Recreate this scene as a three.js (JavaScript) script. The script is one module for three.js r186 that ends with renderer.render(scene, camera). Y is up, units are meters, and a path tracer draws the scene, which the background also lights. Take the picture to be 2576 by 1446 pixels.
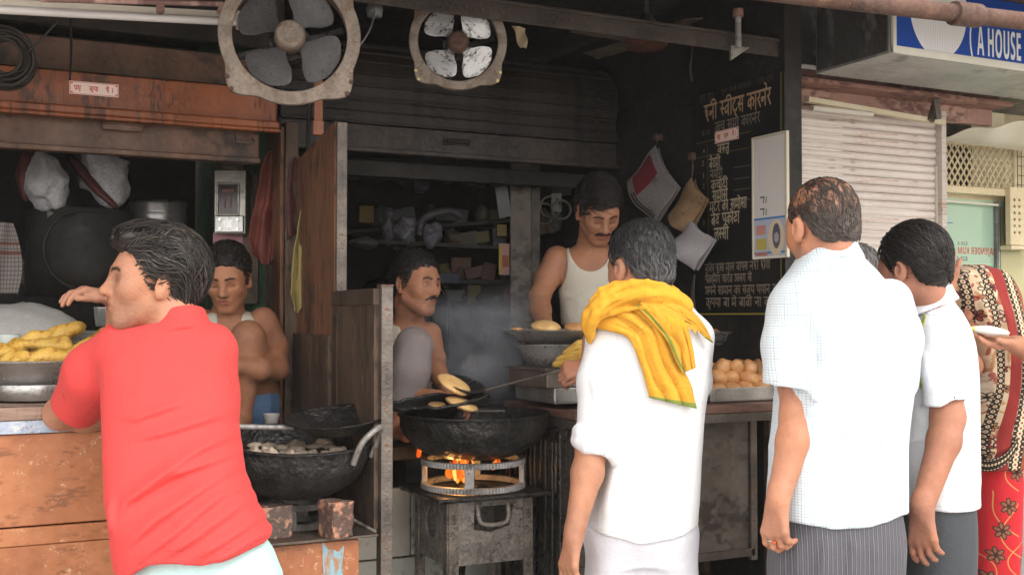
import * as THREE from 'three';
import { mergeGeometries } from 'three/addons/utils/BufferGeometryUtils.js';
import { RoundedBoxGeometry } from 'three/addons/geometries/RoundedBoxGeometry.js';

// ---------------------------------------------------------------- camera, sky, sun, exposure
const scene = new THREE.Scene();
const PHI = 26.3 * Math.PI / 180, PITCH = 1.44 * Math.PI / 180, W = 2576, H = 1446, F = 2789, EYE = 1.38;
const camera = new THREE.PerspectiveCamera(2 * Math.atan(H / 2 / F) * 180 / Math.PI, W / H, 0.05, 300);
camera.position.set(0, EYE, 0);
camera.lookAt(Math.sin(PHI), EYE + Math.tan(PITCH), -Math.cos(PHI));
const renderer = new THREE.WebGLRenderer({ antialias: true });
renderer.setSize(1024, 574);
renderer.toneMapping = THREE.LinearToneMapping;
renderer.toneMappingExposure = 2.4;
renderer.shadowMap.enabled = true;
renderer.shadowMap.type = THREE.PCFSoftShadowMap;
{ // bright hazy sky
  const w = 64, h = 32, d = new Float32Array(w * h * 4);
  for (let j = 0; j < h; j++) for (let i = 0; i < w; i++) {
    const up = Math.sin(((j + 0.5) / h - 0.5) * Math.PI), k = (j * w + i) * 4, t = Math.max(0, up);
    const l = up < -0.05 ? 0.5 : 0.85 + 1.15 * Math.pow(1 - t, 2);
    d[k] = l * 1.04; d[k + 1] = l; d[k + 2] = l * 0.96; d[k + 3] = 1;
  }
  const sky = new THREE.DataTexture(d, w, h, THREE.RGBAFormat, THREE.FloatType);
  sky.mapping = THREE.EquirectangularReflectionMapping; sky.magFilter = sky.minFilter = THREE.LinearFilter; sky.needsUpdate = true;
  scene.background = sky; scene.environment = sky;
  scene.environmentIntensity = 1; scene.backgroundIntensity = 1;
}
const sun = new THREE.DirectionalLight(new THREE.Color(1, 0.95, 0.88), 0.6);
sun.position.set(5.2, 10, 6.5); sun.target.position.set(1.5, 1, -3);
sun.castShadow = true; sun.shadow.radius = 24; sun.shadow.mapSize.set(2048, 2048);
Object.assign(sun.shadow.camera, { left: -7, right: 7, top: 7, bottom: -7, near: 0.5, far: 40 });
scene.add(sun, sun.target);

// ---------------------------------------------------------------- measuring: a pixel of the 2576 x 1446 view and a plane give a point
const V = (x, y, z) => new THREE.Vector3(x, y, z);
const R3 = V(Math.cos(PHI), 0, Math.sin(PHI)), FW = V(Math.sin(PHI), 0, -Math.cos(PHI));
camera.updateMatrixWorld(true);
const CR = V().setFromMatrixColumn(camera.matrixWorld, 0), CU = V().setFromMatrixColumn(camera.matrixWorld, 1), CB = V().setFromMatrixColumn(camera.matrixWorld, 2);
const ray = (x, y) => V().addScaledVector(CR, (x - W / 2) / F).addScaledVector(CU, (H / 2 - y) / F).addScaledVector(CB, -1);
const P = (x, y, d) => { const r = ray(x, y); return r.multiplyScalar(d / r.dot(FW)).add(camera.position); };
const PX = (x, y, X) => { const r = ray(x, y); return r.multiplyScalar(X / r.x).add(camera.position); };
const PY = (x, y, Y) => { const r = ray(x, y); return r.multiplyScalar((Y - EYE) / r.y).add(camera.position); };
const PZ = (x, y, Z) => { const r = ray(x, y); return r.multiplyScalar(Z / r.z).add(camera.position); };
const toPx = (p) => { const q = p.clone().sub(camera.position), z = -q.dot(CB); return [W / 2 + q.dot(CR) / z * F, H / 2 - q.dot(CU) / z * F]; };

// ---------------------------------------------------------------- random and noise
function rng(seed) { let s = seed | 0; return () => { s = (s + 0x6d2b79f5) | 0; let t = Math.imul(s ^ (s >>> 15), 1 | s); t = (t + Math.imul(t ^ (t >>> 7), 61 | t)) ^ t; return ((t ^ (t >>> 14)) >>> 0) / 4294967296; }; }
const clamp = (x, a = 0, b = 1) => Math.min(b, Math.max(a, x)), lerp = (a, b, t) => a + (b - a) * t, sstep = (a, b, x) => { const t = clamp((x - a) / (b - a)); return t * t * (3 - 2 * t); };
const h2 = (i, j, s) => { let n = Math.imul(i, 374761393) + Math.imul(j, 668265263) + Math.imul(s, 974634777); n = Math.imul(n ^ (n >>> 13), 1274126177); return ((n ^ (n >>> 16)) >>> 0) / 4294967296; };
function vn(x, y, px, py, s) {
  const i = Math.floor(x), j = Math.floor(y), fx = x - i, fy = y - j, u = fx * fx * (3 - 2 * fx), v = fy * fy * (3 - 2 * fy), m = (a, p) => ((a % p) + p) % p;
  const a = m(i, px), b = m(i + 1, px), c = m(j, py), d = m(j + 1, py);
  return lerp(lerp(h2(a, c, s), h2(b, c, s), u), lerp(h2(a, d, s), h2(b, d, s), u), v);
}
function fbm(u, v, fx, fy, oct, s) { let t = 0, a = 0.5, n = 0; for (let o = 0; o < oct; o++) { t += a * vn(u * fx, v * fy, fx, fy, s + o * 17); n += a; a *= 0.55; fx *= 2; fy *= 2; } return t / n; }
const h3 = (i, j, k) => h2(i, j + Math.imul(k, 7919), 5);
function n3(x, y, z) {
  const i = Math.floor(x), j = Math.floor(y), k = Math.floor(z), a = x - i, b = y - j, c = z - k, u = a * a * (3 - 2 * a), v = b * b * (3 - 2 * b), w = c * c * (3 - 2 * c);
  return lerp(lerp(lerp(h3(i, j, k), h3(i + 1, j, k), u), lerp(h3(i, j + 1, k), h3(i + 1, j + 1, k), u), v), lerp(lerp(h3(i, j, k + 1), h3(i + 1, j, k + 1), u), lerp(h3(i, j + 1, k + 1), h3(i + 1, j + 1, k + 1), u), v), w) * 2 - 1;
}

// ---------------------------------------------------------------- materials
const s8 = (x) => { x = clamp(x); return Math.round(255 * (x <= 0.0031308 ? x * 12.92 : 1.055 * Math.pow(x, 1 / 2.4) - 0.055)); };
function dataTex(n, fn, srgb) { // fn(u, v) gives [r, g, b] linear, or one number
  const d = new Uint8Array(n * n * 4);
  for (let j = 0; j < n; j++) for (let i = 0; i < n; i++) {
    const c = fn((i + 0.5) / n, (j + 0.5) / n), k = (j * n + i) * 4;
    if (srgb) { d[k] = s8(c[0]); d[k + 1] = s8(c[1]); d[k + 2] = s8(c[2]); } else { d[k] = d[k + 2] = Math.round(255 * clamp(c[0])); d[k + 1] = Math.round(255 * clamp(c[1])); }
    d[k + 3] = 255;
  }
  const t = new THREE.DataTexture(d, n, n); t.wrapS = t.wrapT = THREE.RepeatWrapping; t.magFilter = THREE.LinearFilter; t.minFilter = THREE.LinearMipmapLinearFilter; t.generateMipmaps = true;
  if (srgb) t.colorSpace = THREE.SRGBColorSpace;
  t.needsUpdate = true; return t;
}
const mix3 = (a, b, t) => [lerp(a[0], b[0], t), lerp(a[1], b[1], t), lerp(a[2], b[2], t)];
let matSeed = 1;
const rbPool = []; // relief in red, roughness in green
function rbTex(k) {
  if (!rbPool[k]) { const fr = [[5, 5, 48, 48], [7, 7, 30, 30], [16, 3, 80, 8]][k]; rbPool[k] = dataTex(512, (u, v) => { const c = fbm(u, v, fr[0], fr[1], 5, 900 + k), g = fbm(u, v, fr[2], fr[3], 3, 930 + k); return [clamp(0.5 + (c - 0.5) * 1.2 + (g - 0.5) * 0.9), clamp(0.8 + (c - 0.5) * 0.5 + (g - 0.5) * 0.3)]; }); }
  return rbPool[k];
}
// surf: a worn surface. a, b: two tones; f: [across, along] coarse frequency per tile; spots: [tone, amount, frequency x, frequency y]; size in metres; bump in metres
function surf({ a, b, f = [4, 4], spots = [], size = 1, n = 256, rough = 0.7, metal = 0, bump = 0.002, fine = [40, 40], grain = 0.25, contrast = 1.6}) {
  const s = matSeed += 101, m = new THREE.MeshStandardMaterial({ metalness: metal, roughness: 1 });
  const pat = (u, v) => { const c = fbm(u, v, f[0], f[1], 4, s), g = fbm(u, v, fine[0], fine[1], 2, s + 7); return [clamp((c - 0.5) * contrast + 0.5 + (g - 0.5) * grain * 2), g]; };
  const map = dataTex(n, (u, v) => {
    let c = mix3(a, b, pat(u, v)[0]);
    spots.forEach(([tone, amount, fx, fy], q) => { const w = fbm(u, v, fx, fy, 4, s + 31 + q * 13); c = mix3(c, tone, 0.85 * sstep(1 - amount - 0.09, 1 - amount + 0.1, w * 0.62 + 0.38 * fbm(u, v, fx * 6, fy * 6, 2, s + q))); });
    return c;
  }, true);
  const rb = rbTex(bump > 0.0025 ? 1 : fine[0] !== fine[1] ? 2 : 0).clone(); m.roughness = Math.min(1, rough / 0.8);
  m.map = map; m.roughnessMap = rb;
  if (bump) { m.bumpMap = rb; m.bumpScale = bump; }
  for (const t of [m.map, m.roughnessMap]) t.repeat.set(1 / size, 1 / size);
  return m;
}
const plain = (r, g, b, rough = 0.6, metal = 0, extra = {}) => new THREE.MeshPhysicalMaterial({ color: new THREE.Color().setRGB(r, g, b), roughness: rough, metalness: metal, ...extra });
const M = {
  soot: surf({ a: [0.006, 0.0055, 0.005], b: [0.022, 0.018, 0.015], f: [5, 5], rough: 0.75, size: 1.2, spots: [[[0.035, 0.027, 0.02], 0.32, 9, 9]] }),
  sootBrown: surf({ a: [0.018, 0.012, 0.009], b: [0.05, 0.03, 0.02], f: [3, 10], rough: 0.7, size: 1, spots: [[[0.01, 0.008, 0.007], 0.45, 5, 3]] }),
  shutterDark: surf({ a: [0.022, 0.017, 0.015], b: [0.06, 0.045, 0.038], f: [12, 3], rough: 0.55, size: 0.8, spots: [[[0.012, 0.01, 0.009], 0.42, 4, 8]] }),
  orange: surf({ a: [0.29, 0.095, 0.035], b: [0.44, 0.17, 0.07], f: [4, 3], rough: 0.5, size: 0.8, n: 512, bump: 0.0012, grain: 0.3, spots: [[[0.2, 0.075, 0.03], 0.36, 9, 24], [[0.62, 0.4, 0.25], 0.27, 44, 40]] }),
  orangeDark: surf({ a: [0.2, 0.055, 0.018], b: [0.33, 0.1, 0.035], f: [6, 3], rough: 0.5, size: 0.9, n: 512, spots: [[[0.05, 0.02, 0.012], 0.42, 16, 5], [[0.1, 0.02, 0.01], 0.3, 40, 4]] }),
  brownPanel: surf({ a: [0.06, 0.032, 0.02], b: [0.15, 0.075, 0.045], f: [8, 3], rough: 0.6, size: 0.8, spots: [[[0.02, 0.013, 0.01], 0.42, 5, 5]] }),
  woodOld: surf({ a: [0.06, 0.04, 0.028], b: [0.14, 0.09, 0.06], f: [9, 2], fine: [60, 8], rough: 0.65, size: 0.6, n: 512, grain: 0.35, contrast: 1.1, spots: [[[0.035, 0.027, 0.022], 0.42, 5, 3], [[0.2, 0.155, 0.12], 0.28, 24, 6]] }),
  woodOrange: surf({ a: [0.12, 0.055, 0.03], b: [0.23, 0.105, 0.055], f: [7, 2], fine: [60, 6], rough: 0.6, size: 0.7, n: 512, grain: 0.3, contrast: 1.2, spots: [[[0.05, 0.032, 0.024], 0.44, 5, 3], [[0.2, 0.3, 0.34], 0.23, 22, 14]] }),
  plank: surf({ a: [0.16, 0.1, 0.075], b: [0.36, 0.24, 0.18], f: [2, 18], fine: [6, 90], rough: 0.6, size: 0.5, n: 512, grain: 0.5, spots: [[[0.06, 0.035, 0.03], 0.35, 3, 14]] }),
  edgeBlue: surf({ a: [0.3, 0.36, 0.46], b: [0.45, 0.5, 0.6], f: [8, 5], rough: 0.5, size: 0.4, n: 512, spots: [[[0.12, 0.36, 0.62], 0.4, 14, 20], [[0.72, 0.72, 0.66], 0.36, 16, 24], [[0.1, 0.07, 0.06], 0.3, 22, 26]] }),
  ironOld: surf({ a: [0.07, 0.06, 0.055], b: [0.17, 0.145, 0.125], f: [6, 6], rough: 0.5, metal: 0.4, size: 0.4, spots: [[[0.16, 0.075, 0.035], 0.32, 12, 12]] }),
  ironBlack: surf({ a: [0.006, 0.006, 0.006], b: [0.03, 0.028, 0.027], f: [12, 12], rough: 0.42, metal: 0.15, size: 0.3, bump: 0.005, grain: 0.7, fine: [44, 44], spots: [[[0.06, 0.055, 0.052], 0.26, 30, 30]] }),
  ironRust: surf({ a: [0.06, 0.028, 0.02], b: [0.13, 0.07, 0.05], f: [8, 4], rough: 0.8, size: 0.4, bump: 0.003, spots: [[[0.2, 0.1, 0.06], 0.33, 14, 14], [[0.03, 0.02, 0.018], 0.4, 7, 7]] }),
  castGrey: surf({ a: [0.22, 0.21, 0.205], b: [0.4, 0.38, 0.37], f: [8, 8], rough: 0.55, metal: 0.3, size: 0.25, bump: 0.001, spots: [[[0.06, 0.05, 0.045], 0.32, 14, 14]] }),
  stove: surf({ a: [0.13, 0.115, 0.103], b: [0.27, 0.24, 0.215], f: [6, 6], rough: 0.55, metal: 0.25, size: 0.3, bump: 0.003, grain: 0.6, spots: [[[0.03, 0.027, 0.025], 0.36, 14, 14], [[0.2, 0.1, 0.05], 0.24, 18, 18]] }),
  grease: surf({ a: [0.008, 0.007, 0.0065], b: [0.04, 0.034, 0.03], f: [22, 2], fine: [70, 8], rough: 0.3, size: 0.5, n: 512, bump: 0.006, grain: 0.5, spots: [[[0.075, 0.068, 0.062], 0.27, 40, 4]] }),
  greySheet: surf({ a: [0.1, 0.082, 0.068], b: [0.2, 0.17, 0.145], f: [4, 5], rough: 0.6, size: 0.7, spots: [[[0.035, 0.028, 0.024], 0.4, 4, 6]] }),
  steel: surf({ a: [0.45, 0.44, 0.43], b: [0.62, 0.61, 0.6], f: [6, 2], rough: 0.3, metal: 0.62, size: 0.4, bump: 0, spots: [[[0.36, 0.34, 0.32], 0.34, 10, 6]] }),
  alu: surf({ a: [0.38, 0.38, 0.37], b: [0.56, 0.56, 0.55], f: [5, 5], rough: 0.42, metal: 0.85, size: 0.4, bump: 0.001, spots: [[[0.16, 0.14, 0.12], 0.34, 8, 8]] }),
  fanCream: surf({ a: [0.17, 0.135, 0.105], b: [0.3, 0.245, 0.2], f: [8, 8], rough: 0.6, metal: 0.1, size: 0.3, bump: 0.0015, grain: 0.4, spots: [[[0.16, 0.1, 0.065], 0.4, 14, 14], [[0.05, 0.035, 0.028], 0.27, 34, 34]] }),
  fanGrey: surf({ a: [0.05, 0.047, 0.047], b: [0.1, 0.095, 0.095], f: [5, 5], rough: 0.5, metal: 0.3, size: 0.3, bump: 0.001, spots: [[[0.045, 0.042, 0.042], 0.35, 9, 9]] }),
  fanWhite: surf({ a: [0.62, 0.62, 0.63], b: [0.8, 0.8, 0.8], f: [6, 6], rough: 0.4, metal: 0.4, size: 0.22, bump: 0.001, n: 512, spots: [[[0.03, 0.028, 0.028], 0.43, 12, 4]] }),
  marble: surf({ a: [0.66, 0.65, 0.61], b: [0.8, 0.79, 0.75], f: [3, 3], rough: 0.35, size: 0.8, bump: 0.0006, spots: [[[0.12, 0.1, 0.08], 0.36, 6, 6]] }),
  concrete: surf({ a: [0.17, 0.155, 0.14], b: [0.28, 0.26, 0.235], f: [4, 4], rough: 0.85, size: 1.5, spots: [[[0.09, 0.08, 0.07], 0.36, 7, 7]] }),
  green: surf({ a: [0.035, 0.11, 0.045], b: [0.075, 0.19, 0.085], f: [4, 6], rough: 0.6, size: 0.8, spots: [[[0.03, 0.045, 0.03], 0.45, 5, 3], [[0.15, 0.14, 0.1], 0.25, 14, 14]] }),
  slat: surf({ a: [0.66, 0.585, 0.54], b: [0.77, 0.7, 0.655], f: [3, 8], rough: 0.5, metal: 0.1, size: 0.9, n: 512, bump: 0.0008, spots: [[[0.46, 0.22, 0.12], 0.33, 4, 30], [[0.3, 0.27, 0.25], 0.28, 4, 18]] }),
  pinkBrown: surf({ a: [0.34, 0.19, 0.15], b: [0.48, 0.29, 0.23], f: [4, 5], rough: 0.65, size: 0.8, spots: [[[0.13, 0.06, 0.05], 0.4, 5, 8]] }),
  cream: surf({ a: [0.66, 0.56, 0.36], b: [0.78, 0.68, 0.47], f: [4, 4], rough: 0.7, size: 0.7, spots: [[[0.5, 0.4, 0.25], 0.28, 12, 12]] }),
  tarp: surf({ a: [0.72, 0.68, 0.57], b: [0.82, 0.78, 0.68], f: [4, 3], rough: 0.8, size: 0.7, bump: 0.001 }),
  signGrey: surf({ a: [0.33, 0.33, 0.32], b: [0.48, 0.48, 0.46], f: [4, 5], rough: 0.5, metal: 0.3, size: 0.8, spots: [[[0.2, 0.19, 0.16], 0.36, 4, 3]] }),
  signSide: surf({ a: [0.05, 0.05, 0.05], b: [0.14, 0.135, 0.13], f: [3, 2], rough: 0.5, metal: 0.2, size: 0.5, spots: [[[0.22, 0.21, 0.2], 0.34, 5, 2]] }),
  brick: surf({ a: [0.4, 0.18, 0.11], b: [0.55, 0.28, 0.18], f: [6, 6], rough: 0.85, size: 0.2, bump: 0.004, spots: [[[0.04, 0.035, 0.035], 0.5, 3, 3], [[0.5, 0.36, 0.22], 0.3, 5, 5]] }),
  cloth: surf({ a: [0.8, 0.8, 0.8], b: [1, 1, 1], f: [6, 6], rough: 0.9, size: 0.3, bump: 0.0008, fine: [64, 64], grain: 0.5, contrast: 0.6 }),
  ground: surf({ a: [0.3, 0.28, 0.26], b: [0.42, 0.4, 0.37], f: [5, 5], rough: 0.9, size: 3, n: 512, spots: [[[0.12, 0.11, 0.1], 0.38, 9, 9]] }),
};
const tint = (m, r, g, b, rough) => { const c = m.clone(); c.color = new THREE.Color().setRGB(r, g, b); return c; };

// ---------------------------------------------------------------- geometry
const flat = (g) => { if (g.index) g = g.toNonIndexed(); return g; };
function boxUV(g) { // uv in metres, across the main direction of each face
  g = flat(g); const p = g.attributes.position, n = p.count, uv = new Float32Array(n * 2), a = V(), b = V(), c = V(), e = V();
  for (let i = 0; i < n; i += 3) {
    a.fromBufferAttribute(p, i); b.fromBufferAttribute(p, i + 1); c.fromBufferAttribute(p, i + 2);
    e.copy(b).sub(a).cross(c.clone().sub(a)); const x = Math.abs(e.x), y = Math.abs(e.y), z = Math.abs(e.z);
    [a, b, c].forEach((q, k) => { const t = (i + k) * 2; if (x > y && x > z) { uv[t] = q.z; uv[t + 1] = q.y; } else if (y > z) { uv[t] = q.x; uv[t + 1] = q.z; } else { uv[t] = q.x; uv[t + 1] = q.y; } });
  }
  g.setAttribute('uv', new THREE.BufferAttribute(uv, 2)); return g;
}
function xf(g, x = 0, y = 0, z = 0, rx = 0, ry = 0, rz = 0, s = 1) {
  const m = new THREE.Matrix4().compose(V(x, y, z), new THREE.Quaternion().setFromEuler(new THREE.Euler(rx, ry, rz)), typeof s === 'number' ? V(s, s, s) : s);
  return g.applyMatrix4(m);
}
const bx = (w, h, d, x = 0, y = 0, z = 0, r = 0.003) => { r = Math.min(r, w / 2.1, h / 2.1, d / 2.1); return xf(boxUV(new RoundedBoxGeometry(w, h, d, 1, r)), x, y, z); };
const cyl = (r0, r1, h, x = 0, y = 0, z = 0, seg = 24) => xf(boxUV(new THREE.CylinderGeometry(r0, r1, h, seg)), x, y, z);
const lathe = (pts, seg = 40) => boxUV(new THREE.LatheGeometry(pts.map(([r, y]) => new THREE.Vector2(r, y)), seg));
const tube = (pts, r, seg = 8, n = 0) => boxUV(new THREE.TubeGeometry(new THREE.CatmullRomCurve3(pts), n || pts.length * 8, r, seg));
const rod = (a, b, r, seg = 10) => { const d = b.clone().sub(a), l = d.length(), g = boxUV(new THREE.CylinderGeometry(r, r, l, seg)); g.applyQuaternion(new THREE.Quaternion().setFromUnitVectors(V(0, 1, 0), d.normalize())); return g.translate((a.x + b.x) / 2, (a.y + b.y) / 2, (a.z + b.z) / 2); };
const bar = (a, b, w, t, up = V(0, 1, 0)) => { // a flat bar from a to b, w wide across, t thick
  const d = b.clone().sub(a), l = d.length(); d.normalize(); const s = V().crossVectors(d, up).normalize(), u = V().crossVectors(s, d);
  return bx(t, w, l, 0, 0, 0, 0.002).applyMatrix4(new THREE.Matrix4().makeBasis(s, u, d.clone().negate())).translate((a.x + b.x) / 2, (a.y + b.y) / 2, (a.z + b.z) / 2);
};
function merged(list) {
  list = [].concat(list).map((g) => { g = flat(g); for (const k of Object.keys(g.attributes)) if (!['position', 'normal', 'uv', 'color'].includes(k)) g.deleteAttribute(k); if (!g.attributes.normal) g.computeVertexNormals(); if (!g.attributes.uv) boxUV(g); return g; });
  return list.length > 1 ? mergeGeometries(list) : list[0];
}
const taken = {};
const numbered = (n) => { const k = taken[n] = (taken[n] ?? -1) + 1; return k ? n + '_' + String(k).padStart(3, '0') : n; };
function thing(name, label, category, at, turn = 0, group) {
  const o = new THREE.Group(); o.name = numbered(name); o.position.copy(at); o.rotation.y = turn; o.userData = { label, category }; if (group) o.userData.group = group;
  scene.add(o); return o;
}
function part(name, geo, m, parent, label) {
  const o = new THREE.Mesh(merged(geo), m); o.name = name; o.castShadow = o.receiveShadow = true; if (label) o.userData.label = label; parent.add(o); return o;
}
function solo(name, label, category, geo, m, at = V(), turn = 0, group) {
  const o = new THREE.Mesh(merged(geo), m); o.name = numbered(name); o.castShadow = o.receiveShadow = true; o.position.copy(at); o.rotation.y = turn; o.userData = { label, category }; if (group) o.userData.group = group;
  scene.add(o); return o;
}
function struct(name, geo, m, at = V()) { const o = new THREE.Mesh(merged(geo), m); o.name = numbered(name); o.castShadow = o.receiveShadow = true; o.position.copy(at); o.userData.kind = 'structure'; scene.add(o); return o; }
// a box between world limits, as a thing of one mesh with its origin at the middle of its base
function slab(x0, x1, y0, y1, z0, z1, r = 0.004) { return [bx(x1 - x0, y1 - y0, z1 - z0, 0, (y1 - y0) / 2, 0, r), V((x0 + x1) / 2, y0, (z0 + z1) / 2)]; }
function wall(name, label, category, lim, m) { const [g, at] = slab(...lim); return solo(name, label, category, g, m, at); }
const canvas = (w, h) => { const c = document.createElement('canvas'); c.width = w; c.height = h; return c; };
function canvasMat(c, rough = 0.7, extra = {}) { const t = new THREE.CanvasTexture(c); t.colorSpace = THREE.SRGBColorSpace; return new THREE.MeshPhysicalMaterial({ map: t, roughness: rough, ...extra }); }
// a thin sheet with a bent surface: fn(u, v) gives a point, t its thickness
function sheet(nu, nv, fn, t = 0.002) {
  const pos = [], uv = [], idx = [], base = (nu + 1) * (nv + 1), eps = 1e-3;
  const N = (u, v) => { const a = fn(clamp(u + eps, 0, 1), v).sub(fn(clamp(u - eps, 0, 1), v)), b = fn(u, clamp(v + eps, 0, 1)).sub(fn(u, clamp(v - eps, 0, 1))); return a.cross(b).normalize(); };
  for (let s = 0; s < 2; s++) for (let j = 0; j <= nv; j++) for (let i = 0; i <= nu; i++) { const u = i / nu, v = j / nv, p = fn(u, v).addScaledVector(N(u, v), s ? -t / 2 : t / 2); pos.push(p.x, p.y, p.z); uv.push(u, v); }
  const at = (s, i, j) => s * base + j * (nu + 1) + i;
  for (let j = 0; j < nv; j++) for (let i = 0; i < nu; i++) { const a = at(0, i, j), b = at(0, i + 1, j), c = at(0, i + 1, j + 1), d = at(0, i, j + 1); idx.push(a, b, c, a, c, d); const e = a + base, f = b + base, g = c + base, h = d + base; idx.push(e, g, f, e, h, g); }
  const edge = (a, b) => idx.push(a, a + base, b, b, a + base, b + base);
  for (let i = 0; i < nu; i++) { edge(at(0, i, 0), at(0, i + 1, 0)); edge(at(0, i + 1, nv), at(0, i, nv)); }
  for (let j = 0; j < nv; j++) { edge(at(0, 0, j + 1), at(0, 0, j)); edge(at(0, nu, j), at(0, nu, j + 1)); }
  const g = new THREE.BufferGeometry(); g.setAttribute('position', new THREE.Float32BufferAttribute(pos, 3)); g.setAttribute('uv', new THREE.Float32BufferAttribute(uv, 2)); g.setIndex(idx); g.computeVertexNormals(); return g;
}
// ================================================================ the setting
const XP = 1.115, XM = 2.79, ZF = -3.1, ZL = -3.9, ZS = -4.47, FLOOR = 0.3;
struct('ground', xf(boxUV(new THREE.PlaneGeometry(90, 90)), 0, 0, 0, -Math.PI / 2), M.ground);
{
  const f = struct('shop_floor', slab(-3.2, XM + 0.1, 0.004, FLOOR - 0.012, -7, -3.22)[0], M.concrete, V((XM - 3.1) / 2, 0.004, -5.11));
  const g = bx(0.396, 0.012, 0.396, 0, 0, 0, 0.002), tones = [0, 1, 2].map((k) => tint(M.marble, 0.95 - k * 0.1, 0.95 - k * 0.1, 0.93 - k * 0.12)), r = rng(4);
  for (let i = 0; i < 5; i++) for (let j = 0; j < 8; j++) { const t = part('tile', g, tones[(i * 3 + j * 5) % 3], f); t.position.set(1.14 + 0.2 + i * 0.4, FLOOR - 0.006 - 0.004, -3.43 - j * 0.4).sub(f.position); t.rotation.y = (r() - 0.5) * 0.01; }
}
// ---- walls and ceilings of the two shops
wall('back_wall', 'sooty rear wall of the dark shop behind the frying counter', 'wall', [XP, XM, FLOOR, 2.75, -6.7, -6.55], M.soot);
wall('back_wall', 'dark rear wall inside the shop with the orange shutter box', 'wall', [-3.2, XP - 0.06, FLOOR, 2.75, -5.95, -5.8], M.soot);
wall('partition_wall', 'green painted wall beside the boy, dividing the two shops', 'wall', [XP - 0.05, XP - 0.02, FLOOR, 2.75, -6.55, -4.36], M.green);
wall('partition_wall', 'soot blackened partition behind the cook in the darker shop', 'wall', [XP - 0.017, XP, FLOOR, 2.75, -6.55, -4.36], M.soot);
wall('end_wall', 'far end wall of the shop that has the orange shutter box', 'wall', [-3.35, -3.2, 0, 2.75, -5.95, -3.1], M.soot);
wall('menu_wall', 'black side wall that carries the painted menu board', 'wall', [XM, XM + 0.083, 0, 2.74, -6.7, -3.3], M.soot);
struct('ceiling', bx(XM - XP + 0.1, 0.1, 3.4, 0, 0.05, 0), M.soot, V((XP + XM) / 2, 2.75, -5));
struct('ceiling', bx(XP + 3.3, 0.1, 2.5, 0, 0.05, 0), M.soot, V((XP - 3.3) / 2, 2.75, -4.75));
{ // upper fascia walls over the openings and the roof sheet that juts over the street
  wall('fascia_wall', 'dark wall above the two shop openings, under the street canopy', 'wall', [-3.35, XM + 0.16, 2.85, 3.6, -3.7, -3.5], M.soot);
  const c = thing('canopy', 'rust brown corrugated canopy sheet over the shop front', 'canopy', V(0.5, 2.4, -2.5));
  const prof = (u, v) => V(lerp(-3.9, 4.6, u), lerp(0.02, 0.42, v) + 0.012 * Math.sin(u * 8.5 / 0.076 * Math.PI * 2), lerp(0.1, -1.1, v));
  part('roof_sheet', sheet(900, 4, prof, 0.003), M.ironRust, c);
}
{ // canopy edge pipe
  const a = PZ(1600, -60, -2.4), b = PZ(2620, 58, -2.36), m = a.clone().lerp(b, 0.5), t = thing('canopy_pipe', 'rusty round pipe along the canopy edge above the blue sign', 'pipe', m);
  const l = a.clone().sub(m), r = b.clone().sub(m), l2 = l.clone().addScaledVector(r.clone().sub(l), -2.6);
  part('pipe', rod(l2, r, 0.027, 16), M.ironRust, t);
  const k = PZ(2462, 40, -2.37).sub(m), k2 = PZ(2400, 33, -2.37).sub(m);
  part('coupling', rod(k2, k, 0.036, 16), M.ironRust, t);
}
{ // beam across the middle shop front
  const a = PZ(1180, -16, -3.36), b = PZ(2003, 132, -3.36), y = (a.y + b.y) / 2;
  solo('steel_beam', 'dark grey steel beam across the shop front under the canopy', 'beam', [bx(XM - 0.9, 0.012, 0.07, 0, 0.05, 0), bx(XM - 0.9, 0.06, 0.012, 0, 0.017, 0.02)], tint(M.ironOld, 0.55, 0.5, 0.48), V((XM + 0.9) / 2, b.y - 0.02, -3.36));
}
// ---- the shutter of the middle shop, rolled up
{
  const t = thing('rolled_shutter', 'dark brown rolled up shutter with ribbed drum above the cooks', 'shutter', V((XP + XM) / 2, 2.08, ZS)), w = XM - XP - 0.06;
  const g = [bx(w, 0.05, 0.014, 0, 0, 0, 0.006), bx(w, 0.012, 0.024, 0, -0.022, 0, 0.005)];
  const gm = merged(g), R = 0.175, c = V(0, 0.30, -0.16);
  for (let k = 0; k < 20; k++) { const a = -0.9 + k * 0.29, s = part('slat', gm, M.shutterDark, t); s.position.set(0, c.y + R * Math.sin(a), c.z + R * Math.cos(a)); s.rotation.x = -a; }
  for (let k = 0; k < 2; k++) { const s = part('slat', gm, M.shutterDark, t); s.position.set(0, 0.137 + k * 0.048, 0.012 - k * 0.016); }
  part('drum', xf(cyl(R - 0.008, R - 0.008, w - 0.02, 0, 0, 0, 28), 0, c.y, c.z, 0, 0, Math.PI / 2), M.soot, t);
  part('bottom_rail', [bx(w, 0.105, 0.02, 0, 0.055, 0, 0.004), bx(w, 0.02, 0.05, 0, -0.002, 0.01, 0.004)], tint(M.shutterDark, 1.5, 1.45, 1.4), t);
  part('handle', [bx(0.13, 0.03, 0.006, 0, 0, 0), bx(0.11, 0.012, 0.02, 0, 0, 0.01)], M.soot, t).position.set(-0.02, 0.06, 0.013);
}
wall('lintel_board', 'sooty board across the opening below the ribbed shutter drum', 'board', [XP, XM, 1.99, 2.06, -4.66, -4.62], M.soot);
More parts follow.
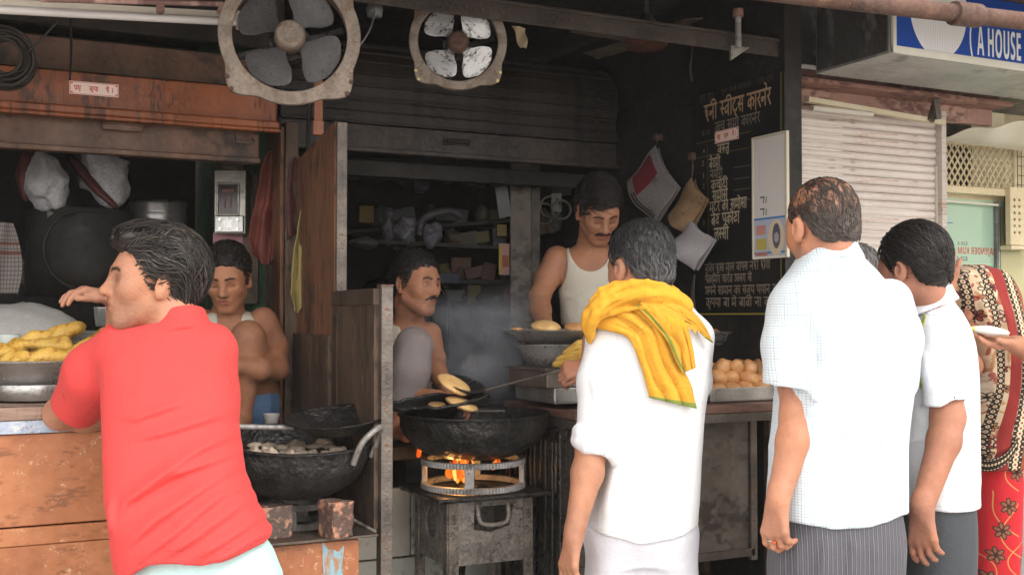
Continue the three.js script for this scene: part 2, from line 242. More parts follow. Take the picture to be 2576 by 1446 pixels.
// ---- front of the shop with the orange shutter box
{
  const x0 = -3.2, x1 = 0.99, w = x1 - x0, t = thing('shutter_box', 'orange painted shutter box with a prayer sticker over the boy', 'shutter box', V((x0 + x1) / 2, 1.92, ZL));
  part('upper_board', bx(w, 0.11, 0.02, 0, 0.33, -0.06, 0.004), M.brownPanel, t);
  part('front_panel', bx(w, 0.125, 0.02, 0, 0.2, 0, 0.006), M.orangeDark, t);
  part('ledge', [bx(w, 0.03, 0.07, 0, 0.128, 0.025, 0.01), bx(w, 0.014, 0.03, 0, 0.108, 0.05, 0.006)], M.orangeDark, t);
  part('bottom_rail', [bx(w - 0.06, 0.12, 0.02, -0.03, 0.06, -0.012, 0.005), bx(w - 0.06, 0.02, 0.045, -0.03, 0.004, 0, 0.005)], M.brownPanel, t);
  const h = PZ(308, 320, ZL + 0.02).sub(t.position); part('handle', [bx(0.13, 0.024, 0.012, 0, 0, 0), bx(0.13, 0.006, 0.02, 0, 0.01, 0.006)], M.brownPanel, t).position.copy(h);
  const h2 = PZ(612, 352, ZL + 0.02).sub(t.position); part('handle', tube([V(-0.03, 0.01, 0), V(-0.03, -0.008, 0.02), V(0, -0.012, 0.024), V(0.03, -0.008, 0.02), V(0.03, 0.01, 0)], 0.004), M.ironOld, t).position.copy(h2);
  part('end_strip', [bx(0.032, 0.3, 0.012, 0, 0, 0)], tint(M.orangeDark, 1.2, 1.3, 1.6), t).position.copy(PZ(800, 235, ZL + 0.12).sub(t.position));
  part('end_flap', [bx(0.04, 0.05, 0.008, 0, 0, 0)], tint(M.orangeDark, 1.2, 1.3, 1.6), t).position.copy(PZ(800, 322, ZL + 0.13).sub(t.position));
}
wall('upper_lintel', 'dark board behind the tube light over the orange shutter box', 'board', [-3.2, 1.05, 2.36, 2.74, -4.06, -4.02], M.sootBrown);
// ---- the wooden divide between the two shops
{
  const t = thing('divider', 'tall worn wooden board with a steel edge between the two shops', 'board', V(XP, 0.74, -3.8));
  const sh = new THREE.Shape([[0, 0], [0.46, 0], [0.46, 1.21], [0.3, 1.235], [0.02, 1.28], [0, 1.28]].map(([x, y]) => new THREE.Vector2(x, y)));
  const b = boxUV(new THREE.ExtrudeGeometry(sh, { depth: 0.016, bevelSize: 0.002, bevelThickness: 0.002, bevelSegments: 1 }));
  part('board', xf(b, -0.02, 0, 0.26, 0, Math.PI / 2), M.woodOrange, t);
  part('batten', bx(0.02, 0.55, 0.44, -0.026, 0.3, 0.02, 0.003), M.woodOld, t);
  part('edge_strip', [bx(0.036, 1.28, 0.008, 0, 0.64, 0.272), bx(0.008, 1.28, 0.036, 0.014, 0.64, 0.256)], M.ironOld, t);
}
{
  const t = thing('door_post', 'brown wooden door post beside the green wall', 'post', V(XP - 0.03, 0.74, -4.19));
  part('post', bx(0.05, 1.36, 0.3, 0, 0.68, 0, 0.006), M.woodOld, t);
  part('trim', bx(0.016, 1.34, 0.1, -0.034, 0.67, 0.09, 0.004), M.woodOrange, t);
}
{
  const t = thing('low_partition', 'low scratched wooden partition beside the squatting cook', 'partition', V(XP - 0.012, 0.75, -3.33));
  part('panel', bx(0.02, 0.69, 0.41, -0.004, 0.345, 0, 0.003), M.woodOld, t);
  part('top_rail', bx(0.026, 0.05, 0.42, -0.006, 0.685, 0, 0.004), tint(M.woodOld, 0.6, 0.6, 0.6), t);
  part('side_rail', bx(0.024, 0.63, 0.05, -0.006, 0.32, -0.18, 0.004), tint(M.woodOld, 0.6, 0.6, 0.6), t);
}
{
  const t = thing('corner_post', 'upright steel angle post at the end of the low partition', 'post', V(XP + 0.005, 0, ZF));
  part('post', [bx(0.036, 1.465, 0.006, 0, 0.7325, 0, 0.0015), bx(0.006, 1.465, 0.036, -0.015, 0.7325, -0.02, 0.0015)], M.ironOld, t);
  part('cap', bx(0.04, 0.006, 0.04, 0, 1.468, -0.016, 0.001), M.ironRust, t);
}
// ---- the counter of the left shop and the low shelf with the second pan
{
  const x0 = -2.6, x1 = 0.44, w = x1 - x0, c = (x0 + x1) / 2, t = thing('shop_counter', 'orange sheet metal counter with plank top that the red shirted man leans on', 'counter', V(c, 0, ZF));
  part('top', bx(w, 0.036, 0.66, 0, 1.129, -0.32, 0.005), M.plank, t);
  part('edge_iron', [bx(w, 0.03, 0.006, 0, 1.094, 0.013, 0.002), bx(w, 0.005, 0.03, 0, 1.1085, -0.002, 0.001)], M.edgeBlue, t);
  part('panel', bx(w, 0.235, 0.012, 0, 0.96, 0, 0.004), M.orange, t);
  part('panel', bx(w, 0.046, 0.012, 0, 0.8165, 0.004, 0.004), M.orange, t);
  part('panel', bx(w, 0.785, 0.012, 0, 0.4, 0.001, 0.004), M.orange, t);
  part('backing', bx(w - 0.02, 1.09, 0.5, 0, 0.555, -0.28, 0.004), M.soot, t);
}
{
  const x0 = 0.45, x1 = 1.085, w = x1 - x0, t = thing('pan_shelf', 'low iron shelf on an orange base holding the larger oil pan', 'shelf', V((x0 + x1) / 2, 0, ZF));
  part('top', bx(w, 0.008, 0.72, 0, 0.742, -0.33, 0.002), tint(M.ironOld, 0.8, 0.7, 0.62), t);
  const p = part('panel', bx(w - 0.05, 0.72, 0.012, -0.025, 0.372, 0, 0.004), M.orange, t);
  part('paint_patch', sheet(10, 16, (u, v) => { const a = u * 2 - 1, b = v * 2 - 1, s = 1 + 0.3 * n3(a * 2, b * 2, 3) ; return V(0.19 + a * 0.028 * s, 0.61 + b * 0.1 * s, 0.0072); }, 0.0012), surf({ a: [0.42, 0.2, 0.1], b: [0.25, 0.5, 0.6], f: [6, 6], size: 0.9, contrast: 3, rough: 0.5 }), p);
  part('backing', bx(w - 0.08, 0.73, 0.6, -0.03, 0.37, -0.34, 0.004), M.soot, t);
}
wall('platform', 'raised dark platform on which the boy squats', 'platform', [-2.6, XP - 0.055, FLOOR, 0.96, -5.6, -3.82], M.sootBrown);
{
  const t = wall('platform', 'raised dark ledge faced with marble slabs on which the cook squats', 'platform', [XP + 0.004, 1.5, 0.86, 0.91, -4.55, -3.75], M.sootBrown), r = rng(3);
  for (const [x0, x1, y0, y1, z] of [[1.125, 1.475, 0.5, 0.75, -3.84], [1.48, 1.84, 0.5, 0.74, -3.842], [1.125, 1.36, 0.3, 0.494, -3.838], [1.366, 1.84, 0.3, 0.493, -3.84]]) part('slab', bx(x1 - x0, y1 - y0, 0.02, (x0 + x1) / 2, (y0 + y1) / 2, z, 0.003), tint(M.marble, 0.7 + 0.1 * r(), 0.72, 0.66), t).position.sub(t.position);
}
// ---- the frying counter of the middle shop
const CX0 = 1.86, CX1 = 2.76, CZ0 = -3.3, CZ1 = -3.8, CT = 1.055;
{
  const w = CX1 - CX0, d = CZ0 - CZ1, t = thing('frying_counter', 'blackened counter with brown plank top before the menu wall', 'counter', V((CX0 + CX1) / 2, FLOOR - 0.15, (CZ0 + CZ1) / 2)), y = t.position.y;
  part('top', bx(w + 0.02, 0.03, d + 0.06, 0, CT - 0.015 - y, 0.01, 0.004), tint(M.plank, 0.62, 0.5, 0.48), t);
  part('edge_iron', [bx(w + 0.02, 0.032, 0.006, 0, CT - 0.047 - y, d / 2 + 0.036, 0.002), bx(0.006, 0.032, d + 0.06, -w / 2 - 0.008, CT - 0.047 - y, 0.006, 0.002)], M.ironOld, t);
  part('side_panel', bx(0.02, 0.56, d, -w / 2, 0.44 , 0, 0.004), M.grease, t);
  part('side_sheet', bx(0.006, 0.16, d * 0.6, -w / 2 - 0.014, 0.81, -0.08, 0.002), tint(M.greySheet, 0.9, 0.95, 1), t);
  part('front_panel', bx(0.74, 0.5, 0.012, -0.045, 0.61, d / 2 - 0.04, 0.003), M.greySheet, t);
  part('panel_frame', [bx(0.03, 0.56, 0.02, 0.34, 0.6, d / 2 - 0.03), bx(0.76, 0.03, 0.02, -0.035, 0.35, d / 2 - 0.03)], M.ironOld, t);
  for (const [x, z] of [[-0.45, 0.2], [0.03, 0.2], [0.44, 0.2], [-0.45, -0.22], [0.44, -0.22]]) part('leg', bx(0.035, 0.84, 0.035, x, 0.43, z), M.woodOld, t);
  part('back_board', bx(w - 0.06, 0.8, 0.012, 0, 0.45, -d / 2 + 0.02), M.soot, t);
}
// front strips of grease hang on the street side of the counter's corner post
{
  const t = thing('counter_post', 'grease streaked black wooden post at the near corner of the frying counter', 'post', V(CX0 - 0.03, FLOOR - 0.15, -3.42));
  part('post', bx(0.06, 0.84, 0.28, 0, 0.42, 0, 0.006), M.grease, t);
  const r = rng(8); for (let k = 0; k < 7; k++) part('drip', (() => { const l = 0.1 + r() * 0.5, x = -0.033, z = -0.12 + k * 0.04 + r() * 0.02; return tube([V(x, 0.8, z), V(x - 0.002, 0.8 - l * 0.5, z + 0.004), V(x - 0.003, 0.8 - l, z)], 0.004 + r() * 0.003, 6); })(), M.grease, t);
  part('plaster', (() => { const g = new THREE.IcosahedronGeometry(0.06, 3), p = g.attributes.position; for (let i = 0; i < p.count; i++) { const v = V().fromBufferAttribute(p, i); v.multiplyScalar(1 + 0.35 * n3(v.x * 40, v.y * 40, v.z * 40)); p.setXYZ(i, v.x, v.y * 0.5, v.z * 1.6); } g.computeVertexNormals(); return xf(boxUV(g), -0.02, 0.05, 0.02); })(), surf({ a: [0.3, 0.25, 0.17], b: [0.5, 0.42, 0.3], f: [6, 6], size: 0.2, rough: 0.9, bump: 0.004 }), t);
}
// ---- the neighbouring shop on the right: closed shutter, pelmet, batten lamp, sign box
const ZR = -3.62;
{
  const a = PZ(2024, 290, ZR), b = PZ(2352, 340, ZR), w = b.x - a.x + 0.14, top = a.y + 0.075, t = thing('closed_shutter', 'closed pale grey slatted shutter with rust streaks next door', 'shutter', V((a.x + b.x) / 2 - 0.07, 0.25, ZR));
  const pitch = 0.034, n = Math.floor((top - 0.25) / pitch), pr = new THREE.Shape();
  pr.moveTo(0, 0); pr.quadraticCurveTo(0.011, 0.004, 0.012, pitch * 0.5); pr.quadraticCurveTo(0.011, pitch - 0.006, 0.002, pitch - 0.002); pr.lineTo(-0.003, pitch - 0.002); pr.lineTo(-0.003, 0);
  const g0 = new THREE.ExtrudeGeometry(pr, { depth: w, bevelEnabled: false, curveSegments: 5 }); xf(g0, 0, 0, 0, 0, -Math.PI / 2, 0); g0.translate(w / 2, 0, 0);
  for (let v = 0; v < 4; v++) { }
  const gs = [0, 1, 2, 3].map((v) => { const g = boxUV(g0.clone()), uv = g.attributes.uv; for (let i = 0; i < uv.count; i++) uv.setXY(i, uv.getX(i) + v * 0.31, uv.getY(i) + v * 0.23); return g; });
  for (let k = 0; k < n; k++) { const s = part('slat', gs[(k * 3 + (k >> 2)) % 4], M.slat, t); s.position.set(0, k * pitch, (k % 5 === 3) ? -0.002 : 0); }
  part('guide_rail', [bx(0.03, top - 0.25, 0.05, w / 2 + 0.012, (top - 0.25) / 2, 0.02)], tint(M.slat, 0.8, 0.8, 0.8), t);
}
{
  const a = PZ(2022, 200, ZR + 0.03), b = PZ(2460, 330, ZR + 0.03), t = thing('pelmet', 'pinkish brown painted boards above the closed shutter', 'board', V(3.55, PZ(2024, 272, ZR).y, ZR + 0.02));
  const h = PZ(2030, 195, ZR).y - t.position.y;
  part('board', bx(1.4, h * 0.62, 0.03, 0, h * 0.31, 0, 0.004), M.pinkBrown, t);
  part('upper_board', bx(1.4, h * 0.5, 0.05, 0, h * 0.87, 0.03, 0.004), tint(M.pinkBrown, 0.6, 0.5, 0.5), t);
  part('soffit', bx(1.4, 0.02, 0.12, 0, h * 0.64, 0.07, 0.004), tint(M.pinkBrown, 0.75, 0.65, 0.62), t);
}
{
  const a = PZ(2030, 250, ZR + 0.1), b = PZ(2375, 309, ZR + 0.1), m = a.clone().lerp(b, 0.5), t = thing('tube_light', 'cream batten tube light over the closed shutter next door', 'tube light', m), l = a.distanceTo(b), ry = -Math.atan2(b.z - a.z, b.x - a.x);
  part('batten', xf(bx(l, 0.022, 0.03, 0, 0, 0), 0, 0, 0, 0, ry, Math.asin((b.y - a.y) / l)), tint(M.tarp, 0.8, 0.74, 0.62), t);
  part('tube', xf(cyl(0.012, 0.012, l * 0.42, 0, 0, 0, 14), -l * 0.27, -0.018, 0.016, 0, 0, Math.PI / 2), plain(0.62, 0.58, 0.5, 0.35), t);
  part('bracket', bar(PZ(2358, 252, ZR + 0.12).sub(m), PZ(2342, 305, ZR + 0.12).sub(m), 0.03, 0.02), M.ironOld, t);
}
wall('pillar', 'narrow whitewashed pillar between the closed shutter and the lattice shop', 'pillar', [PZ(2358, 600, ZR + 0.02).x, PZ(2374, 600, ZR + 0.02).x, 0, 2.05, ZR - 0.1, ZR + 0.02], tint(M.tarp, 0.75, 0.74, 0.72));
{ // the blue sign
  const y0 = PX(2060, 187, XM + 0.28).y, A = PY(2060, 187, y0), B = PY(2245, 132, y0), dep = B.z - A.z, hgt = 0.5, wid = 2.2, x0 = B.x;
  const t = thing('sign_box', 'blue shop sign box with white disc and lettering above the closed shutter', 'sign', V(x0, y0, B.z), 0);
  part('body', bx(wid, hgt, dep - 0.012, wid / 2, hgt / 2, -dep / 2 - 0.006, 0.004), M.signGrey, t);
  part('end_plate', bx(0.004, hgt - 0.02, dep - 0.03, -0.003, hgt / 2, -dep / 2 - 0.004, 0.001), M.signSide, t);
  part('frame', [bx(wid, 0.028, 0.014, wid / 2, 0.014, 0, 0.003), bx(0.018, hgt, 0.014, 0.009, hgt / 2, 0.001, 0.003), bx(wid, 0.02, 0.014, wid / 2, hgt - 0.01, 0, 0.003)], tint(M.tarp, 1.05, 1.08, 1.12), t);
  const pw = 0.9, ph = hgt - 0.05, c = canvas(1440, 720), g = c.getContext('2d'), at = (px, py) => { const q = PZ(px, py, B.z); return [(q.x - x0 - 0.018) / pw * 1440, 720 - (q.y - y0 - 0.028) / ph * 720]; };
  g.fillStyle = '#1a50b4'; g.fillRect(0, 0, 1440, 720);
  const [cx, cy] = at(2362, 20), rr = Math.abs(at(2432, 55)[0] - cx) * 1.02; g.fillStyle = '#fff'; g.beginPath(); g.ellipse(cx, cy, rr, rr * 1.28, 0, 0, 7); g.fill();
  g.strokeStyle = 'rgba(120,150,200,0.5)'; g.lineWidth = 2; for (let k = 0; k < 34; k++) { const x = cx - rr + k * rr / 17; g.beginPath(); g.moveTo(x, cy); g.lineTo(x, cy + rr * 1.2 * Math.sqrt(Math.max(0, 1 - ((x - cx) / rr) ** 2))); g.stroke(); }
  g.fillStyle = '#fff';
  const [tx, ty] = at(2459, 138), [ux, uy] = at(2459, 66), th = ty - uy; g.save(); g.translate(tx, ty); g.font = `bold ${th * 1.38}px sans-serif`; g.scale(0.385, 1); g.fillText('A HOUSE', 0, 0); g.restore();
  const [bx0, by0] = at(2446, 140), [bx1, by1] = at(2450, 55); g.strokeStyle = '#fff'; g.lineWidth = 13; g.beginPath(); g.moveTo(bx0 + 6, by0 + 18); g.quadraticCurveTo(bx0 - 34, (by0 + by1) / 2, bx0 + 6, by1 - 18); g.stroke();
  part('face', xf(new THREE.PlaneGeometry(pw, ph), 0.018 + pw / 2, 0.028 + ph / 2, 0.002), canvasMat(c, 0.35), t);
  part('face', xf(new THREE.PlaneGeometry(wid - pw - 0.02, ph), pw + 0.018 + (wid - pw - 0.02) / 2, 0.028 + ph / 2, 0.002), plain(0.01, 0.08, 0.45, 0.35), t);
  part('hanger', bar(PZ(2362, 300, ZR + 0.15).sub(t.position), PZ(2356, 248, ZR + 0.15).sub(t.position), 0.03, 0.012), M.ironOld, t);
}
wall('upper_wall', 'grey upper wall behind the blue sign', 'wall', [XM + 0.083, 6.5, 2.45, 3.8, -4.1, -3.66], M.signSide);
{ // the pale shop beyond, with a lattice over a glass front
  const Z = -4.05, A = PZ(2372, 352, Z), B = PZ(2556, 474, Z), w = B.x - A.x, yt = A.y, yb = PZ(2372, 470, Z).y, h = yt - yb, t = thing('lattice_screen', 'cream diamond lattice screen above the glass shop front', 'lattice', V(A.x, yb, Z));
  part('frame', [bx(w + 0.05, 0.03, 0.04, w / 2, h, 0), bx(w + 0.05, 0.035, 0.04, w / 2, -0.01, 0.002), bx(0.02, h - 0.01, 0.036, 0.0, h / 2, 0), bx(0.055, h, 0.036, w, h / 2, 0)], M.cream, t);
  const s = 0.042, sl = 0.72;
  for (const dir of [1, -1]) for (let k = -8; k < 22; k++) { // diagonals clipped to the frame
    let x0 = k * s, x1 = x0 + h * sl, y0 = 0, y1 = h; if (dir < 0) { [x0, x1] = [x1, x0]; }
    const cl = (x, y, xo, yo) => { if (x < 0) return [0, y + (yo - y) * (0 - x) / (xo - x)]; if (x > w) return [w, y + (yo - y) * (w - x) / (xo - x)]; return [x, y]; };
    if (Math.max(x0, x1) < 0.01 || Math.min(x0, x1) > w - 0.01) continue;
    const p = cl(x0, y0, x1, y1), q = cl(x1, y1, x0, y0); if (Math.hypot(p[0] - q[0], p[1] - q[1]) < 0.03) continue;
    part('slat', bar(V(p[0], p[1], dir * 0.004), V(q[0], q[1], dir * 0.004), 0.009, 0.007, V(0, 0, 1)), M.cream, t);
  }
  const d = thing('shop_window', 'pale green glass shop front with mirrored red lettering', 'shop window', V(A.x, 0.2, Z - 0.04));
  const gw = PZ(2520, 600, Z).x - A.x;
  const c = canvas(1024, 2048), g = c.getContext('2d'), at = (px, py) => { const q = PZ(px, py, Z - 0.03); return [(q.x - A.x) / (w + 0.6) * 1024, 2048 - (q.y - 0.2) / (yb - 0.25) * 2048]; };
  g.fillStyle = '#a9c9b4'; g.fillRect(0, 0, 1024, 2048); { const [, y] = at(2400, 850); g.fillStyle = '#9fd6d0'; g.fillRect(0, y, 1024, 2048); }
  { const [x0, y0] = at(2522, 520), [, y1] = at(2522, 850); g.fillStyle = '#b9b58c'; g.fillRect(x0, y0, 1024, y1 - y0); const [, y2] = at(2400, 660); g.fillStyle = '#b9cfb0'; g.fillRect(0, y2, x0, at(2400, 690)[1] - y2); g.fillStyle = '#7fcfae'; g.fillRect(0, at(2400, 664)[1], x0, 12); g.fillStyle = '#45524c'; g.fillRect(x0 - 5, y0, 6, 2048); }
  const mirrored = (s, px, py, hpx, col, wid = 1) => { const [x, y] = at(px, py), hh = at(px, py)[1] - at(px, py - hpx)[1]; g.save(); g.translate(x, y); g.scale(-wid, 1); g.fillStyle = col; g.font = `bold ${hh * 1.38}px sans-serif`; g.fillText(s, 0, 0); g.restore(); };
  mirrored('RAJENDER KUM', 2512, 641, 17, '#b5473f', 0.62); mirrored('828-A', 2440, 656, 11, '#5d6d66', 0.8); mirrored('UND', 2590, 612, 26, '#b9835a', 0.8); mirrored('828-A', 2440, 617, 10, '#6d7d76', 0.8);
  part('pane', xf(new THREE.PlaneGeometry(w + 0.6, yb - 0.25), (w + 0.6) / 2, (yb - 0.25) / 2, 0), canvasMat(c, 0.12, { clearcoat: 0.6 }), d);
  part('backing', bx(w + 0.7, yb - 0.2, 0.05, (w + 0.6) / 2, (yb - 0.2) / 2, -0.04), M.cream, d);
  part('mullion', bx(0.018, yb - 0.25, 0.02, gw, (yb - 0.25) / 2, 0.012), tint(M.castGrey, 0.7, 0.7, 0.7), d);
  part('rod', rod(PZ(2376, 505, Z).sub(d.position), PZ(2512, 516, Z).sub(d.position), 0.006), tint(M.tarp, 1, 1, 1), d);
  part('lamp_shade', xf(lathe([[0.01, 0.05], [0.05, 0.0], [0.048, 0]], 16), PZ(2382, 560, Z).x - A.x, PZ(2382, 560, Z).y - 0.2, 0.02), plain(0.5, 0.7, 0.75, 0.4), d);
  const v = thing('vent_block', 'cream vent block with two rows of round holes beside the glass', 'vent', PZ(2548, 545, Z + 0.02));
  const sh = new THREE.Shape([[-0.05, -0.15], [0.16, -0.15], [0.16, 0.15], [-0.05, 0.15]].map(([x, y]) => new THREE.Vector2(x, y)));
  for (let k = 0; k < 6; k++) for (const x of [-0.018, 0.018]) { const p = new THREE.Path(); p.absarc(x, -0.085 + k * 0.034, 0.0085, 0, 7, true); sh.holes.push(p); }
  part('block', boxUV(new THREE.ExtrudeGeometry(sh, { depth: 0.03, bevelEnabled: false })), M.cream, v);
  part('sill', bx(0.26, 0.02, 0.07, 0.055, -0.165, 0.02), M.cream, v);
  part('backing', bx(0.2, 0.28, 0.01, 0.055, 0, -0.01), M.soot, v);
  const n = solo('wire_grille', 'dark wire mesh grille at the edge of the lattice shop', 'grille', [...Array(10)].flatMap((_, k) => [bx(0.004, 0.5, 0.004, k * 0.03, 0, 0), bx(0.3, 0.004, 0.004, 0.15, -0.24 + k * 0.05, 0.004)]), M.ironOld, PZ(2562, 470, Z + 0.03));
  wall('lattice_shop_wall', 'cream wall around and above the lattice screen', 'wall', [A.x + w + 0.02, 7.5, 0, 2.7, Z - 0.3, Z - 0.08], M.cream);
  wall('lattice_recess', 'dark room behind the diamond lattice', 'wall', [A.x - 0.2, A.x + w + 0.3, yb - 0.05, yt + 0.5, Z - 0.5, Z - 0.4], M.sootBrown);
  const aw = thing('awning', 'cream cloth awning above the lattice shop', 'awning', PZ(2480, 345, Z + 0.2));
  const a0 = PZ(2372, 352, Z + 0.12).sub(aw.position), b0 = PZ(2640, 388, Z + 0.12).sub(aw.position), a1 = PZ(2420, 330, Z + 0.5).sub(aw.position), b1 = PZ(2660, 292, Z + 0.5).sub(aw.position);
  part('cloth', sheet(24, 10, (u, v) => { const p = a0.clone().lerp(b0, u).lerp(a1.clone().lerp(b1, u), v); p.y += 0.008 * Math.sin(u * 14) * v - 0.03 * Math.sin(v * 3.1) * Math.sin(u * 3.1); return p; }, 0.003), M.tarp, aw);
}
wall('far_wall', 'pale wall at the end of the lane beyond the lattice shop', 'wall', [7.5, 7.7, 0, 4, -9, 3], M.tarp);
// ================================================================ bodies: smooth fields meshed with surface nets
const smin = (a, b, k) => { const h = Math.max(k - Math.abs(a - b), 0) / k; return Math.min(a, b) - h * h * k * 0.25; };
class Field {
  constructor() { this.p = []; this.post = null; }
  add(d, c, r, k = 0.012, op = 0) { this.p.push({ d, c, r, k, op }); return this; }
  cap(a, b, ra, rb, k, op) { const bx_ = b.x - a.x, by = b.y - a.y, bz = b.z - a.z, q = 1 / Math.max(1e-9, bx_ * bx_ + by * by + bz * bz); return this.add((x, y, z) => { const px = x - a.x, py = y - a.y, pz = z - a.z, t = clamp((px * bx_ + py * by + pz * bz) * q), dx = px - t * bx_, dy = py - t * by, dz = pz - t * bz; return Math.sqrt(dx * dx + dy * dy + dz * dz) - (ra + (rb - ra) * t); }, a.clone().lerp(b, 0.5), a.distanceTo(b) / 2 + Math.max(ra, rb), k, op); }
  chain(pts, rs, k, op) { for (let i = 0; i + 1 < pts.length; i++) this.cap(pts[i], pts[i + 1], rs[i], rs[i + 1], k, op); return this; }
  ell(c, r, k, op, rot) { const R = Math.max(...r), [a, b, e] = r, q = rot ? rot.clone().invert() : null, v = V(); return this.add((x, y, z) => { v.set(x - c.x, y - c.y, z - c.z); if (q) v.applyQuaternion(q); const k0 = Math.sqrt((v.x / a) ** 2 + (v.y / b) ** 2 + (v.z / e) ** 2), k1 = Math.sqrt((v.x / a / a) ** 2 + (v.y / b / b) ** 2 + (v.z / e / e) ** 2); return k1 < 1e-9 ? -Math.min(a, b, e) : k0 * (k0 - 1) / k1; }, c, R, k, op); }
  // a body as a stack of flattened rounds: rows of {y, x, z, a, b}, lowest first
  stack(rows, k = 0.03, op = 0, n = 2.4) {
    rows = rows.slice().sort((p, q) => p.y - q.y); const y0 = rows[0].y, y1 = rows[rows.length - 1].y;
    let R = 0; const c = V(rows.reduce((s, r) => s + r.x, 0) / rows.length, (y0 + y1) / 2, rows.reduce((s, r) => s + r.z, 0) / rows.length); rows.forEach((r) => { R = Math.max(R, Math.hypot(r.x - c.x, r.y - c.y, r.z - c.z) + Math.max(r.a, r.b)); });
    const cr = (a, b, c_, d, t) => 0.5 * (2 * b + (c_ - a) * t + (2 * a - 5 * b + 4 * c_ - d) * t * t + (3 * b - a - 3 * c_ + d) * t * t * t);
    return this.add((x, y, z) => {
      const yy = clamp(y, y0, y1); let i = 0; while (i < rows.length - 2 && rows[i + 1].y < yy) i++;
      const t = (yy - rows[i].y) / (rows[i + 1].y - rows[i].y), P0 = rows[Math.max(0, i - 1)], P1 = rows[i], P2 = rows[i + 1], P3 = rows[Math.min(rows.length - 1, i + 2)], g = (q) => cr(P0[q], P1[q], P2[q], P3[q], t);
      const a = g('a'), b = g('b'), dx = (x - g('x')) / a, dz = (z - g('z')) / b, k0 = Math.pow(Math.pow(Math.abs(dx), n) + Math.pow(Math.abs(dz), n), 1 / n), k1 = Math.hypot(dx / a, dz / b) || 1e-6, d = k0 < 0.3 ? -Math.min(a, b) * (1 - k0) : (k0 - 1) * Math.hypot(dx, dz) / k1;
      return y === yy ? d : (d > 0 ? Math.hypot(d, y - yy) : Math.max(d, Math.abs(y - yy)));
    }, c, R, k, op);
  }
  sub(child, k = 0.03) { const lo = V(9, 9, 9), hi = V(-9, -9, -9); for (const q of child.p) if (q.op === 0) { lo.min(q.c.clone().addScalar(-q.r)); hi.max(q.c.clone().addScalar(q.r)); } return this.add((x, y, z) => child.at(x, y, z), lo.clone().lerp(hi, 0.5), lo.distanceTo(hi) / 2, k); }
  // a shirt collar round the neck: c its middle, lean tips its plane (x: to the side, z: to the back)
  collar(c, rx, rz, lean, h = 0.022, flare = 0.35) { const m = Math.min(rx, rz); return this.add((x, y, z) => { const dx = x - c.x, dz = z - c.z, yy = y - c.y - lean.x * dx - lean.z * dz, k0 = Math.hypot(dx / rx, dz / rz), q = (k0 - 1) * m + flare * (yy + (yy < -h * 0.2 ? 0.4 * (yy + h * 0.2) : 0)), a = Math.abs(q) - 0.004, b = Math.abs(yy) - h; return Math.hypot(Math.max(a, 0), Math.max(b, 0)) + Math.min(0, Math.max(a, b)) - 0.0035; }, c, Math.max(rx, rz) + h + 0.03, 0.006); }
  cut(d, k = 0.006, op = 2) { return this.add(d, null, 1e9, k, op); }
  at(x, y, z, list = this.p) { let f = 1; for (const q of list) { const d = q.d(x, y, z); f = q.op === 0 ? smin(f, d, q.k) : q.op === 1 ? -smin(-f, d, q.k) : -smin(-f, -d, q.k); } return this.post ? this.post(x, y, z, f) : f; }
  mesh(cell, paint, uvOf) {
    const lo = V(9, 9, 9), hi = V(-9, -9, -9), pad = 0.02; for (const q of this.p) if (q.op === 0) { lo.min(V(q.c.x - q.r - pad, q.c.y - q.r - pad, q.c.z - q.r - pad)); hi.max(V(q.c.x + q.r + pad, q.c.y + q.r + pad, q.c.z + q.r + pad)); }
    const B = 8, bs = B * cell, nb = [0, 1, 2].map((i) => Math.ceil((hi.getComponent(i) - lo.getComponent(i)) / bs) + 1), n = nb.map((q) => q * B), [nx, ny, nz] = n, vals = new Float32Array(nx * ny * nz).fill(1), at = (i, j, k) => (k * ny + j) * nx + i, act = [];
    const rad = bs * 0.87;
    for (let bk = 0; bk < nb[2]; bk++) for (let bj = 0; bj < nb[1]; bj++) for (let bi = 0; bi < nb[0]; bi++) {
      const cx = lo.x + (bi + 0.5) * bs - cell / 2, cy = lo.y + (bj + 0.5) * bs - cell / 2, cz = lo.z + (bk + 0.5) * bs - cell / 2;
      const list = this.p.filter((q) => !q.c || Math.hypot(cx - q.c.x, cy - q.c.y, cz - q.c.z) < q.r + rad + 0.045); if (!list.some((q) => q.op === 0)) continue;
      const f = this.at(cx, cy, cz, list); if (Math.abs(f) > rad * 1.5 + 0.03) { if (f < 0) for (let k = 0; k < B; k++) for (let j = 0; j < B; j++) for (let i = 0; i < B; i++) vals[at(bi * B + i, bj * B + j, bk * B + k)] = -1; continue; }
      act.push([bi, bj, bk]);
      for (let k = 0; k < B; k++) for (let j = 0; j < B; j++) for (let i = 0; i < B; i++) vals[at(bi * B + i, bj * B + j, bk * B + k)] = this.at(lo.x + (bi * B + i) * cell, lo.y + (bj * B + j) * cell, lo.z + (bk * B + k) * cell, list);
    }
    const vid = new Int32Array(nx * ny * nz).fill(-1), pos = [], idx = [], E = [[0, 1], [0, 2], [0, 4], [1, 3], [1, 5], [2, 3], [2, 6], [3, 7], [4, 5], [4, 6], [5, 7], [6, 7]], v = new Float32Array(8);
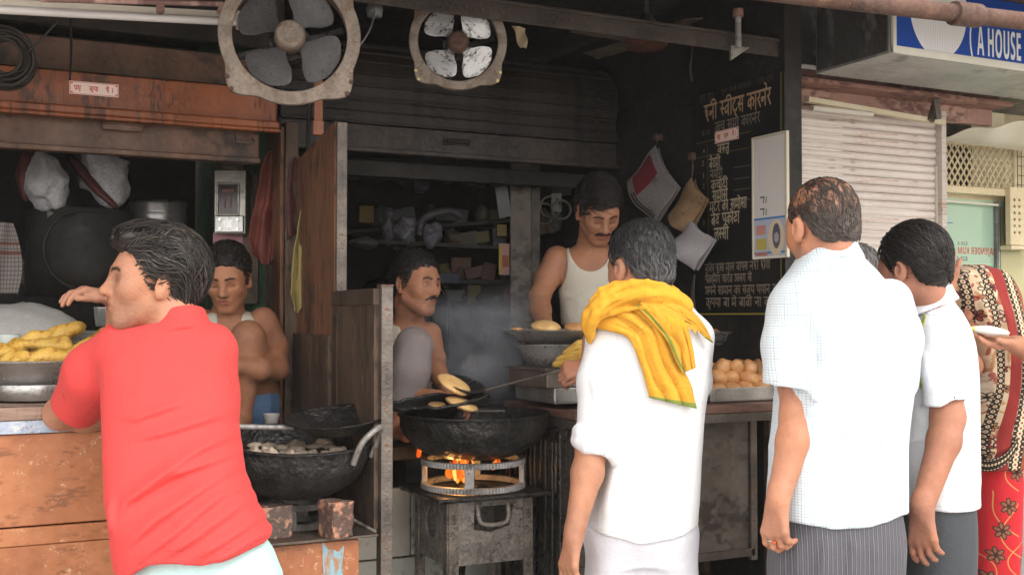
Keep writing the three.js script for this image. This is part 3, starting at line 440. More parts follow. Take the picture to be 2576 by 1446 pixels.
    const cells = []; for (const [bi, bj, bk] of act) for (let k = 0; k < B; k++) for (let j = 0; j < B; j++) for (let i = 0; i < B; i++) {
      const I = bi * B + i, J = bj * B + j, K = bk * B + k; if (I >= nx - 1 || J >= ny - 1 || K >= nz - 1) continue;
      let m = 0; for (let c = 0; c < 8; c++) { v[c] = vals[at(I + (c & 1), J + ((c >> 1) & 1), K + (c >> 2))]; if (v[c] < 0) m |= 1 << c; } if (m === 0 || m === 255) continue;
      let x = 0, y = 0, z = 0, q = 0; for (const [a, b] of E) if ((v[a] < 0) !== (v[b] < 0)) { const t = v[a] / (v[a] - v[b]); x += (a & 1) + t * ((b & 1) - (a & 1)); y += ((a >> 1) & 1) + t * (((b >> 1) & 1) - ((a >> 1) & 1)); z += (a >> 2) + t * ((b >> 2) - (a >> 2)); q++; }
      vid[at(I, J, K)] = pos.length / 3; pos.push(lo.x + (I + x / q) * cell, lo.y + (J + y / q) * cell, lo.z + (K + z / q) * cell); cells.push([I, J, K]);
    }
    for (const [I, J, K] of cells) {
      const s = vals[at(I, J, K)] < 0, quad = (a, b, c, d) => { if (a < 0 || b < 0 || c < 0 || d < 0) return; if (s) idx.push(a, b, c, a, c, d); else idx.push(a, c, b, a, d, c); };
      if (J > 0 && K > 0 && s !== vals[at(I + 1, J, K)] < 0) quad(vid[at(I, J - 1, K - 1)], vid[at(I, J, K - 1)], vid[at(I, J, K)], vid[at(I, J - 1, K)]);
      if (I > 0 && K > 0 && s !== vals[at(I, J + 1, K)] < 0) quad(vid[at(I - 1, J, K - 1)], vid[at(I - 1, J, K)], vid[at(I, J, K)], vid[at(I, J, K - 1)]);
      if (I > 0 && J > 0 && s !== vals[at(I, J, K + 1)] < 0) quad(vid[at(I - 1, J - 1, K)], vid[at(I, J - 1, K)], vid[at(I, J, K)], vid[at(I - 1, J, K)]);
    }
    const g = new THREE.BufferGeometry(); g.setAttribute('position', new THREE.Float32BufferAttribute(pos, 3)); g.setIndex(idx); g.computeVertexNormals();
    const N = pos.length / 3, uv = new Float32Array(N * 2), nr = g.attributes.normal.array; let col = paint ? new Float32Array(N * 3) : null;
    for (let i = 0; i < N; i++) { const x = pos[i * 3], y = pos[i * 3 + 1], z = pos[i * 3 + 2], w = uvOf ? uvOf(x, y, z) : [x - 0.8 * Math.min(0, z - 0.07) * Math.tanh(x * 14), y - 0.8 * Math.min(0, z - 0.03)]; uv[i * 2] = w[0]; uv[i * 2 + 1] = w[1]; if (col) { const c = paint(x, y, z, nr[i * 3], nr[i * 3 + 1], nr[i * 3 + 2]); col[i * 3] = c[0]; col[i * 3 + 1] = c[1]; col[i * 3 + 2] = c[2]; } }
    g.setAttribute('uv', new THREE.BufferAttribute(uv, 2)); if (col) g.setAttribute('color', new THREE.BufferAttribute(col, 3));
    return g;
  }
}
const skinM = new THREE.MeshPhysicalMaterial({ vertexColors: true, roughness: 0.52, specularIntensity: 0.5, sheen: 0.15, sheenRoughness: 0.5, sheenColor: new THREE.Color(0.6, 0.4, 0.3) });
{ const t = rbTex(1).clone(); t.repeat.set(9, 9); skinM.bumpMap = t; skinM.bumpScale = 0.0009; }
const hairM = new THREE.MeshPhysicalMaterial({ vertexColors: true, roughness: 0.42, specularIntensity: 0.8 });
const eyeM = new THREE.MeshPhysicalMaterial({ vertexColors: true, roughness: 0.12, clearcoat: 0.6 });
const clothM = (r, g, b, extra = {}) => { const m = new THREE.MeshPhysicalMaterial({ color: new THREE.Color().setRGB(r, g, b), roughness: 0.88, sheen: 0.25, sheenRoughness: 0.6, sheenColor: new THREE.Color(1, 1, 1), ...extra }); const t = rbTex(0).clone(); t.repeat.set(9, 9); m.bumpMap = t; m.bumpScale = 0.0012; return m; };
// ---------------------------------------------------------------- a person: frame, head, hands
class Person {
  constructor(label, px, d, baseY = 0) { const p = P(px, H / 2, d); p.y = baseY; this.g = thing('person', label, 'person', p, -PHI); this.o = p; this.body = new Field(); this.skin = [0.3, 0.145, 0.082]; this.heads = []; this.after = []; }
  L(px, py, d) { const v = P(px, py, d).sub(this.o); return V(v.dot(R3), v.y, -v.dot(FW)); }
  rows(d, list, grow = 0) { return list.map(([py, xl, xr, b, dd]) => { const q = this.L((xl + xr) / 2, py, dd ?? d), s = (dd ?? d) / F; return { y: q.y, x: q.x, z: q.z, a: (xr - xl) / 2 * s + grow, b: b + grow }; }); }
  // yaw 0 looks at the camera, negative turns to the picture's left; pitch positive looks down; o: eye-level middle of the head
  head(px, py, d, yaw, pitch, roll = 0, s = 1, opt = {}) {
    yaw -= Math.atan((px - W / 2) / F) * 180 / Math.PI;
    const o = this.L(px, py, d), q = new THREE.Quaternion().setFromEuler(new THREE.Euler(pitch * Math.PI / 180, yaw * Math.PI / 180, roll * Math.PI / 180, 'YXZ')), qi = q.clone().invert(), v = V();
    const loc = (x, y, z) => v.set(x - o.x, y - o.y, z - o.z).applyQuaternion(qi).divideScalar(s), out = (x, y, z) => V(x, y, z).multiplyScalar(s).applyQuaternion(q).add(o);
    const f = new Field(), W_ = opt.wide ?? 1, C = (a, b, ra, rb, k, op) => f.cap(V(...a), V(...b), ra, rb, k, op), S = (c, r, k, op) => f.cap(V(...c), V(...c), r, r, k, op), both = (fn) => { fn(1); fn(-1); };
    f.ell(V(0, 0.035, -0.015), [0.076 * W_, 0.088, 0.097], 0.02); f.ell(V(0, -0.042, 0.03), [0.059 * W_, 0.074, 0.062], 0.035); f.ell(V(0, 0.005, 0.04), [0.066 * W_, 0.06, 0.052], 0.03);
    C([-0.012, -0.1, 0.068], [0.012, -0.1, 0.068], 0.017, 0.017, 0.03); both((e) => { C([e * 0.05 * W_, -0.06, 0.0], [e * 0.014, -0.1, 0.062], 0.019, 0.015, 0.03); S([e * 0.041 * W_, -0.024, 0.058], 0.022, 0.025); C([e * 0.016, 0.02, 0.083], [e * 0.046, 0.02, 0.07], 0.01, 0.008, 0.018); });
    both((e) => f.cap(V(e * 0.031, -0.002, 0.1), V(e * 0.034, -0.002, 0.098), 0.0145, 0.0135, 0.016, 1)); both((e) => S([e * 0.0315, -0.0015, 0.0715], 0.0145, 0.004));
    C([0, 0.012, 0.086], [0, -0.03, 0.108], 0.008, 0.0115, 0.014); S([0, -0.033, 0.109], 0.0118, 0.008); both((e) => { S([e * 0.0138, -0.0365, 0.0985], 0.0092, 0.008); S([e * 0.0065, -0.0435, 0.106], 0.0038, 0.004, 1); });
    f.ell(V(0, -0.064, 0.079), [0.027, 0.02, 0.016], 0.018); C([-0.013, -0.0605, 0.094], [0.013, -0.0605, 0.094], 0.0058, 0.0058, 0.008); both((e) => S([e * 0.019, -0.0625, 0.088], 0.005, 0.008)); C([-0.012, -0.0715, 0.0925], [0.012, -0.0715, 0.0925], 0.0068, 0.0068, 0.008); C([-0.02, -0.0655, 0.099], [0.02, -0.0655, 0.099], 0.0024, 0.0024, 0.005, 1);
    both((e) => { const rt = new THREE.Quaternion().setFromEuler(new THREE.Euler(-0.2, e * 0.42, 0)); f.ell(V(e * 0.083 * W_, -0.012, -0.012), [0.0085, 0.033, 0.02], 0.008, 0, rt); f.ell(V(e * 0.093 * W_, -0.006, -0.006), [0.008, 0.018, 0.01], 0.006, 1, rt); S([e * 0.078 * W_, -0.036, -0.004], 0.009, 0.008); });
    f.ell(V(0, -0.06, -0.035), [0.05, 0.07, 0.055], 0.03);
    this.body.add((x, y, z) => { loc(x, y, z); return f.at(v.x, v.y, v.z) * s; }, out(0, -0.005, 0), 0.155 * s, 0.02);
    const hd = { o, q, s, loc, out, f, v, opt, W: W_ }; this.heads.push(hd);
    for (const e of [1, -1]) { // eyes: an almond patch on each eyeball
      const low = opt.lids ?? 0, n = 10, m = 6, pos = [], idx = [], col = []; for (let j = 0; j <= m; j++) for (let i = 0; i <= n; i++) { const u = i / n * 2 - 1, w = 1 - u * u, top = lerp(0.36, -0.32, low) * Math.pow(w, 0.7), bot = -0.42 * Math.pow(w, 0.8), ph = lerp(bot, Math.max(bot + 0.05, top), j / m) - 0.03, th = u * 0.82 + e * 0.12, r = 0.01475; const p = out(e * 0.0315 + r * Math.sin(th) * Math.cos(ph), -0.0015 + r * Math.sin(ph), 0.0715 + r * Math.cos(th) * Math.cos(ph)); pos.push(p.x, p.y, p.z); const da = Math.hypot(th - (opt.gaze?.[0] ?? 0), ph - (opt.gaze?.[1] ?? 0)); const c = j === m || low > 0.85 ? [0.01, 0.008, 0.007] : da < 0.42 ? [0.015, 0.008, 0.005] : [0.5, 0.45, 0.4]; col.push(...c); }
      for (let j = 0; j < m; j++) for (let i = 0; i < n; i++) { const a = j * (n + 1) + i; idx.push(a, a + 1, a + n + 2, a, a + n + 2, a + n + 1); }
      const g = new THREE.BufferGeometry(); g.setAttribute('position', new THREE.Float32BufferAttribute(pos, 3)); g.setAttribute('color', new THREE.Float32BufferAttribute(col, 3)); g.setIndex(idx); g.computeVertexNormals(); if (!opt.noface) this.after.push(() => part('eye', g, eyeM, this.g));
    }
    return hd;
  }
  // wrist point, direction to the fingers, direction the palm faces, thumb on side e of (dir x palm); curls per joint
  hand(w, dir, palm, e, curl = [0.3, 0.4, 0.3], s = 1, spread = 0.07, thumbOut = 0.6) {
    const f = this.body, d = dir.clone().normalize(), n = palm.clone().addScaledVector(d, -palm.dot(d)).normalize(), sd = V().crossVectors(d, n).normalize().multiplyScalar(e), at = (a, b, c) => w.clone().addScaledVector(d, a * s).addScaledVector(sd, b * s).addScaledVector(n, c * s);
    const offs = [0.031, 0.0106, -0.0104, -0.03], len = [0.066, 0.074, 0.069, 0.054], base = [0.088, 0.092, 0.087, 0.079];
    f.cap(at(-0.02, 0, 0), at(0.02, 0, 0), 0.0225 * s, 0.021 * s, 0.02);
    offs.forEach((b, i) => { f.cap(at(0.015, b * 0.5, 0), at(base[i], b, -0.003), 0.014 * s, 0.0115 * s, 0.014);
      let p = at(base[i], b, -0.003), ang = 0; const sp = spread * (1.5 - i) / 1.5, lr = [0.46, 0.3, 0.24], rr = [0.0095, 0.0085, 0.0076, 0.0064];
      for (let j = 0; j < 3; j++) { ang += (Array.isArray(curl[j]) ? curl[j][i] : curl[j]); const dd = d.clone().multiplyScalar(Math.cos(ang)).addScaledVector(n, Math.sin(ang)).addScaledVector(sd, sp).normalize(), q = p.clone().addScaledVector(dd, len[i] * lr[j] * s); f.cap(p, q, rr[j] * s, rr[j + 1] * s, j ? 0.004 : 0.006); p = q; }
    });
    f.cap(at(0.022, 0.02, 0.006), at(0.055, 0.034, 0.014), 0.016 * s, 0.013 * s, 0.014); const t0 = at(0.055, 0.034, 0.014), t1 = at(0.083, 0.034 + 0.022 * thumbOut, 0.02), t2 = at(0.106, 0.034 + 0.026 * thumbOut, 0.026); f.cap(t0, t1, 0.0118 * s, 0.0098 * s, 0.006); f.cap(t1, t2, 0.0096 * s, 0.0078 * s, 0.004);
    return at;
  }
  arm(pts, rs) { this.body.chain(pts, rs, 0.02); return this; }
  paint(x, y, z, nx, ny, nz) {
    const k = 1 + 0.13 * n3(x * 11, y * 11, z * 11) + 0.08 * n3(x * 60, y * 60, z * 60) + 0.05 * n3(x * 170, y * 170, z * 170), rd = 0.1 * n3(x * 17 + 5, y * 17, z * 17); let c = [this.skin[0] * k * (1 + rd * 0.4), this.skin[1] * k, this.skin[2] * k * (1 - rd)];
    for (const h of this.heads) { const v = h.loc(x, y, z); if (v.lengthSq() > 0.03 || h.opt.noface) continue; const { x: a, y: b, z: e } = v, A = Math.abs(a), hair = h.opt.brow ?? [0.012, 0.009, 0.007];
      if (e > 0.05) {
        const lip = Math.max(0, 1 - Math.hypot(a / 0.025, (b + 0.066) / 0.0125)); c = mix3(c, [this.skin[0] * 0.72, this.skin[1] * 0.5, this.skin[2] * 0.56], sstep(0, 0.35, lip) * (e > 0.075 ? 1 : 0));
        const bb = 0.0205 + 0.003 * sstep(0.01, 0.034, A) - 0.006 * sstep(0.036, 0.052, A); c = mix3(c, [this.skin[0] * 0.62, this.skin[1] * 0.55, this.skin[2] * 0.55], 0.7 * (1 - sstep(0.5, 1.25, Math.hypot((A - 0.032) / 0.02, (b + 0.001) / 0.013)))); c = mix3(c, hair, 0.95 * (1 - sstep(0.0032, 0.0062 - 0.05 * Math.max(0, A - 0.034), Math.abs(b - bb))) * sstep(0.009, 0.014, A) * (1 - sstep(0.047, 0.053, A)));
        if (h.opt.lids > 0.5) { const lx = (A - 0.0315) / 0.0165; c = mix3(c, hair, 0.85 * (1 - sstep(0.0012, 0.0026, Math.abs(b + 0.0085 - 0.004 * lx * lx))) * (1 - sstep(0.8, 1, Math.abs(lx)))); }
      }
      if (h.opt.stubble) { const st = sstep(-0.04, -0.07, b) * sstep(-0.02, 0.01, e) * (0.55 + 0.45 * n3(a * 260, b * 260, e * 260)); c = mix3(c, h.opt.stubbleCol ?? [0.05, 0.04, 0.035], clamp(st) * h.opt.stubble); }
      if (h.opt.scalp) c = mix3(c, h.opt.scalp, sstep(0.02, 0.05, b) * sstep(0.03, -0.01, e) * 0.5);
    }
    return c;
  }
  // hair on head h: cap thickness t, hair line z -> y, colour(rnd, v) and locks
  hair(h, { t = 0.012, top = 0, line, col, locks = 500, len = 0.05, lr = 0.0016, lift = 0.006, flow = (p) => V(p.x * 4, -0.3, -1), rough = 0.002, clump = 0.003, extra = [], jit = 0.7, seed = 1, cell = 0.0036, mask, thinCol, back = 0 }) {
    const f = new Field(), yl = (z) => { let i = 0; while (i < line.length - 2 && line[i + 1][0] > z) i++; const [za, ya] = line[i], [zb, yb] = line[i + 1]; return lerp(ya, yb, clamp((za - z) / (za - zb))); };
    const cc = V(0, 0.035 + top * 0.5, -0.017 - back * 0.5), rr = [(0.0765 + t) * h.W, 0.089 + t + top * 0.5, 0.098 + t + back * 0.5];
    f.ell(cc, rr, 0.01); f.ell(V(0, -0.03, -0.05), [0.062 * h.W + t * 0.6, 0.06, 0.05 + t], 0.03);
    for (const [e, er] of extra) f.ell(V(...e), er, 0.02);
    const fs = new Field(); fs.p = f.p.slice();
    f.cut((x, y, z) => (yl(z) + (z > 0.03 ? 0.012 * sstep(0.016, 0.046, Math.abs(x)) + 0.006 * n3(x * 75, 2, seed) : 0) - y) * 0.8 + 0.004 * n3(x * 110, y * 110, z * 110), 0.008);
    f.post = (x, y, z, d) => d - clump * (n3(x * 38 + seed, y * 38, z * 30) + 0.4 * n3(x * 90, y * 90, z * 70 + seed)) - rough * n3(x * 200, y * 150, z * 60 + seed);
    const r = rng(seed * 97 + 5), colAt = (v) => col(0.5 + 0.5 * n3(v.x * 130, v.y * 60, v.z * 30 + seed), v);
    const g = f.mesh(cell, (x, y, z) => { let c = colAt(V(x, y, z)); if (mask) c = mix3(c, thinCol, mask(V(x, y, z))); return c; });
    const list = [flat(g)], up = V(); let made = 0, tries = 0; const pos = [], cl = [], nr = [], idx = [];
    while (made < locks && tries++ < locks * 8) {
      const th = Math.acos(1 - 1.75 * r()), ph = r() * 6.283, dir = V(Math.sin(th) * Math.cos(ph), Math.cos(th), Math.sin(th) * Math.sin(ph)), p = V(cc.x + rr[0] * dir.x, cc.y + rr[1] * dir.y, cc.z + rr[2] * dir.z);
      for (let q = 0; q < 3; q++) p.addScaledVector(dir, clamp(-fs.at(p.x, p.y, p.z), -0.03, 0.03));
      if (p.y < yl(p.z) + 0.004) continue; if (mask && r() < mask(p)) continue; made++;
      const L = len * (0.5 + r()), n = 6, pts = [], c0 = col(r(), p), curl = (r() - 0.5) * 2, turn = (r() - 0.5) * jit, hgt = 0.15 + 0.5 * r();
      for (let i = 0; i <= n; i++) { const s = i / n; up.set((p.x - cc.x) / rr[0] ** 2, (p.y - cc.y) / rr[1] ** 2, (p.z - cc.z) / rr[2] ** 2).normalize(); const bump = clump * 0.5 + lift * hgt * (Math.sin(Math.min(1, s * 1.15) * 2.6) + 0.35 * s); pts.push(p.clone().addScaledVector(up, bump)); const fl = flow(p, r); fl.addScaledVector(up, -fl.dot(up)).normalize(); const sdv = V().crossVectors(up, fl); p.addScaledVector(fl, L / n).addScaledVector(sdv, (turn + curl * 0.5 * (i / n)) * L / n); if (s < 0.8) p.addScaledVector(up, clamp(-fs.at(p.x, p.y, p.z), -0.01, 0.01)); }
      const b0 = pos.length / 3; for (let i = 0; i <= n; i++) { const tg = pts[Math.min(n, i + 1)].clone().sub(pts[Math.max(0, i - 1)]).normalize(), a = V().crossVectors(tg, up).normalize(), b = V().crossVectors(tg, a), R = lr * (0.6 + 0.8 * r()) * Math.pow(1 - i / n, 0.5) + 0.0002; for (let k = 0; k < 3; k++) { const w = k * 2.094, nn = a.clone().multiplyScalar(Math.cos(w)).addScaledVector(b, Math.sin(w)), q = pts[i].clone().addScaledVector(nn, R); pos.push(q.x, q.y, q.z); nr.push(nn.x, nn.y, nn.z); cl.push(...c0); } if (i) for (let k = 0; k < 3; k++) { const k2 = (k + 1) % 3, u = b0 + (i - 1) * 3; idx.push(u + k, u + k2, u + 3 + k2, u + k, u + 3 + k2, u + 3 + k); } }
    }
    if (made) { const q = new THREE.BufferGeometry(); q.setAttribute('position', new THREE.Float32BufferAttribute(pos, 3)); q.setAttribute('normal', new THREE.Float32BufferAttribute(nr, 3)); q.setAttribute('uv', new THREE.Float32BufferAttribute(new Float32Array(pos.length / 3 * 2), 2)); q.setAttribute('color', new THREE.Float32BufferAttribute(cl, 3)); q.setIndex(idx); list.push(flat(q)); }
    const m = mergeGeometries(list); m.applyMatrix4(new THREE.Matrix4().compose(h.o, h.q, V(h.s, h.s, h.s))); part('hair', m, hairM, this.g);
  }
  moustache(h, w = 0.024, th = 0.0042, col = [0.012, 0.009, 0.008]) { const f = new Field(); for (const e of [1, -1]) f.chain([V(e * 0.002, -0.0495, 0.1005), V(e * w * 0.55, -0.053, 0.0955), V(e * w, -0.0615, 0.0865)], [th, th, th * 0.7], 0.004); f.post = (x, y, z, d) => d - 0.0012 * n3(x * 400, y * 120, z * 200); const g = f.mesh(0.0022, () => col); g.applyMatrix4(new THREE.Matrix4().compose(h.o, h.q, V(h.s, h.s, h.s))); part('moustache', g, hairM, this.g); }
  finish(cell = 0.0042) { part('body', this.body.mesh(cell, (...a) => this.paint(...a)), skinM, this.g); this.after.forEach((f) => f()); return this.g; }
  wear(name, f, cell, m, uv, label) { return part(name, f.mesh(cell, null, uv), m, this.g, label); }
  // the depth at which a view ray first meets a field
  hit(f, px, py, d0, d1, off = 0) { for (let d = d0; d < d1; d += 0.004) { const p = this.L(px, py, d); if (f.at(p.x, p.y, p.z) < off) return d; } return null; }
}
const BLACK = (k) => [0.011 + 0.01 * k, 0.009 + 0.008 * k, 0.0085 + 0.007 * k];
const LINE_SHORT = [[0.13, 0.088], [0.085, 0.076], [0.062, 0.05], [0.045, 0.03], [0.038, -0.005], [0.022, -0.02], [0.018, 0.02], [-0.02, 0.026], [-0.035, 0.0], [-0.05, -0.04], [-0.075, -0.062], [-0.13, -0.066]];
const wrinkle = (amp, fx, fy, fz, seed = 0) => (x, y, z) => { const a = n3(x * fx + seed, y * fy + 0.6 * x * fy + seed, z * fz), b = n3(x * fx * 1.9 - seed, y * fy * 2.1 - x * fy, z * fz * 1.8 + seed); return amp * ((1 - Math.abs(a) * 2) * 0.6 + (1 - Math.abs(b) * 2) * 0.35); };
function foldLines(person, d, list) { // fold ridges drawn along view points: [points, height, width]
  const lines = list.map(([pts, amp, w]) => { const q = pts.map(([x, y]) => person.L(x, y, d)), len = [0]; for (let i = 1; i < q.length; i++) len.push(len[i - 1] + q[i].distanceTo(q[i - 1])); return { q, len, amp, w }; });
  return (x, y) => { let t = 0; for (const { q, len, amp, w } of lines) { let best = 9, bs = 0, side = 1; for (let i = 0; i + 1 < q.length; i++) { const ax = q[i].x, ay = q[i].y, ex = q[i + 1].x - ax, ey = q[i + 1].y - ay, u = clamp(((x - ax) * ex + (y - ay) * ey) / (ex * ex + ey * ey)), dx = x - ax - u * ex, dy = y - ay - u * ey, r = Math.hypot(dx, dy); if (r < best) { best = r; bs = lerp(len[i], len[i + 1], u); side = ex * dy - ey * dx; } } if (best > w * 3) continue; const L = len[len.length - 1], k = best / (w * (1 + 0.35 * Math.tanh(side * 900))); t += amp * Math.exp(-k * k) * sstep(0, 0.35 * L, bs) * sstep(L, 0.65 * L, bs); } return t; };
}
function seams(person, f, m, d0, d1, list) { const dark = m.clone(); dark.color.multiplyScalar(0.7); for (const pts of list) { const q = pts.map(([x, y]) => V(x, y, 0)), cv = new THREE.CatmullRomCurve3(q), o = []; for (let i = 0; i <= 24; i++) { const c = cv.getPoint(i / 24), d = person.hit(f, c.x, c.y, d0, d1, 0); if (d) o.push(person.L(c.x, c.y, d)); } if (o.length > 3) part('seam', tube(o, 0.0013, 5, 60), dark, person.g); } }
// ================================================================ stroke lettering for the painted Hindi
const HG = { // [advance, strokes]; the head line is y = 0, the foot y = 10
  n: [8, 'M6 0V10 M6 5H3 C1 3.5 .5 6.5 2 6.8 C3.5 6.8 3 5.5 3 5'], r: [5.5, 'M2.5 0 C5 1 4.5 4.5 1.5 4.5 L5 10'], k: [10, 'M5 0V10 M5 4 C1 2.5 0 8 2.5 8 C4.5 8 5 5.5 5 4 C7 2 9.5 3.5 9 6 C8.8 7 8.5 7.5 8 8'],
  h: [7.5, 'M3.5 0V2 C1 2 1 4 3 4 H5 C2 4.5 1.5 7 4 7 C6 7 5.5 5.5 4.5 6 C3.5 7 4 9 6 10.5'], s: [9, 'M2 0 C4.5 1 4 4 1 4.5 L4 9 M3 5H7 M7 0V10'], s_: [6, 'M2 0 C4.5 1 4 4 1 4.5 L4 9 M3 5H6'],
  v: [8, 'M6 0V10 M6 4 C2 2 0 8 2.5 8 C5 8 6 6 6 4'], b: [8, 'M6 0V10 M6 4 C2 2 0 8 2.5 8 C5 8 6 6 6 4 M2 4.5 L5 7.5'], T: [7.5, 'M3.5 0V2 C0 2.5 0 8 3.5 8.5 C5 8.5 6 8 6.5 7'],
  D: [7.5, 'M3.5 0V2 C6.5 2 6 4.5 3.5 4.5 C.5 4.5 .5 8.5 4 8.5 C5.5 8.5 6 7.5 5.5 7'], p: [7.5, 'M1.5 0V3 C1.5 6.5 4 6.5 6 6 M6 0V10'], m: [8.5, 'M2 0V6.5 C.5 6 .5 8.5 2 8 C3 7.5 2 6.5 2 6.5 H6.5 M6.5 0V10'],
  t: [7.5, 'M6 0V10 M6 4.5 C2.5 3.5 1.5 6.5 3 9'], bh: [8.5, 'M2.5 0 C.5 0 .5 2.5 2 2 C3 1.5 2.5 0 2.5 0 V5.5 C1 6 1 8 2.5 7.5 M2.5 6H6.5 M6.5 0V10'], ch: [8, 'M6.5 0V10 M1 3H6.5 M2 3 C2 8 4.5 8 6.5 7'],
  l: [9, 'M7.5 0V10 M7.5 3.5 C5 2.5 4 5 4.8 7 M4.8 5 C3.5 2.5 .5 3 1 5.5 C1.2 7 2 8 3 8.5'], y: [8, 'M6.5 0V10 M1.5 0 C3.5 1 3 3 1.5 4 C1.5 7 4 7.5 6.5 6'], dh: [8, 'M6.5 0V10 M3 0 C0 .5 1 3 3 3.5 C0 5 1.5 8 6.5 6.5'],
  j: [8, 'M6.5 0V10 M6.5 4H3.5 C1.5 4 1.5 7 3 8.5 C4.5 9.5 5.5 8 4.5 7'], g: [7.5, 'M6 0V10 M2.5 0V5.5 C1 5.5 1 8 2 8'], a: [9, 'M8 0V10 M1.5 1.5 C3.5 0 5 3 2.5 4.5 C6 4.5 5 9 2.5 8.5 C1.5 8.5 1 8 .8 7 M4 4.8H8'],
  A: [3, 'M1.5 0V10'], i: [3, 'M1.5 0V10 M1.5 0 C2 -4 7 -4 9 0'], I: [4, 'M2 0V10 M2 0 C2 -4 -4 -4 -5 -1'], e: [0, 'M-1.8 0 C-2.2 -2 -4 -3 -5.5 -3'], E: [0, 'M-1.8 0 C-2.2 -2 -4 -3 -5.5 -3 M-1.8 0 C-1.2 -2 -3 -4.5 -5 -4.6'],
  u: [0, 'M-3.5 10.4 C-5 13.5 -.5 13.5 -2 11'], R: [0, 'M-2 10 C-5 11 -4 13.4 -1.6 13.2'], M: [0, 'M-3 -2.6 L-2.6 -2.4'], rf: [0, 'M-2 0 C.6 -1 0 -4.2 -2.6 -4'], hl: [0, 'M-4 10 L-1.6 12.4'], ra: [0, 'M-1.8 6 L-5 9'], '|': [4, 'M2 0V10'],
};
function hindi(g, text, x, y, size, lw = 1.5) { // text: words of space-separated signs, words divided by a slash
  g.save(); g.translate(x, y - size); g.scale(size / 10, size / 10); g.lineWidth = lw; g.lineCap = g.lineJoin = 'round';
  let pen = 0;
  for (const w of text.split('/')) {
    const from = pen; let bar = true;
    for (const k of w.trim().split(/\s+/)) { const q = HG[k]; if (!q) continue; if (k === '|') bar = false; g.save(); g.translate(pen, 0); g.stroke(new Path2D(q[1])); g.restore(); pen += q[0]; }
    if (bar) { g.beginPath(); g.moveTo(from - 0.4, 0); g.lineTo(pen, 0); g.stroke(); }
    pen += 5;
  }
  g.restore(); return pen * size / 10;
}
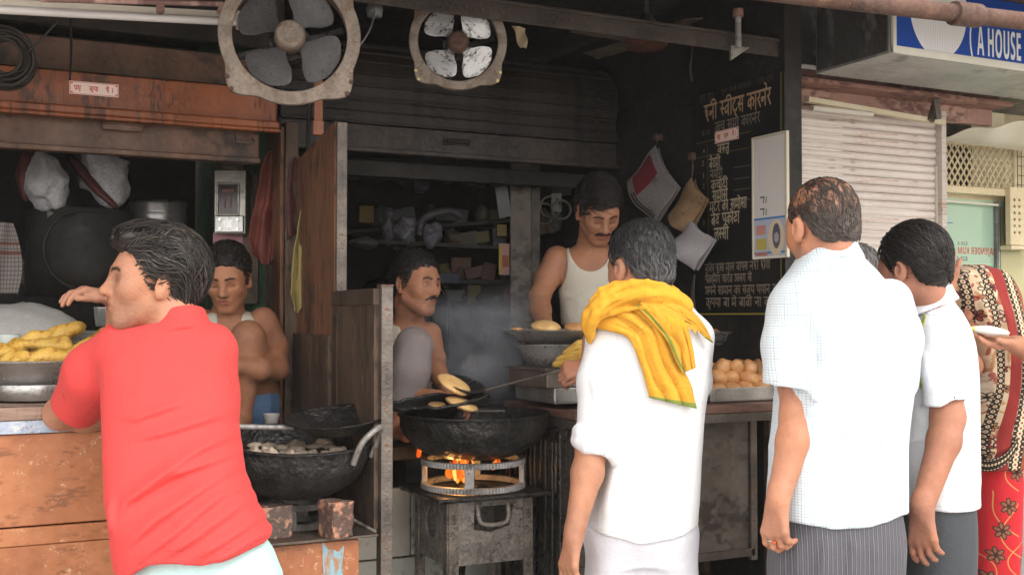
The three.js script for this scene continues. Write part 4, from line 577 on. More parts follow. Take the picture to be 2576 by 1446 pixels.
// ---------------------------------------------------------------- the menu board on the black wall
const BX = XM - 0.012;
{
  const L = PX(1752, 500, BX).z, Rz = PX(1975, 500, BX).z, yb = PX(1860, 797, BX).y, yt = PX(1972, 178, BX).y, w = Rz - L, h = yt - yb, CW = 1024, CH = Math.round(1024 * h / w);
  const t = thing('menu_board', 'black menu board with hand painted cream Hindi dishes and yellow border', 'menu board', V(XM, yb, (L + Rz) / 2));
  part('board', bx(0.01, h, w, -0.006, h / 2, 0, 0.002), M.soot, t);
  const c = canvas(CW, CH), g = c.getContext('2d'), at = (x, y) => { const q = PX(x, y, BX); return [(q.z - L) / w * CW, CH - (q.y - yb) / h * CH]; };
  g.fillStyle = '#0d1013'; g.fillRect(0, 0, CW, CH);
  const r = rng(77); for (let k = 0; k < 900; k++) { g.fillStyle = `rgba(${50 + r() * 40},${42 + r() * 30},${36 + r() * 20},${r() * 0.12})`; g.beginPath(); g.ellipse(r() * CW, r() * CH, 4 + r() * 40, 3 + r() * 14, r() * 3, 0, 7); g.fill(); }
  const put = (text, x, y, yTop, col, lw = 1.5, fit) => { const [a, b] = at(x, y), [, e] = at(x, yTop); let s = b - e; g.strokeStyle = col; g.save(); if (fit) { const [f] = at(fit, y); g.translate(a, b); const q = canvas(4, 4).getContext('2d'), l = hindi(q, text, 0, 0, s, lw); g.scale((f - a) / l, 1); hindi(g, text, 0, 0, s, lw); } else hindi(g, text, a, b, s, lw); g.restore(); };
  const CR_ = '#b5a78e', DIM = '#5d554b', MID = '#887d6b';
  put('r A dh e/r A dh e', 1760, 262, 243, DIM, 1.2, 1800); put('s u bh/l A bh/m h A r A j', 1816, 238, 219, DIM, 1.2, 1895); put('r A dh e/r A dh e', 1908, 213, 196, DIM, 1.2, 1952);
  put('h n I/s_ v I T hl s/k A r n rf r', 1773, 304, 268, '#bf9f7c', 1.6, 1950);
  put('k ch O/s m A/k A r n rf r', 1800, 333, 310, MID, 1.4, 1920); put('h n', 1765, 344, 332, DIM, 1.4, 1795);
  put('v s_ t u', 1806, 386, 366, CR_, 1.8, 1842);
  put('b E D m I', 1785, 425, 401, CR_, 1.5, 1818); put('n m A e r I', 1787, 450, 430, MID, 1.5, 1824); put('k ch A e D I', 1790, 478, 456, CR_, 1.5, 1838); put('s m A e s e', 1793, 507, 482, CR_, 1.6, 1838);
  put('m T r/k A/s m A e s A', 1786, 534, 510, CR_, 1.5, 1886); put('b ra e D/p k A e D A', 1790, 567, 541, CR_, 1.5, 1868); put('l s_ s I', 1798, 603, 576, CR_, 1.7, 1840);
  put('b i k A/h u a A/m A l/v A p s/n h I/h A e g A', 1774, 684, 666, MID, 1.5, 1944); put('p E k i m g/ch A r rf j/a l g/s e', 1775, 712, 694, MID, 1.5, 1898); put('a p n e/s A m A n/k A/s v y/dh y A n/r kh', 1775, 741, 722, MID, 1.5, 1958); put('k R p y A/b A d/m e/b A j I/n A/k r e', 1777, 771, 751, MID, 1.5, 1954);
  g.fillStyle = CR_; g.strokeStyle = MID;
  [['2', 1770, 417], ['1', 1771, 448], ['2', 1771, 474], ['1', 1772, 505], ['1', 1772, 531], ['1', 1772, 565]].forEach(([s, x, y]) => { const [a, b] = at(x, y); g.font = '52px serif'; g.fillText(s, a - 16, b); });
  { const [a, b] = at(1772, 388); g.font = '70px serif'; g.fillText('\u00d7', a - 20, b); }
  for (const y of [408, 437, 465, 492]) for (let k = 0; k < 7; k++) { const [a, b] = at(1848 + k * 6, y + 12 - k * 0.8); g.fillRect(a, b, 8, 8); }
  const line = (x0, y0, x1, y1, col, wd) => { const a = at(x0, y0), b = at(x1, y1); g.strokeStyle = col; g.lineWidth = wd; g.beginPath(); g.moveTo(...a); g.lineTo(...b); g.stroke(); };
  line(1752, 362, 1890, 330, '#6d6530', 7); line(1752, 398, 1890, 370, '#6d6530', 6); line(1780, 362, 1784, 640, '#6d6530', 6); line(1755, 790, 1972, 789, '#a29136', 10); line(1966, 180, 1966, 790, '#8f8030', 9);
  part('face', xf(new THREE.PlaneGeometry(w, h), -0.0125, h / 2, 0, 0, -Math.PI / 2, 0), canvasMat(c, 0.5), t);
}
function sticker(name, label, c, at, turn, w, h) {
  const t = thing(name, label, 'sticker', at, turn);
  part('paper', bx(w, h, 0.0012, 0, 0, 0, 0.0005), canvasMat(c, 0.5), t).geometry.attributes.uv.array.set((() => { const p = t.children[0].geometry.attributes.position, u = new Float32Array(p.count * 2); for (let i = 0; i < p.count; i++) { u[i * 2] = p.getX(i) / w + 0.5; u[i * 2 + 1] = p.getY(i) / h + 0.5; } return u; })());
  return t;
}
const prayer = (() => { const c = canvas(512, 140), g = c.getContext('2d'); g.fillStyle = '#f4d9cf'; g.fillRect(0, 0, 512, 140); g.strokeStyle = '#c9523a'; g.lineWidth = 5; g.strokeRect(9, 9, 494, 122); g.fillStyle = '#d4553b'; for (const [x, y] of [[14, 14], [478, 14], [14, 110], [478, 110]]) g.fillRect(x, y, 20, 16); g.strokeStyle = '#c4452c'; hindi(g, 'p ra bh u', 48, 92, 44, 1.9); hindi(g, 'k R p A', 205, 92, 44, 1.9); hindi(g, 'h E', 380, 92, 44, 1.9); hindi(g, '|', 440, 92, 44, 1.9); return c; })();
{ const a = PZ(173, 222, ZL + 0.012), b = PZ(297, 226, ZL + 0.012); sticker('prayer_sticker', 'white sticker with red Hindi prayer on the orange shutter box', prayer, a.clone().lerp(b, 0.5), 0, b.x - a.x, 0.043); }
{ const a = PX(1799, 345, BX - 0.003), b = PX(1859, 335, BX - 0.003); const s = sticker('prayer_sticker', 'small white sticker with red Hindi prayer on the black menu board', prayer, a.clone().lerp(b, 0.5), -Math.PI / 2, b.z - a.z, 0.05); }
{ // white price sheet with a calendar picture, in a pale frame on the menu wall
  const X = BX - 0.02, L = PX(1892, 500, X).z, Rz = PX(1980, 500, X).z, w = Rz - L, yt = PX(1936, 337, X).y, yb = PX(1936, 650, X).y, h = yt - yb, t = thing('price_sheet', 'tall white price sheet with a calendar picture at its foot, on the menu wall', 'price sheet', V(X + 0.008, yb, (L + Rz) / 2));
  const c = canvas(320, Math.round(320 * h / w)), g = c.getContext('2d'), CH = c.height;
  g.fillStyle = '#d9d4d0'; g.fillRect(0, 0, 320, CH); const y0 = CH * 0.675;
  g.fillStyle = '#b98f86'; g.globalAlpha = 0.35; g.fillRect(60, CH * 0.12, 4, CH * 0.3); g.globalAlpha = 1;
  g.strokeStyle = '#20383c'; g.lineWidth = 8; for (const y of [0.5, 0.6]) { g.beginPath(); g.moveTo(62, CH * y); g.lineTo(104, CH * y); g.lineTo(98, CH * (y + 0.055)); g.moveTo(128, CH * y); g.lineTo(124, CH * (y + 0.055)); g.stroke(); }
  g.fillStyle = '#b3bccb'; g.fillRect(0, y0, 320, CH - y0); g.fillStyle = '#3a78b8'; g.fillRect(0, y0, 320, 12); g.fillRect(0, CH - 26, 320, 10);
  g.fillStyle = '#c98f86'; g.fillRect(20, y0 + 46, 100, 60); g.fillStyle = '#c0b05e'; g.fillRect(20, y0 + 130, 110, 70); g.fillStyle = '#b9786a'; g.fillRect(16, y0 + 216, 120, 22);
  g.fillStyle = '#d9c8ac'; g.beginPath(); g.ellipse(225, y0 + 130, 80, 112, 0, 0, 7); g.fill(); g.fillStyle = '#5d5a68'; g.beginPath(); g.ellipse(228, y0 + 120, 40, 78, 0, 0, 7); g.fill(); g.fillStyle = '#a9a4ae'; g.beginPath(); g.ellipse(228, y0 + 130, 24, 32, 0, 0, 7); g.fill();
  part('board', bx(0.008, h, w, 0, h / 2, 0, 0.002), M.tarp, t);
  part('sheet', xf(new THREE.PlaneGeometry(w - 0.02, h - 0.02), -0.0052, h / 2, 0, 0, -Math.PI / 2, 0), canvasMat(c, 0.45), t);
  part('frame', [bx(0.014, h, 0.014, -0.002, h / 2, w / 2 - 0.005), bx(0.014, h, 0.01, -0.002, h / 2, -w / 2 + 0.004), bx(0.014, 0.01, w - 0.02, -0.002, h - 0.004, 0)], tint(M.tarp, 0.75, 0.72, 0.66), t);
}
// ---------------------------------------------------------------- papers hung on the menu wall
function hungPaper(name, label, cat, px, X, m, bend, nail) { // px: top, right, bottom, left corners in the view
  const q = px.map(([x, y], k) => PX(x, y, X - (k === 1 ? 0.05 : k === 3 ? 0.01 : 0.02))), at = q[0].clone(), t = thing(name, label, cat, at), [a, b, c, d] = q.map((v) => v.sub(at));
  part('sheet', sheet(14, 14, (u, v) => { const p = a.clone().lerp(b, u).lerp(d.clone().lerp(c, u), v); p.x -= bend * Math.sin(u * 3.1) * (0.4 + v) + 0.006 * Math.sin(v * 7 + u * 3); p.y += 0.004 * Math.sin(u * 9); return p; }, 0.004), m, t);
  part('sheet', sheet(12, 12, (u, v) => { const p = a.clone().lerp(b, u).lerp(d.clone().lerp(c, u), v).multiplyScalar(0.97); p.x += 0.02 - bend * Math.sin(u * 3.1) * 0.8; p.y -= 0.006; return p; }, 0.003), m, t);
  if (nail) { const n = PX(...nail, XM - 0.02).sub(at); part('string', tube([n, n.clone().lerp(a, 0.5).add(V(0, 0, 0.004)), a.clone()], 0.0025, 6), M.plank, t); part('nail', bx(0.05, 0.03, 0.03, n.x + 0.01, n.y + 0.01, n.z), M.ironRust, t); }
  return t;
}
{
  const c = canvas(256, 256), g = c.getContext('2d'), r = rng(12); g.fillStyle = '#a39c9c'; g.fillRect(0, 0, 256, 256);
  g.fillStyle = '#5d5756'; for (let y = 16; y < 250; y += 7) for (let x = 8; x < 246; x += 4 + r() * 14) g.fillRect(x, y, 2 + r() * 8, 1.6);
  g.fillStyle = '#93303c'; g.fillRect(40, 132, 170, 108); g.fillStyle = '#3c3636'; g.fillRect(10, 12, 10, 150); g.fillRect(26, 12, 8, 150);
  for (let k = 0; k < 40; k++) { g.fillStyle = `rgba(60,50,50,${r() * 0.2})`; g.fillRect(r() * 256, r() * 256, r() * 50, r() * 30); }
  hungPaper('newspaper', 'newspaper with a red block hanging cornerwise on the black wall', 'newspaper', [[1650, 366], [1706, 472], [1651, 560], [1580, 456]], XM - 0.04, (() => { const m = canvasMat(c, 0.85); m.map.center.set(0.5, 0.5); m.map.rotation = -Math.PI / 2; m.map.wrapS = m.map.wrapT = THREE.RepeatWrapping; return m; })(), 0.03, [1654, 352]);
  hungPaper('brown_paper', 'oil stained brown paper hanging between the newspaper and the white sheets', 'paper', [[1741, 446], [1776, 500], [1730, 592], [1686, 538]], XM - 0.06, surf({ a: [0.26, 0.16, 0.08], b: [0.42, 0.28, 0.17], f: [4, 4], size: 1, rough: 0.7, spots: [[[0.12, 0.06, 0.03], 0.34, 5, 5]] }), 0.025, [1743, 400]);
  hungPaper('white_paper', 'bunch of crumpled white paper sheets hanging below the brown paper', 'paper', [[1742, 556], [1796, 601], [1748, 681], [1702, 600]], XM - 0.08, tint(M.cloth, 0.5, 0.49, 0.52), 0.035);
  solo('paper_strip', 'thin grey paper strip hanging on the wall left of the painted notes', 'paper', sheet(4, 12, (u, v) => V(-0.01 * Math.sin(v * 5), -v * 0.3, (u - 0.5) * (0.01 + 0.05 * v)), 0.003), tint(M.cloth, 0.09, 0.07, 0.065), PX(1748, 690, XM - 0.03));
}
// ---------------------------------------------------------------- fans
function exhaustFan(label, px, R, blades, mf, mb, inner, tilt, kind) {
  const at = P(...px), t = thing('exhaust_fan', label, 'fan', at, -PHI * 0.55 + tilt), s = R * 0.905, pts = [], n = 96;
  for (let k = 0; k < n; k++) { const a = k / n * Math.PI * 2, c = Math.cos(a), q = Math.sin(a), m = Math.pow(Math.pow(Math.abs(c), 9) + Math.pow(Math.abs(q), 9), -1 / 9) * s; pts.push(new THREE.Vector2(c, q).multiplyScalar(Math.max(R, m * 0.985))); }
  const sh = new THREE.Shape(pts), ho = new THREE.Path(); ho.absarc(0, 0, inner, 0, Math.PI * 2, true); sh.holes.push(ho);
  part('frame', [boxUV(new THREE.ExtrudeGeometry(sh, { depth: 0.01, bevelSize: 0.004, bevelThickness: 0.004, bevelSegments: 2, curveSegments: 64 }))], mf, t);
  part('shroud', [boxUV(new THREE.CylinderGeometry(inner + 0.003, inner + 0.006, 0.09, 64, 1, true)), boxUV(new THREE.CylinderGeometry(inner + 0.008, inner + 0.011, 0.09, 64, 1, true))].map((g) => xf(g, 0, 0, -0.04, Math.PI / 2)), mf, t);
  for (const [x, y] of [[1, 1], [1, -1], [-1, 1], [-1, -1]]) for (const [u, v] of [[0.84, 0.84], [0.9, 0.66]]) part('bolt', xf(cyl(R * 0.032, R * 0.036, 0.008, 0, 0, 0, 10), x * R * u * 0.98, y * R * v * 0.98, 0.016, Math.PI / 2), kind ? plain(0.5, 0.42, 0.2, 0.4, 0.7) : M.ironRust, t);
  const hub = xf(lathe([[0, 0.03], [R * 0.15, 0.03], [R * 0.2, 0.024], [R * 0.225, 0.008], [R * 0.225, -0.05], [0, -0.05]], 28), 0, 0, 0.002, Math.PI / 2);
  part('hub', [hub, xf(lathe([[R * 0.1, 0.032], [R * 0.12, 0.036], [R * 0.13, 0.03]], 20), 0, 0, 0.002, Math.PI / 2)], kind ? M.ironRust : mf, t);
  const bl = sheet(14, 14, (u, v) => {
    const rr = lerp(R * 0.2, inner * 0.93, u), k = (v - 0.5) * 2, wd = lerp(0.34, 0.62, sstep(0, 0.55, u)) * Math.sqrt(Math.max(0.02, 1 - Math.pow(Math.max(0, (u - 0.72) / 0.3), 2.4))), a = k * wd, x = rr * Math.cos(a), y = rr * Math.sin(a);
    return V(x, y, -0.015 + 0.38 * y * (1 - 0.35 * u) - 0.1 * y * y);
  }, 0.0018);
  const g = boxUV(bl);
  blades.forEach((a) => { const b = part('blade', g, mb, t); b.rotation.z = a * Math.PI / 180; });
  part('motor', xf(cyl(R * 0.3, R * 0.26, 0.1, 0, 0, 0, 24), 0, 0, -0.11, Math.PI / 2), M.ironBlack, t);
  part('motor_arm', [0, 1, 2].map((k) => xf(bx(inner * 2, 0.02, 0.01), 0, 0, -0.1, 0, 0, k * Math.PI / 3 + 0.3)), M.ironBlack, t);
  part('hanger', [bx(0.03, 0.5, 0.008, -R * 0.7, R + 0.2, -0.01), bx(0.03, 0.5, 0.008, R * 0.7, R + 0.2, -0.01)], M.ironOld, t);
  return t;
}
exhaustFan('large round exhaust fan with grey blades and speckled cream frame', [729, 90, 3.2], 174 * 3.2 / F, [57, 147, 237, 327], M.fanCream, M.fanGrey, 146 * 3.2 / F, 0.02, 0);
exhaustFan('smaller exhaust fan with soot streaked silver blades beside the large fan', [1152, 105, 3.72], 121 * 3.72 / F, [48, 133, 232, 316], M.fanCream, M.fanWhite, 104 * 3.72 / F, -0.1, 1);
{ // ceiling fan
  const t = thing('ceiling_fan', 'dusty ceiling fan with red brown hub under the dark ceiling', 'fan', P(1627, 100, 4.4));
  part('hub', lathe([[0, 0.05], [0.03, 0.05], [0.05, 0.03], [0.085, 0.015], [0.09, -0.01], [0.075, -0.035], [0, -0.04]], 32), tint(M.ironRust, 1.1, 0.7, 0.6), t);
  part('down_rod', cyl(0.01, 0.01, 0.5, 0, 0.27, 0), M.ironOld, t); part('canopy_cap', cyl(0.02, 0.055, 0.05, 0, 0.075, 0), M.ironOld, t);
  for (const [dx, near] of [[-0.25, 0.154], [-0.17, -0.23], [0.2, -0.06], [0.13, 0.3]]) {
    const dir = R3.clone().multiplyScalar(dx).addScaledVector(FW, -near).normalize();
    const b = part('blade', bx(0.27, 0.004, 0.085, 0.21, 0, 0, 0.002), tint(M.fanCream, 0.6, 0.58, 0.56), t); b.rotation.set(0.16, Math.atan2(-dir.z, dir.x), 0, 'YXZ');
  }
}
// ---------------------------------------------------------------- lamps, wires, rails under the canopy
{
  const tubeLamp = (label, a, b, m, two) => { const c = a.clone().lerp(b, 0.5), t = thing('tube_light', label, 'tube light', c), l = a.distanceTo(b), ry = -Math.atan2(b.z - a.z, b.x - a.x), rz = Math.asin((b.y - a.y) / l); part('batten', xf(bx(l, 0.024, 0.032, 0, 0.012, 0), 0, 0, 0, 0, ry, rz), m, t); part('tube', xf(xf(cyl(0.0125, 0.0125, l * 0.97, 0, 0, 0, 14), 0, 0, 0, 0, 0, Math.PI / 2), 0, -0.008, 0.014, 0, ry, rz), two, t); part('cap', [-1, 1].map((s) => xf(bx(0.02, 0.05, 0.045, s * l / 2, 0, 0.004), 0, 0, 0, 0, ry, rz)), tint(M.tarp, 0.8, 0.78, 0.7), t); return t; };
  tubeLamp('long white tube light hanging before the orange shop front', PZ(-260, 6, -3.42), PZ(602, 52, -3.42), tint(M.tarp, 0.8, 0.76, 0.74), plain(0.8, 0.76, 0.74, 0.35));
  tubeLamp('white tube light under the dark grey steel beam', PZ(1318, 34, -3.62), PZ(1588, 74, -3.62), M.soot, plain(0.8, 0.8, 0.76, 0.35));
  const a = PZ(100, -2, -3.3), b = PZ(560, 10, -3.3);
  solo('hanging_rail', 'thin pinkish rail above the long tube light', 'rail', [rod(V(0, 0, 0), b.clone().sub(a), 0.008), rod(b.clone().sub(a), PZ(548, 34, -3.3).sub(a), 0.007), rod(PZ(402, 5, -3.3).sub(a), PZ(402, 28, -3.36).sub(a), 0.012)], tint(M.pinkBrown, 1.3, 1.4, 1.5), a);
  const wire = (label, pts, r, m) => { const o = pts[0].clone(); return solo('wire', label, 'wire', tube(pts.map((p) => p.clone().sub(o)), r, 6), m, o); };
  wire('black wire hanging from the tube light to the prayer sticker', [PZ(176, 50, -3.5), PZ(178, 120, -3.6), PZ(174, 200, ZL + 0.03)], 0.0035, M.soot);
  wire('dark wire from the cable coil up to the tube light', [PZ(70, 130, -3.5), PZ(110, 90, -3.48), PZ(150, 50, -3.44)], 0.0035, M.soot);
  wire('grey wire looping from the large fan to the lamp holder', [PZ(880, 140, -3.1), PZ(915, 100, -3.2), PZ(935, 60, -3.3), PZ(944, 18, -3.4)], 0.003, M.castGrey);
  wire('thin cord with a tassel hanging beside the ceiling fan', [PZ(1740, 60, -3.5), PZ(1741, 130, -3.5), PZ(1736, 180, -3.5), PZ(1742, 205, -3.5)], 0.006, M.sootBrown);
  wire('black cable hanging in the gap before the orange shutter box end', [PZ(780, 200, -3.85), PZ(776, 300, -3.9), PZ(772, 390, -3.95)], 0.008, M.soot);
  { const t = thing('lamp_holder', 'grey lamp holder hanging between the two exhaust fans', 'lamp holder', PZ(942, 20, -3.4)); part('shade', lathe([[0.012, 0.03], [0.028, 0.0], [0.024, -0.028], [0.01, -0.032], [0, -0.03]], 20), tint(M.castGrey, 0.5, 0.55, 0.6), t); part('cap', cyl(0.01, 0.012, 0.04, 0, 0.045, 0, 12), M.pinkBrown, t); }
  { const o = PZ(1305, 68, -3.6); solo('paper_scrap', 'torn pale paper scrap hanging beside the white tube light', 'paper', sheet(6, 8, (u, v) => V((u - 0.5) * 0.06 * (1 - v * 0.6) + v * 0.02, -v * 0.075, 0.01 * Math.sin(v * 6 + u * 4)), 0.002), tint(M.tarp, 0.85, 0.72, 0.55), o); }
  { const t = thing('pipe_bracket', 'pale pipe stub and corner bracket on the beam above the menu board', 'bracket', PZ(1858, 80, -3.3)); part('pipe', cyl(0.011, 0.011, 0.14, 0, 0.01, 0), tint(M.castGrey, 1.2, 1.2, 1.2), t); part('collar', cyl(0.02, 0.02, 0.03, 0, 0.07, 0), M.pinkBrown, t); const sh = new THREE.Shape([[0, 0], [0.085, 0.0], [0, -0.055]].map(([x, y]) => new THREE.Vector2(x, y))); part('plate', boxUV(new THREE.ExtrudeGeometry(sh, { depth: 0.01, bevelSize: 0.001, bevelThickness: 0.001 })).translate(-0.01, -0.045, -0.04), tint(M.castGrey, 1, 0.98, 0.94), t); }
  { const o = PZ(8, 150, -3.55), r = rng(5), t = thing('cable_coil', 'coil of dark cable hanging at the edge of the orange shutter box', 'cable coil', o); for (let k = 0; k < 13; k++) { const R = 0.045 + r() * 0.045, g = new THREE.TorusGeometry(R, 0.0045, 6, 36); part('loop', xf(boxUV(g), (r() - 0.5) * 0.03, (r() - 0.5) * 0.03, r() * 0.04, (r() - 0.5) * 0.5, (r() - 0.5) * 0.5, 0), k % 3 ? tint(M.sootBrown, 0.8, 0.85, 0.8) : M.sootBrown, t); } }
}
// ---------------------------------------------------------------- shapes for food, pans, cloth and bags
function lumpy(g, amp, freq, seed = 0) { g = g.clone(); const p = g.attributes.position, v = V(), c = V(); g.computeBoundingSphere(); c.copy(g.boundingSphere.center); for (let i = 0; i < p.count; i++) { v.fromBufferAttribute(p, i); const d = v.clone().sub(c).normalize(), k = amp * (n3(v.x * freq + seed, v.y * freq + seed * 3, v.z * freq) + 0.5 * n3(v.x * freq * 2.3, v.y * freq * 2.3 + seed, v.z * freq * 2.3)); v.addScaledVector(d, k); p.setXYZ(i, v.x, v.y, v.z); } g.computeVertexNormals(); return g; }
const ball = (rx, ry, rz, det = 3) => { let g = new THREE.IcosahedronGeometry(1, det); g.deleteAttribute('uv'); g = weld(g); g.scale(rx, ry, rz); return g; };
function weld(g) { const p = g.attributes.position, map = new Map(), pos = [], idx = []; for (let i = 0; i < p.count; i++) { const k = [p.getX(i), p.getY(i), p.getZ(i)].map((x) => Math.round(x * 1e5)).join(); if (!map.has(k)) { map.set(k, pos.length / 3); pos.push(p.getX(i), p.getY(i), p.getZ(i)); } idx.push(map.get(k)); } const o = new THREE.BufferGeometry(); o.setAttribute('position', new THREE.Float32BufferAttribute(pos, 3)); o.setIndex(idx); o.computeVertexNormals(); return o; }
const uvd = (g) => boxUV(g);
const FM = {
  puri: surf({ a: [0.6, 0.34, 0.12], b: [0.8, 0.56, 0.26], f: [3, 3], size: 0.12, n: 128, rough: 0.4, bump: 0.001, spots: [[[0.5, 0.24, 0.07], 0.33, 6, 6]] }),
  kachori: surf({ a: [0.5, 0.22, 0.08], b: [0.68, 0.37, 0.16], f: [3, 3], size: 0.12, n: 128, rough: 0.45, bump: 0.001, spots: [[[0.34, 0.12, 0.04], 0.3, 5, 5]] }),
  pakora: surf({ a: [0.58, 0.33, 0.045], b: [0.72, 0.48, 0.12], f: [4, 4], size: 0.12, n: 128, rough: 0.45, bump: 0.0015, spots: [[[0.34, 0.13, 0.02], 0.36, 6, 6], [[0.72, 0.5, 0.14], 0.3, 9, 9]] }),
  batter: surf({ a: [0.3, 0.23, 0.17], b: [0.52, 0.43, 0.34], f: [4, 4], size: 0.12, n: 128, rough: 0.5, bump: 0.002 }),
  bag: surf({ a: [0.34, 0.34, 0.36], b: [0.55, 0.55, 0.56], f: [4, 4], size: 0.3, n: 128, rough: 0.4, bump: 0.004, grain: 0.4 }),
};
const puriG = [0, 1, 2].map((k) => uvd(lumpy(ball(0.055, 0.016, 0.055, 4), 0.004, 32, k * 7)));
const kachG = [0, 1, 2].map((k) => uvd(lumpy(ball(0.034, 0.027, 0.034, 3), 0.0035, 45, k * 5)));
const pakG = [0, 1, 2, 3].map((k) => { const f = new Field(), A = V(-0.064 + k * 0.004, -0.006, 0), B = V(0.06, -0.012 + k * 0.005, 0.004), C = V(0.012 + k * 0.012, 0.016 + k * 0.003, -0.004); f.cap(A, B, 0.011, 0.016, 0.016); f.cap(B, C, 0.015, 0.013, 0.016); f.cap(C, A, 0.013, 0.01, 0.016); f.ell(V(0.005, 0.0, 0), [0.05, 0.016, 0.016], 0.016); f.post = (x, y, z, d) => d - 0.0026 * n3(x * 40 + k * 9, y * 40, z * 40) - 0.001 * n3(x * 120, y * 120 + k, z * 120); return uvd(f.mesh(0.0042)).scale(1, 0.85, 1); });
function food(kind, label, geo, m, at, rot, group, s = 1) { const o = solo(kind, label, kind.replace(/_/g, ' ') === 'bread pakora' ? 'pakora' : kind, geo, m, at, 0, group); o.rotation.set(...rot); o.scale.setScalar(s); return o; }
// ---------------------------------------------------------------- food and ware on the orange counter
const steelPlate = (R, h, lip = 0.012) => lathe([[0, 0], [R * 0.55, 0], [R * 0.62, 0.004], [R * 0.92, h], [R, h + 0.002], [R, h + 0.005], [R * 0.915, h + 0.004], [R * 0.61, 0.008], [0, 0.004]], 56);
{
  const c = P(96, 940, 3.05); c.y = 1.195;
  solo('steel_tray_dish', 'wide steel dish heaped with yellow pakoras on the orange counter', 'dish', [lathe([[0, 0], [0.115, 0], [0.205, 0.062], [0.218, 0.062], [0.218, 0.066], [0.2, 0.067], [0.112, 0.006], [0, 0.006]], 60)], M.steel, c);
  const r = rng(21), y = c.y + 0.055, L = (px, py, d) => P(px, py, d);
  [[20, 908, 2.93, 0.1, 0.05], [100, 900, 2.92, 0.15, 0.02], [182, 903, 2.95, 0.05, -0.12], [112, 868, 3.02, 0.3, -0.2], [148, 846, 3.06, 0.4, 0.55], [205, 880, 3.02, 0.2, 0.06], [10, 890, 3.04, 0.1, 0.1], [228, 862, 3.12, 0.2, 0.05], [72, 858, 3.08, 0.3, 0.3], [255, 890, 3.0, 0.2, 0.3], [-30, 893, 3.0, 0.2, 0], [90, 885, 3.1, 0.4, 0.2], [170, 888, 3.1, 0.3, -0.3], [120, 850, 3.14, 0.2, 0.1]].forEach(([x, yy, d, tx, tz], k) => food('bread_pakora', 'yellow pakora ' + ['lying at the front rim of the dish near the picture edge', 'lying at the middle of the front rim of the steel dish', 'lying at the front rim by the red sleeve', 'lying slanted in the middle of the heap', 'propped up as the topmost of the heap', 'behind the front piece by the red sleeve', 'half under the front piece near the small pot', 'at the back of the dish beside the steel bowl', 'leaning on the topmost piece from its darker end', 'mostly covered by the red sleeve', 'cut by the picture edge in the steel dish', 'buried in the middle under the slanted piece', 'buried behind the piece by the red sleeve', 'lying flat behind the topmost piece'][k], pakG[k % 4], FM.pakora, L(x, yy, d), [-0.5 + tx, (k * 1.3) % 0.7 - 0.35 - PHI, tz], 'pakoras heaped in the steel dish', 0.92 + r() * 0.16));
  const b = P(225, 845, 3.32); solo('steel_bowl', 'steel bowl with upright rim behind the heap of yellow pakoras', 'bowl', lathe([[0, -0.05], [0.1, -0.05], [0.13, 0.0], [0.15, 0.012], [0.15, 0.015], [0.128, 0.006], [0.1, -0.045], [0, -0.045]], 48), M.steel, b);
  const s = PY(130, 985, 1.152); solo('metal_sheet', 'grey steel sheet lying on the plank counter under the dish', 'sheet', bx(0.34, 0.004, 0.3), M.alu, V(s.x, 1.151, s.z - 0.02), -0.2);
  solo('dish_stand', 'low grey ring stand that holds the wide steel dish up', 'stand', [lathe([[0.1, 0], [0.12, 0], [0.125, 0.042], [0.11, 0.042], [0.1, 0]], 40)], M.alu, V(c.x, 1.153, c.z));
  const k = PY(-12, 990, 1.15), kt = thing('small_tray', 'small grey tray with brown crumbs at the edge of the orange counter', 'tray', k, 0.3); part('tray', [bx(0.24, 0.006, 0.12, 0, 0.003, 0), bx(0.24, 0.03, 0.006, 0, 0.018, 0.06), bx(0.24, 0.03, 0.006, 0, 0.018, -0.06), bx(0.006, 0.03, 0.12, 0.12, 0.018, 0)], M.steel, kt); part('crumbs', [0, 1, 2, 3, 4, 5, 6, 7].map((q) => uvd(lumpy(ball(0.02, 0.01, 0.018, 2), 0.004, 60, q)).translate(-0.1 + q * 0.025, 0.014, (q % 3 - 1) * 0.03)), FM.kachori, kt);
  solo('small_pot', 'small pale plastic pot beside the grey cloth sack', 'pot', lathe([[0, 0], [0.03, 0], [0.034, 0.05], [0.03, 0.052], [0.028, 0.006], [0, 0.006]], 28), plain(0.55, 0.6, 0.56, 0.4), P(20, 885, 3.25));
}
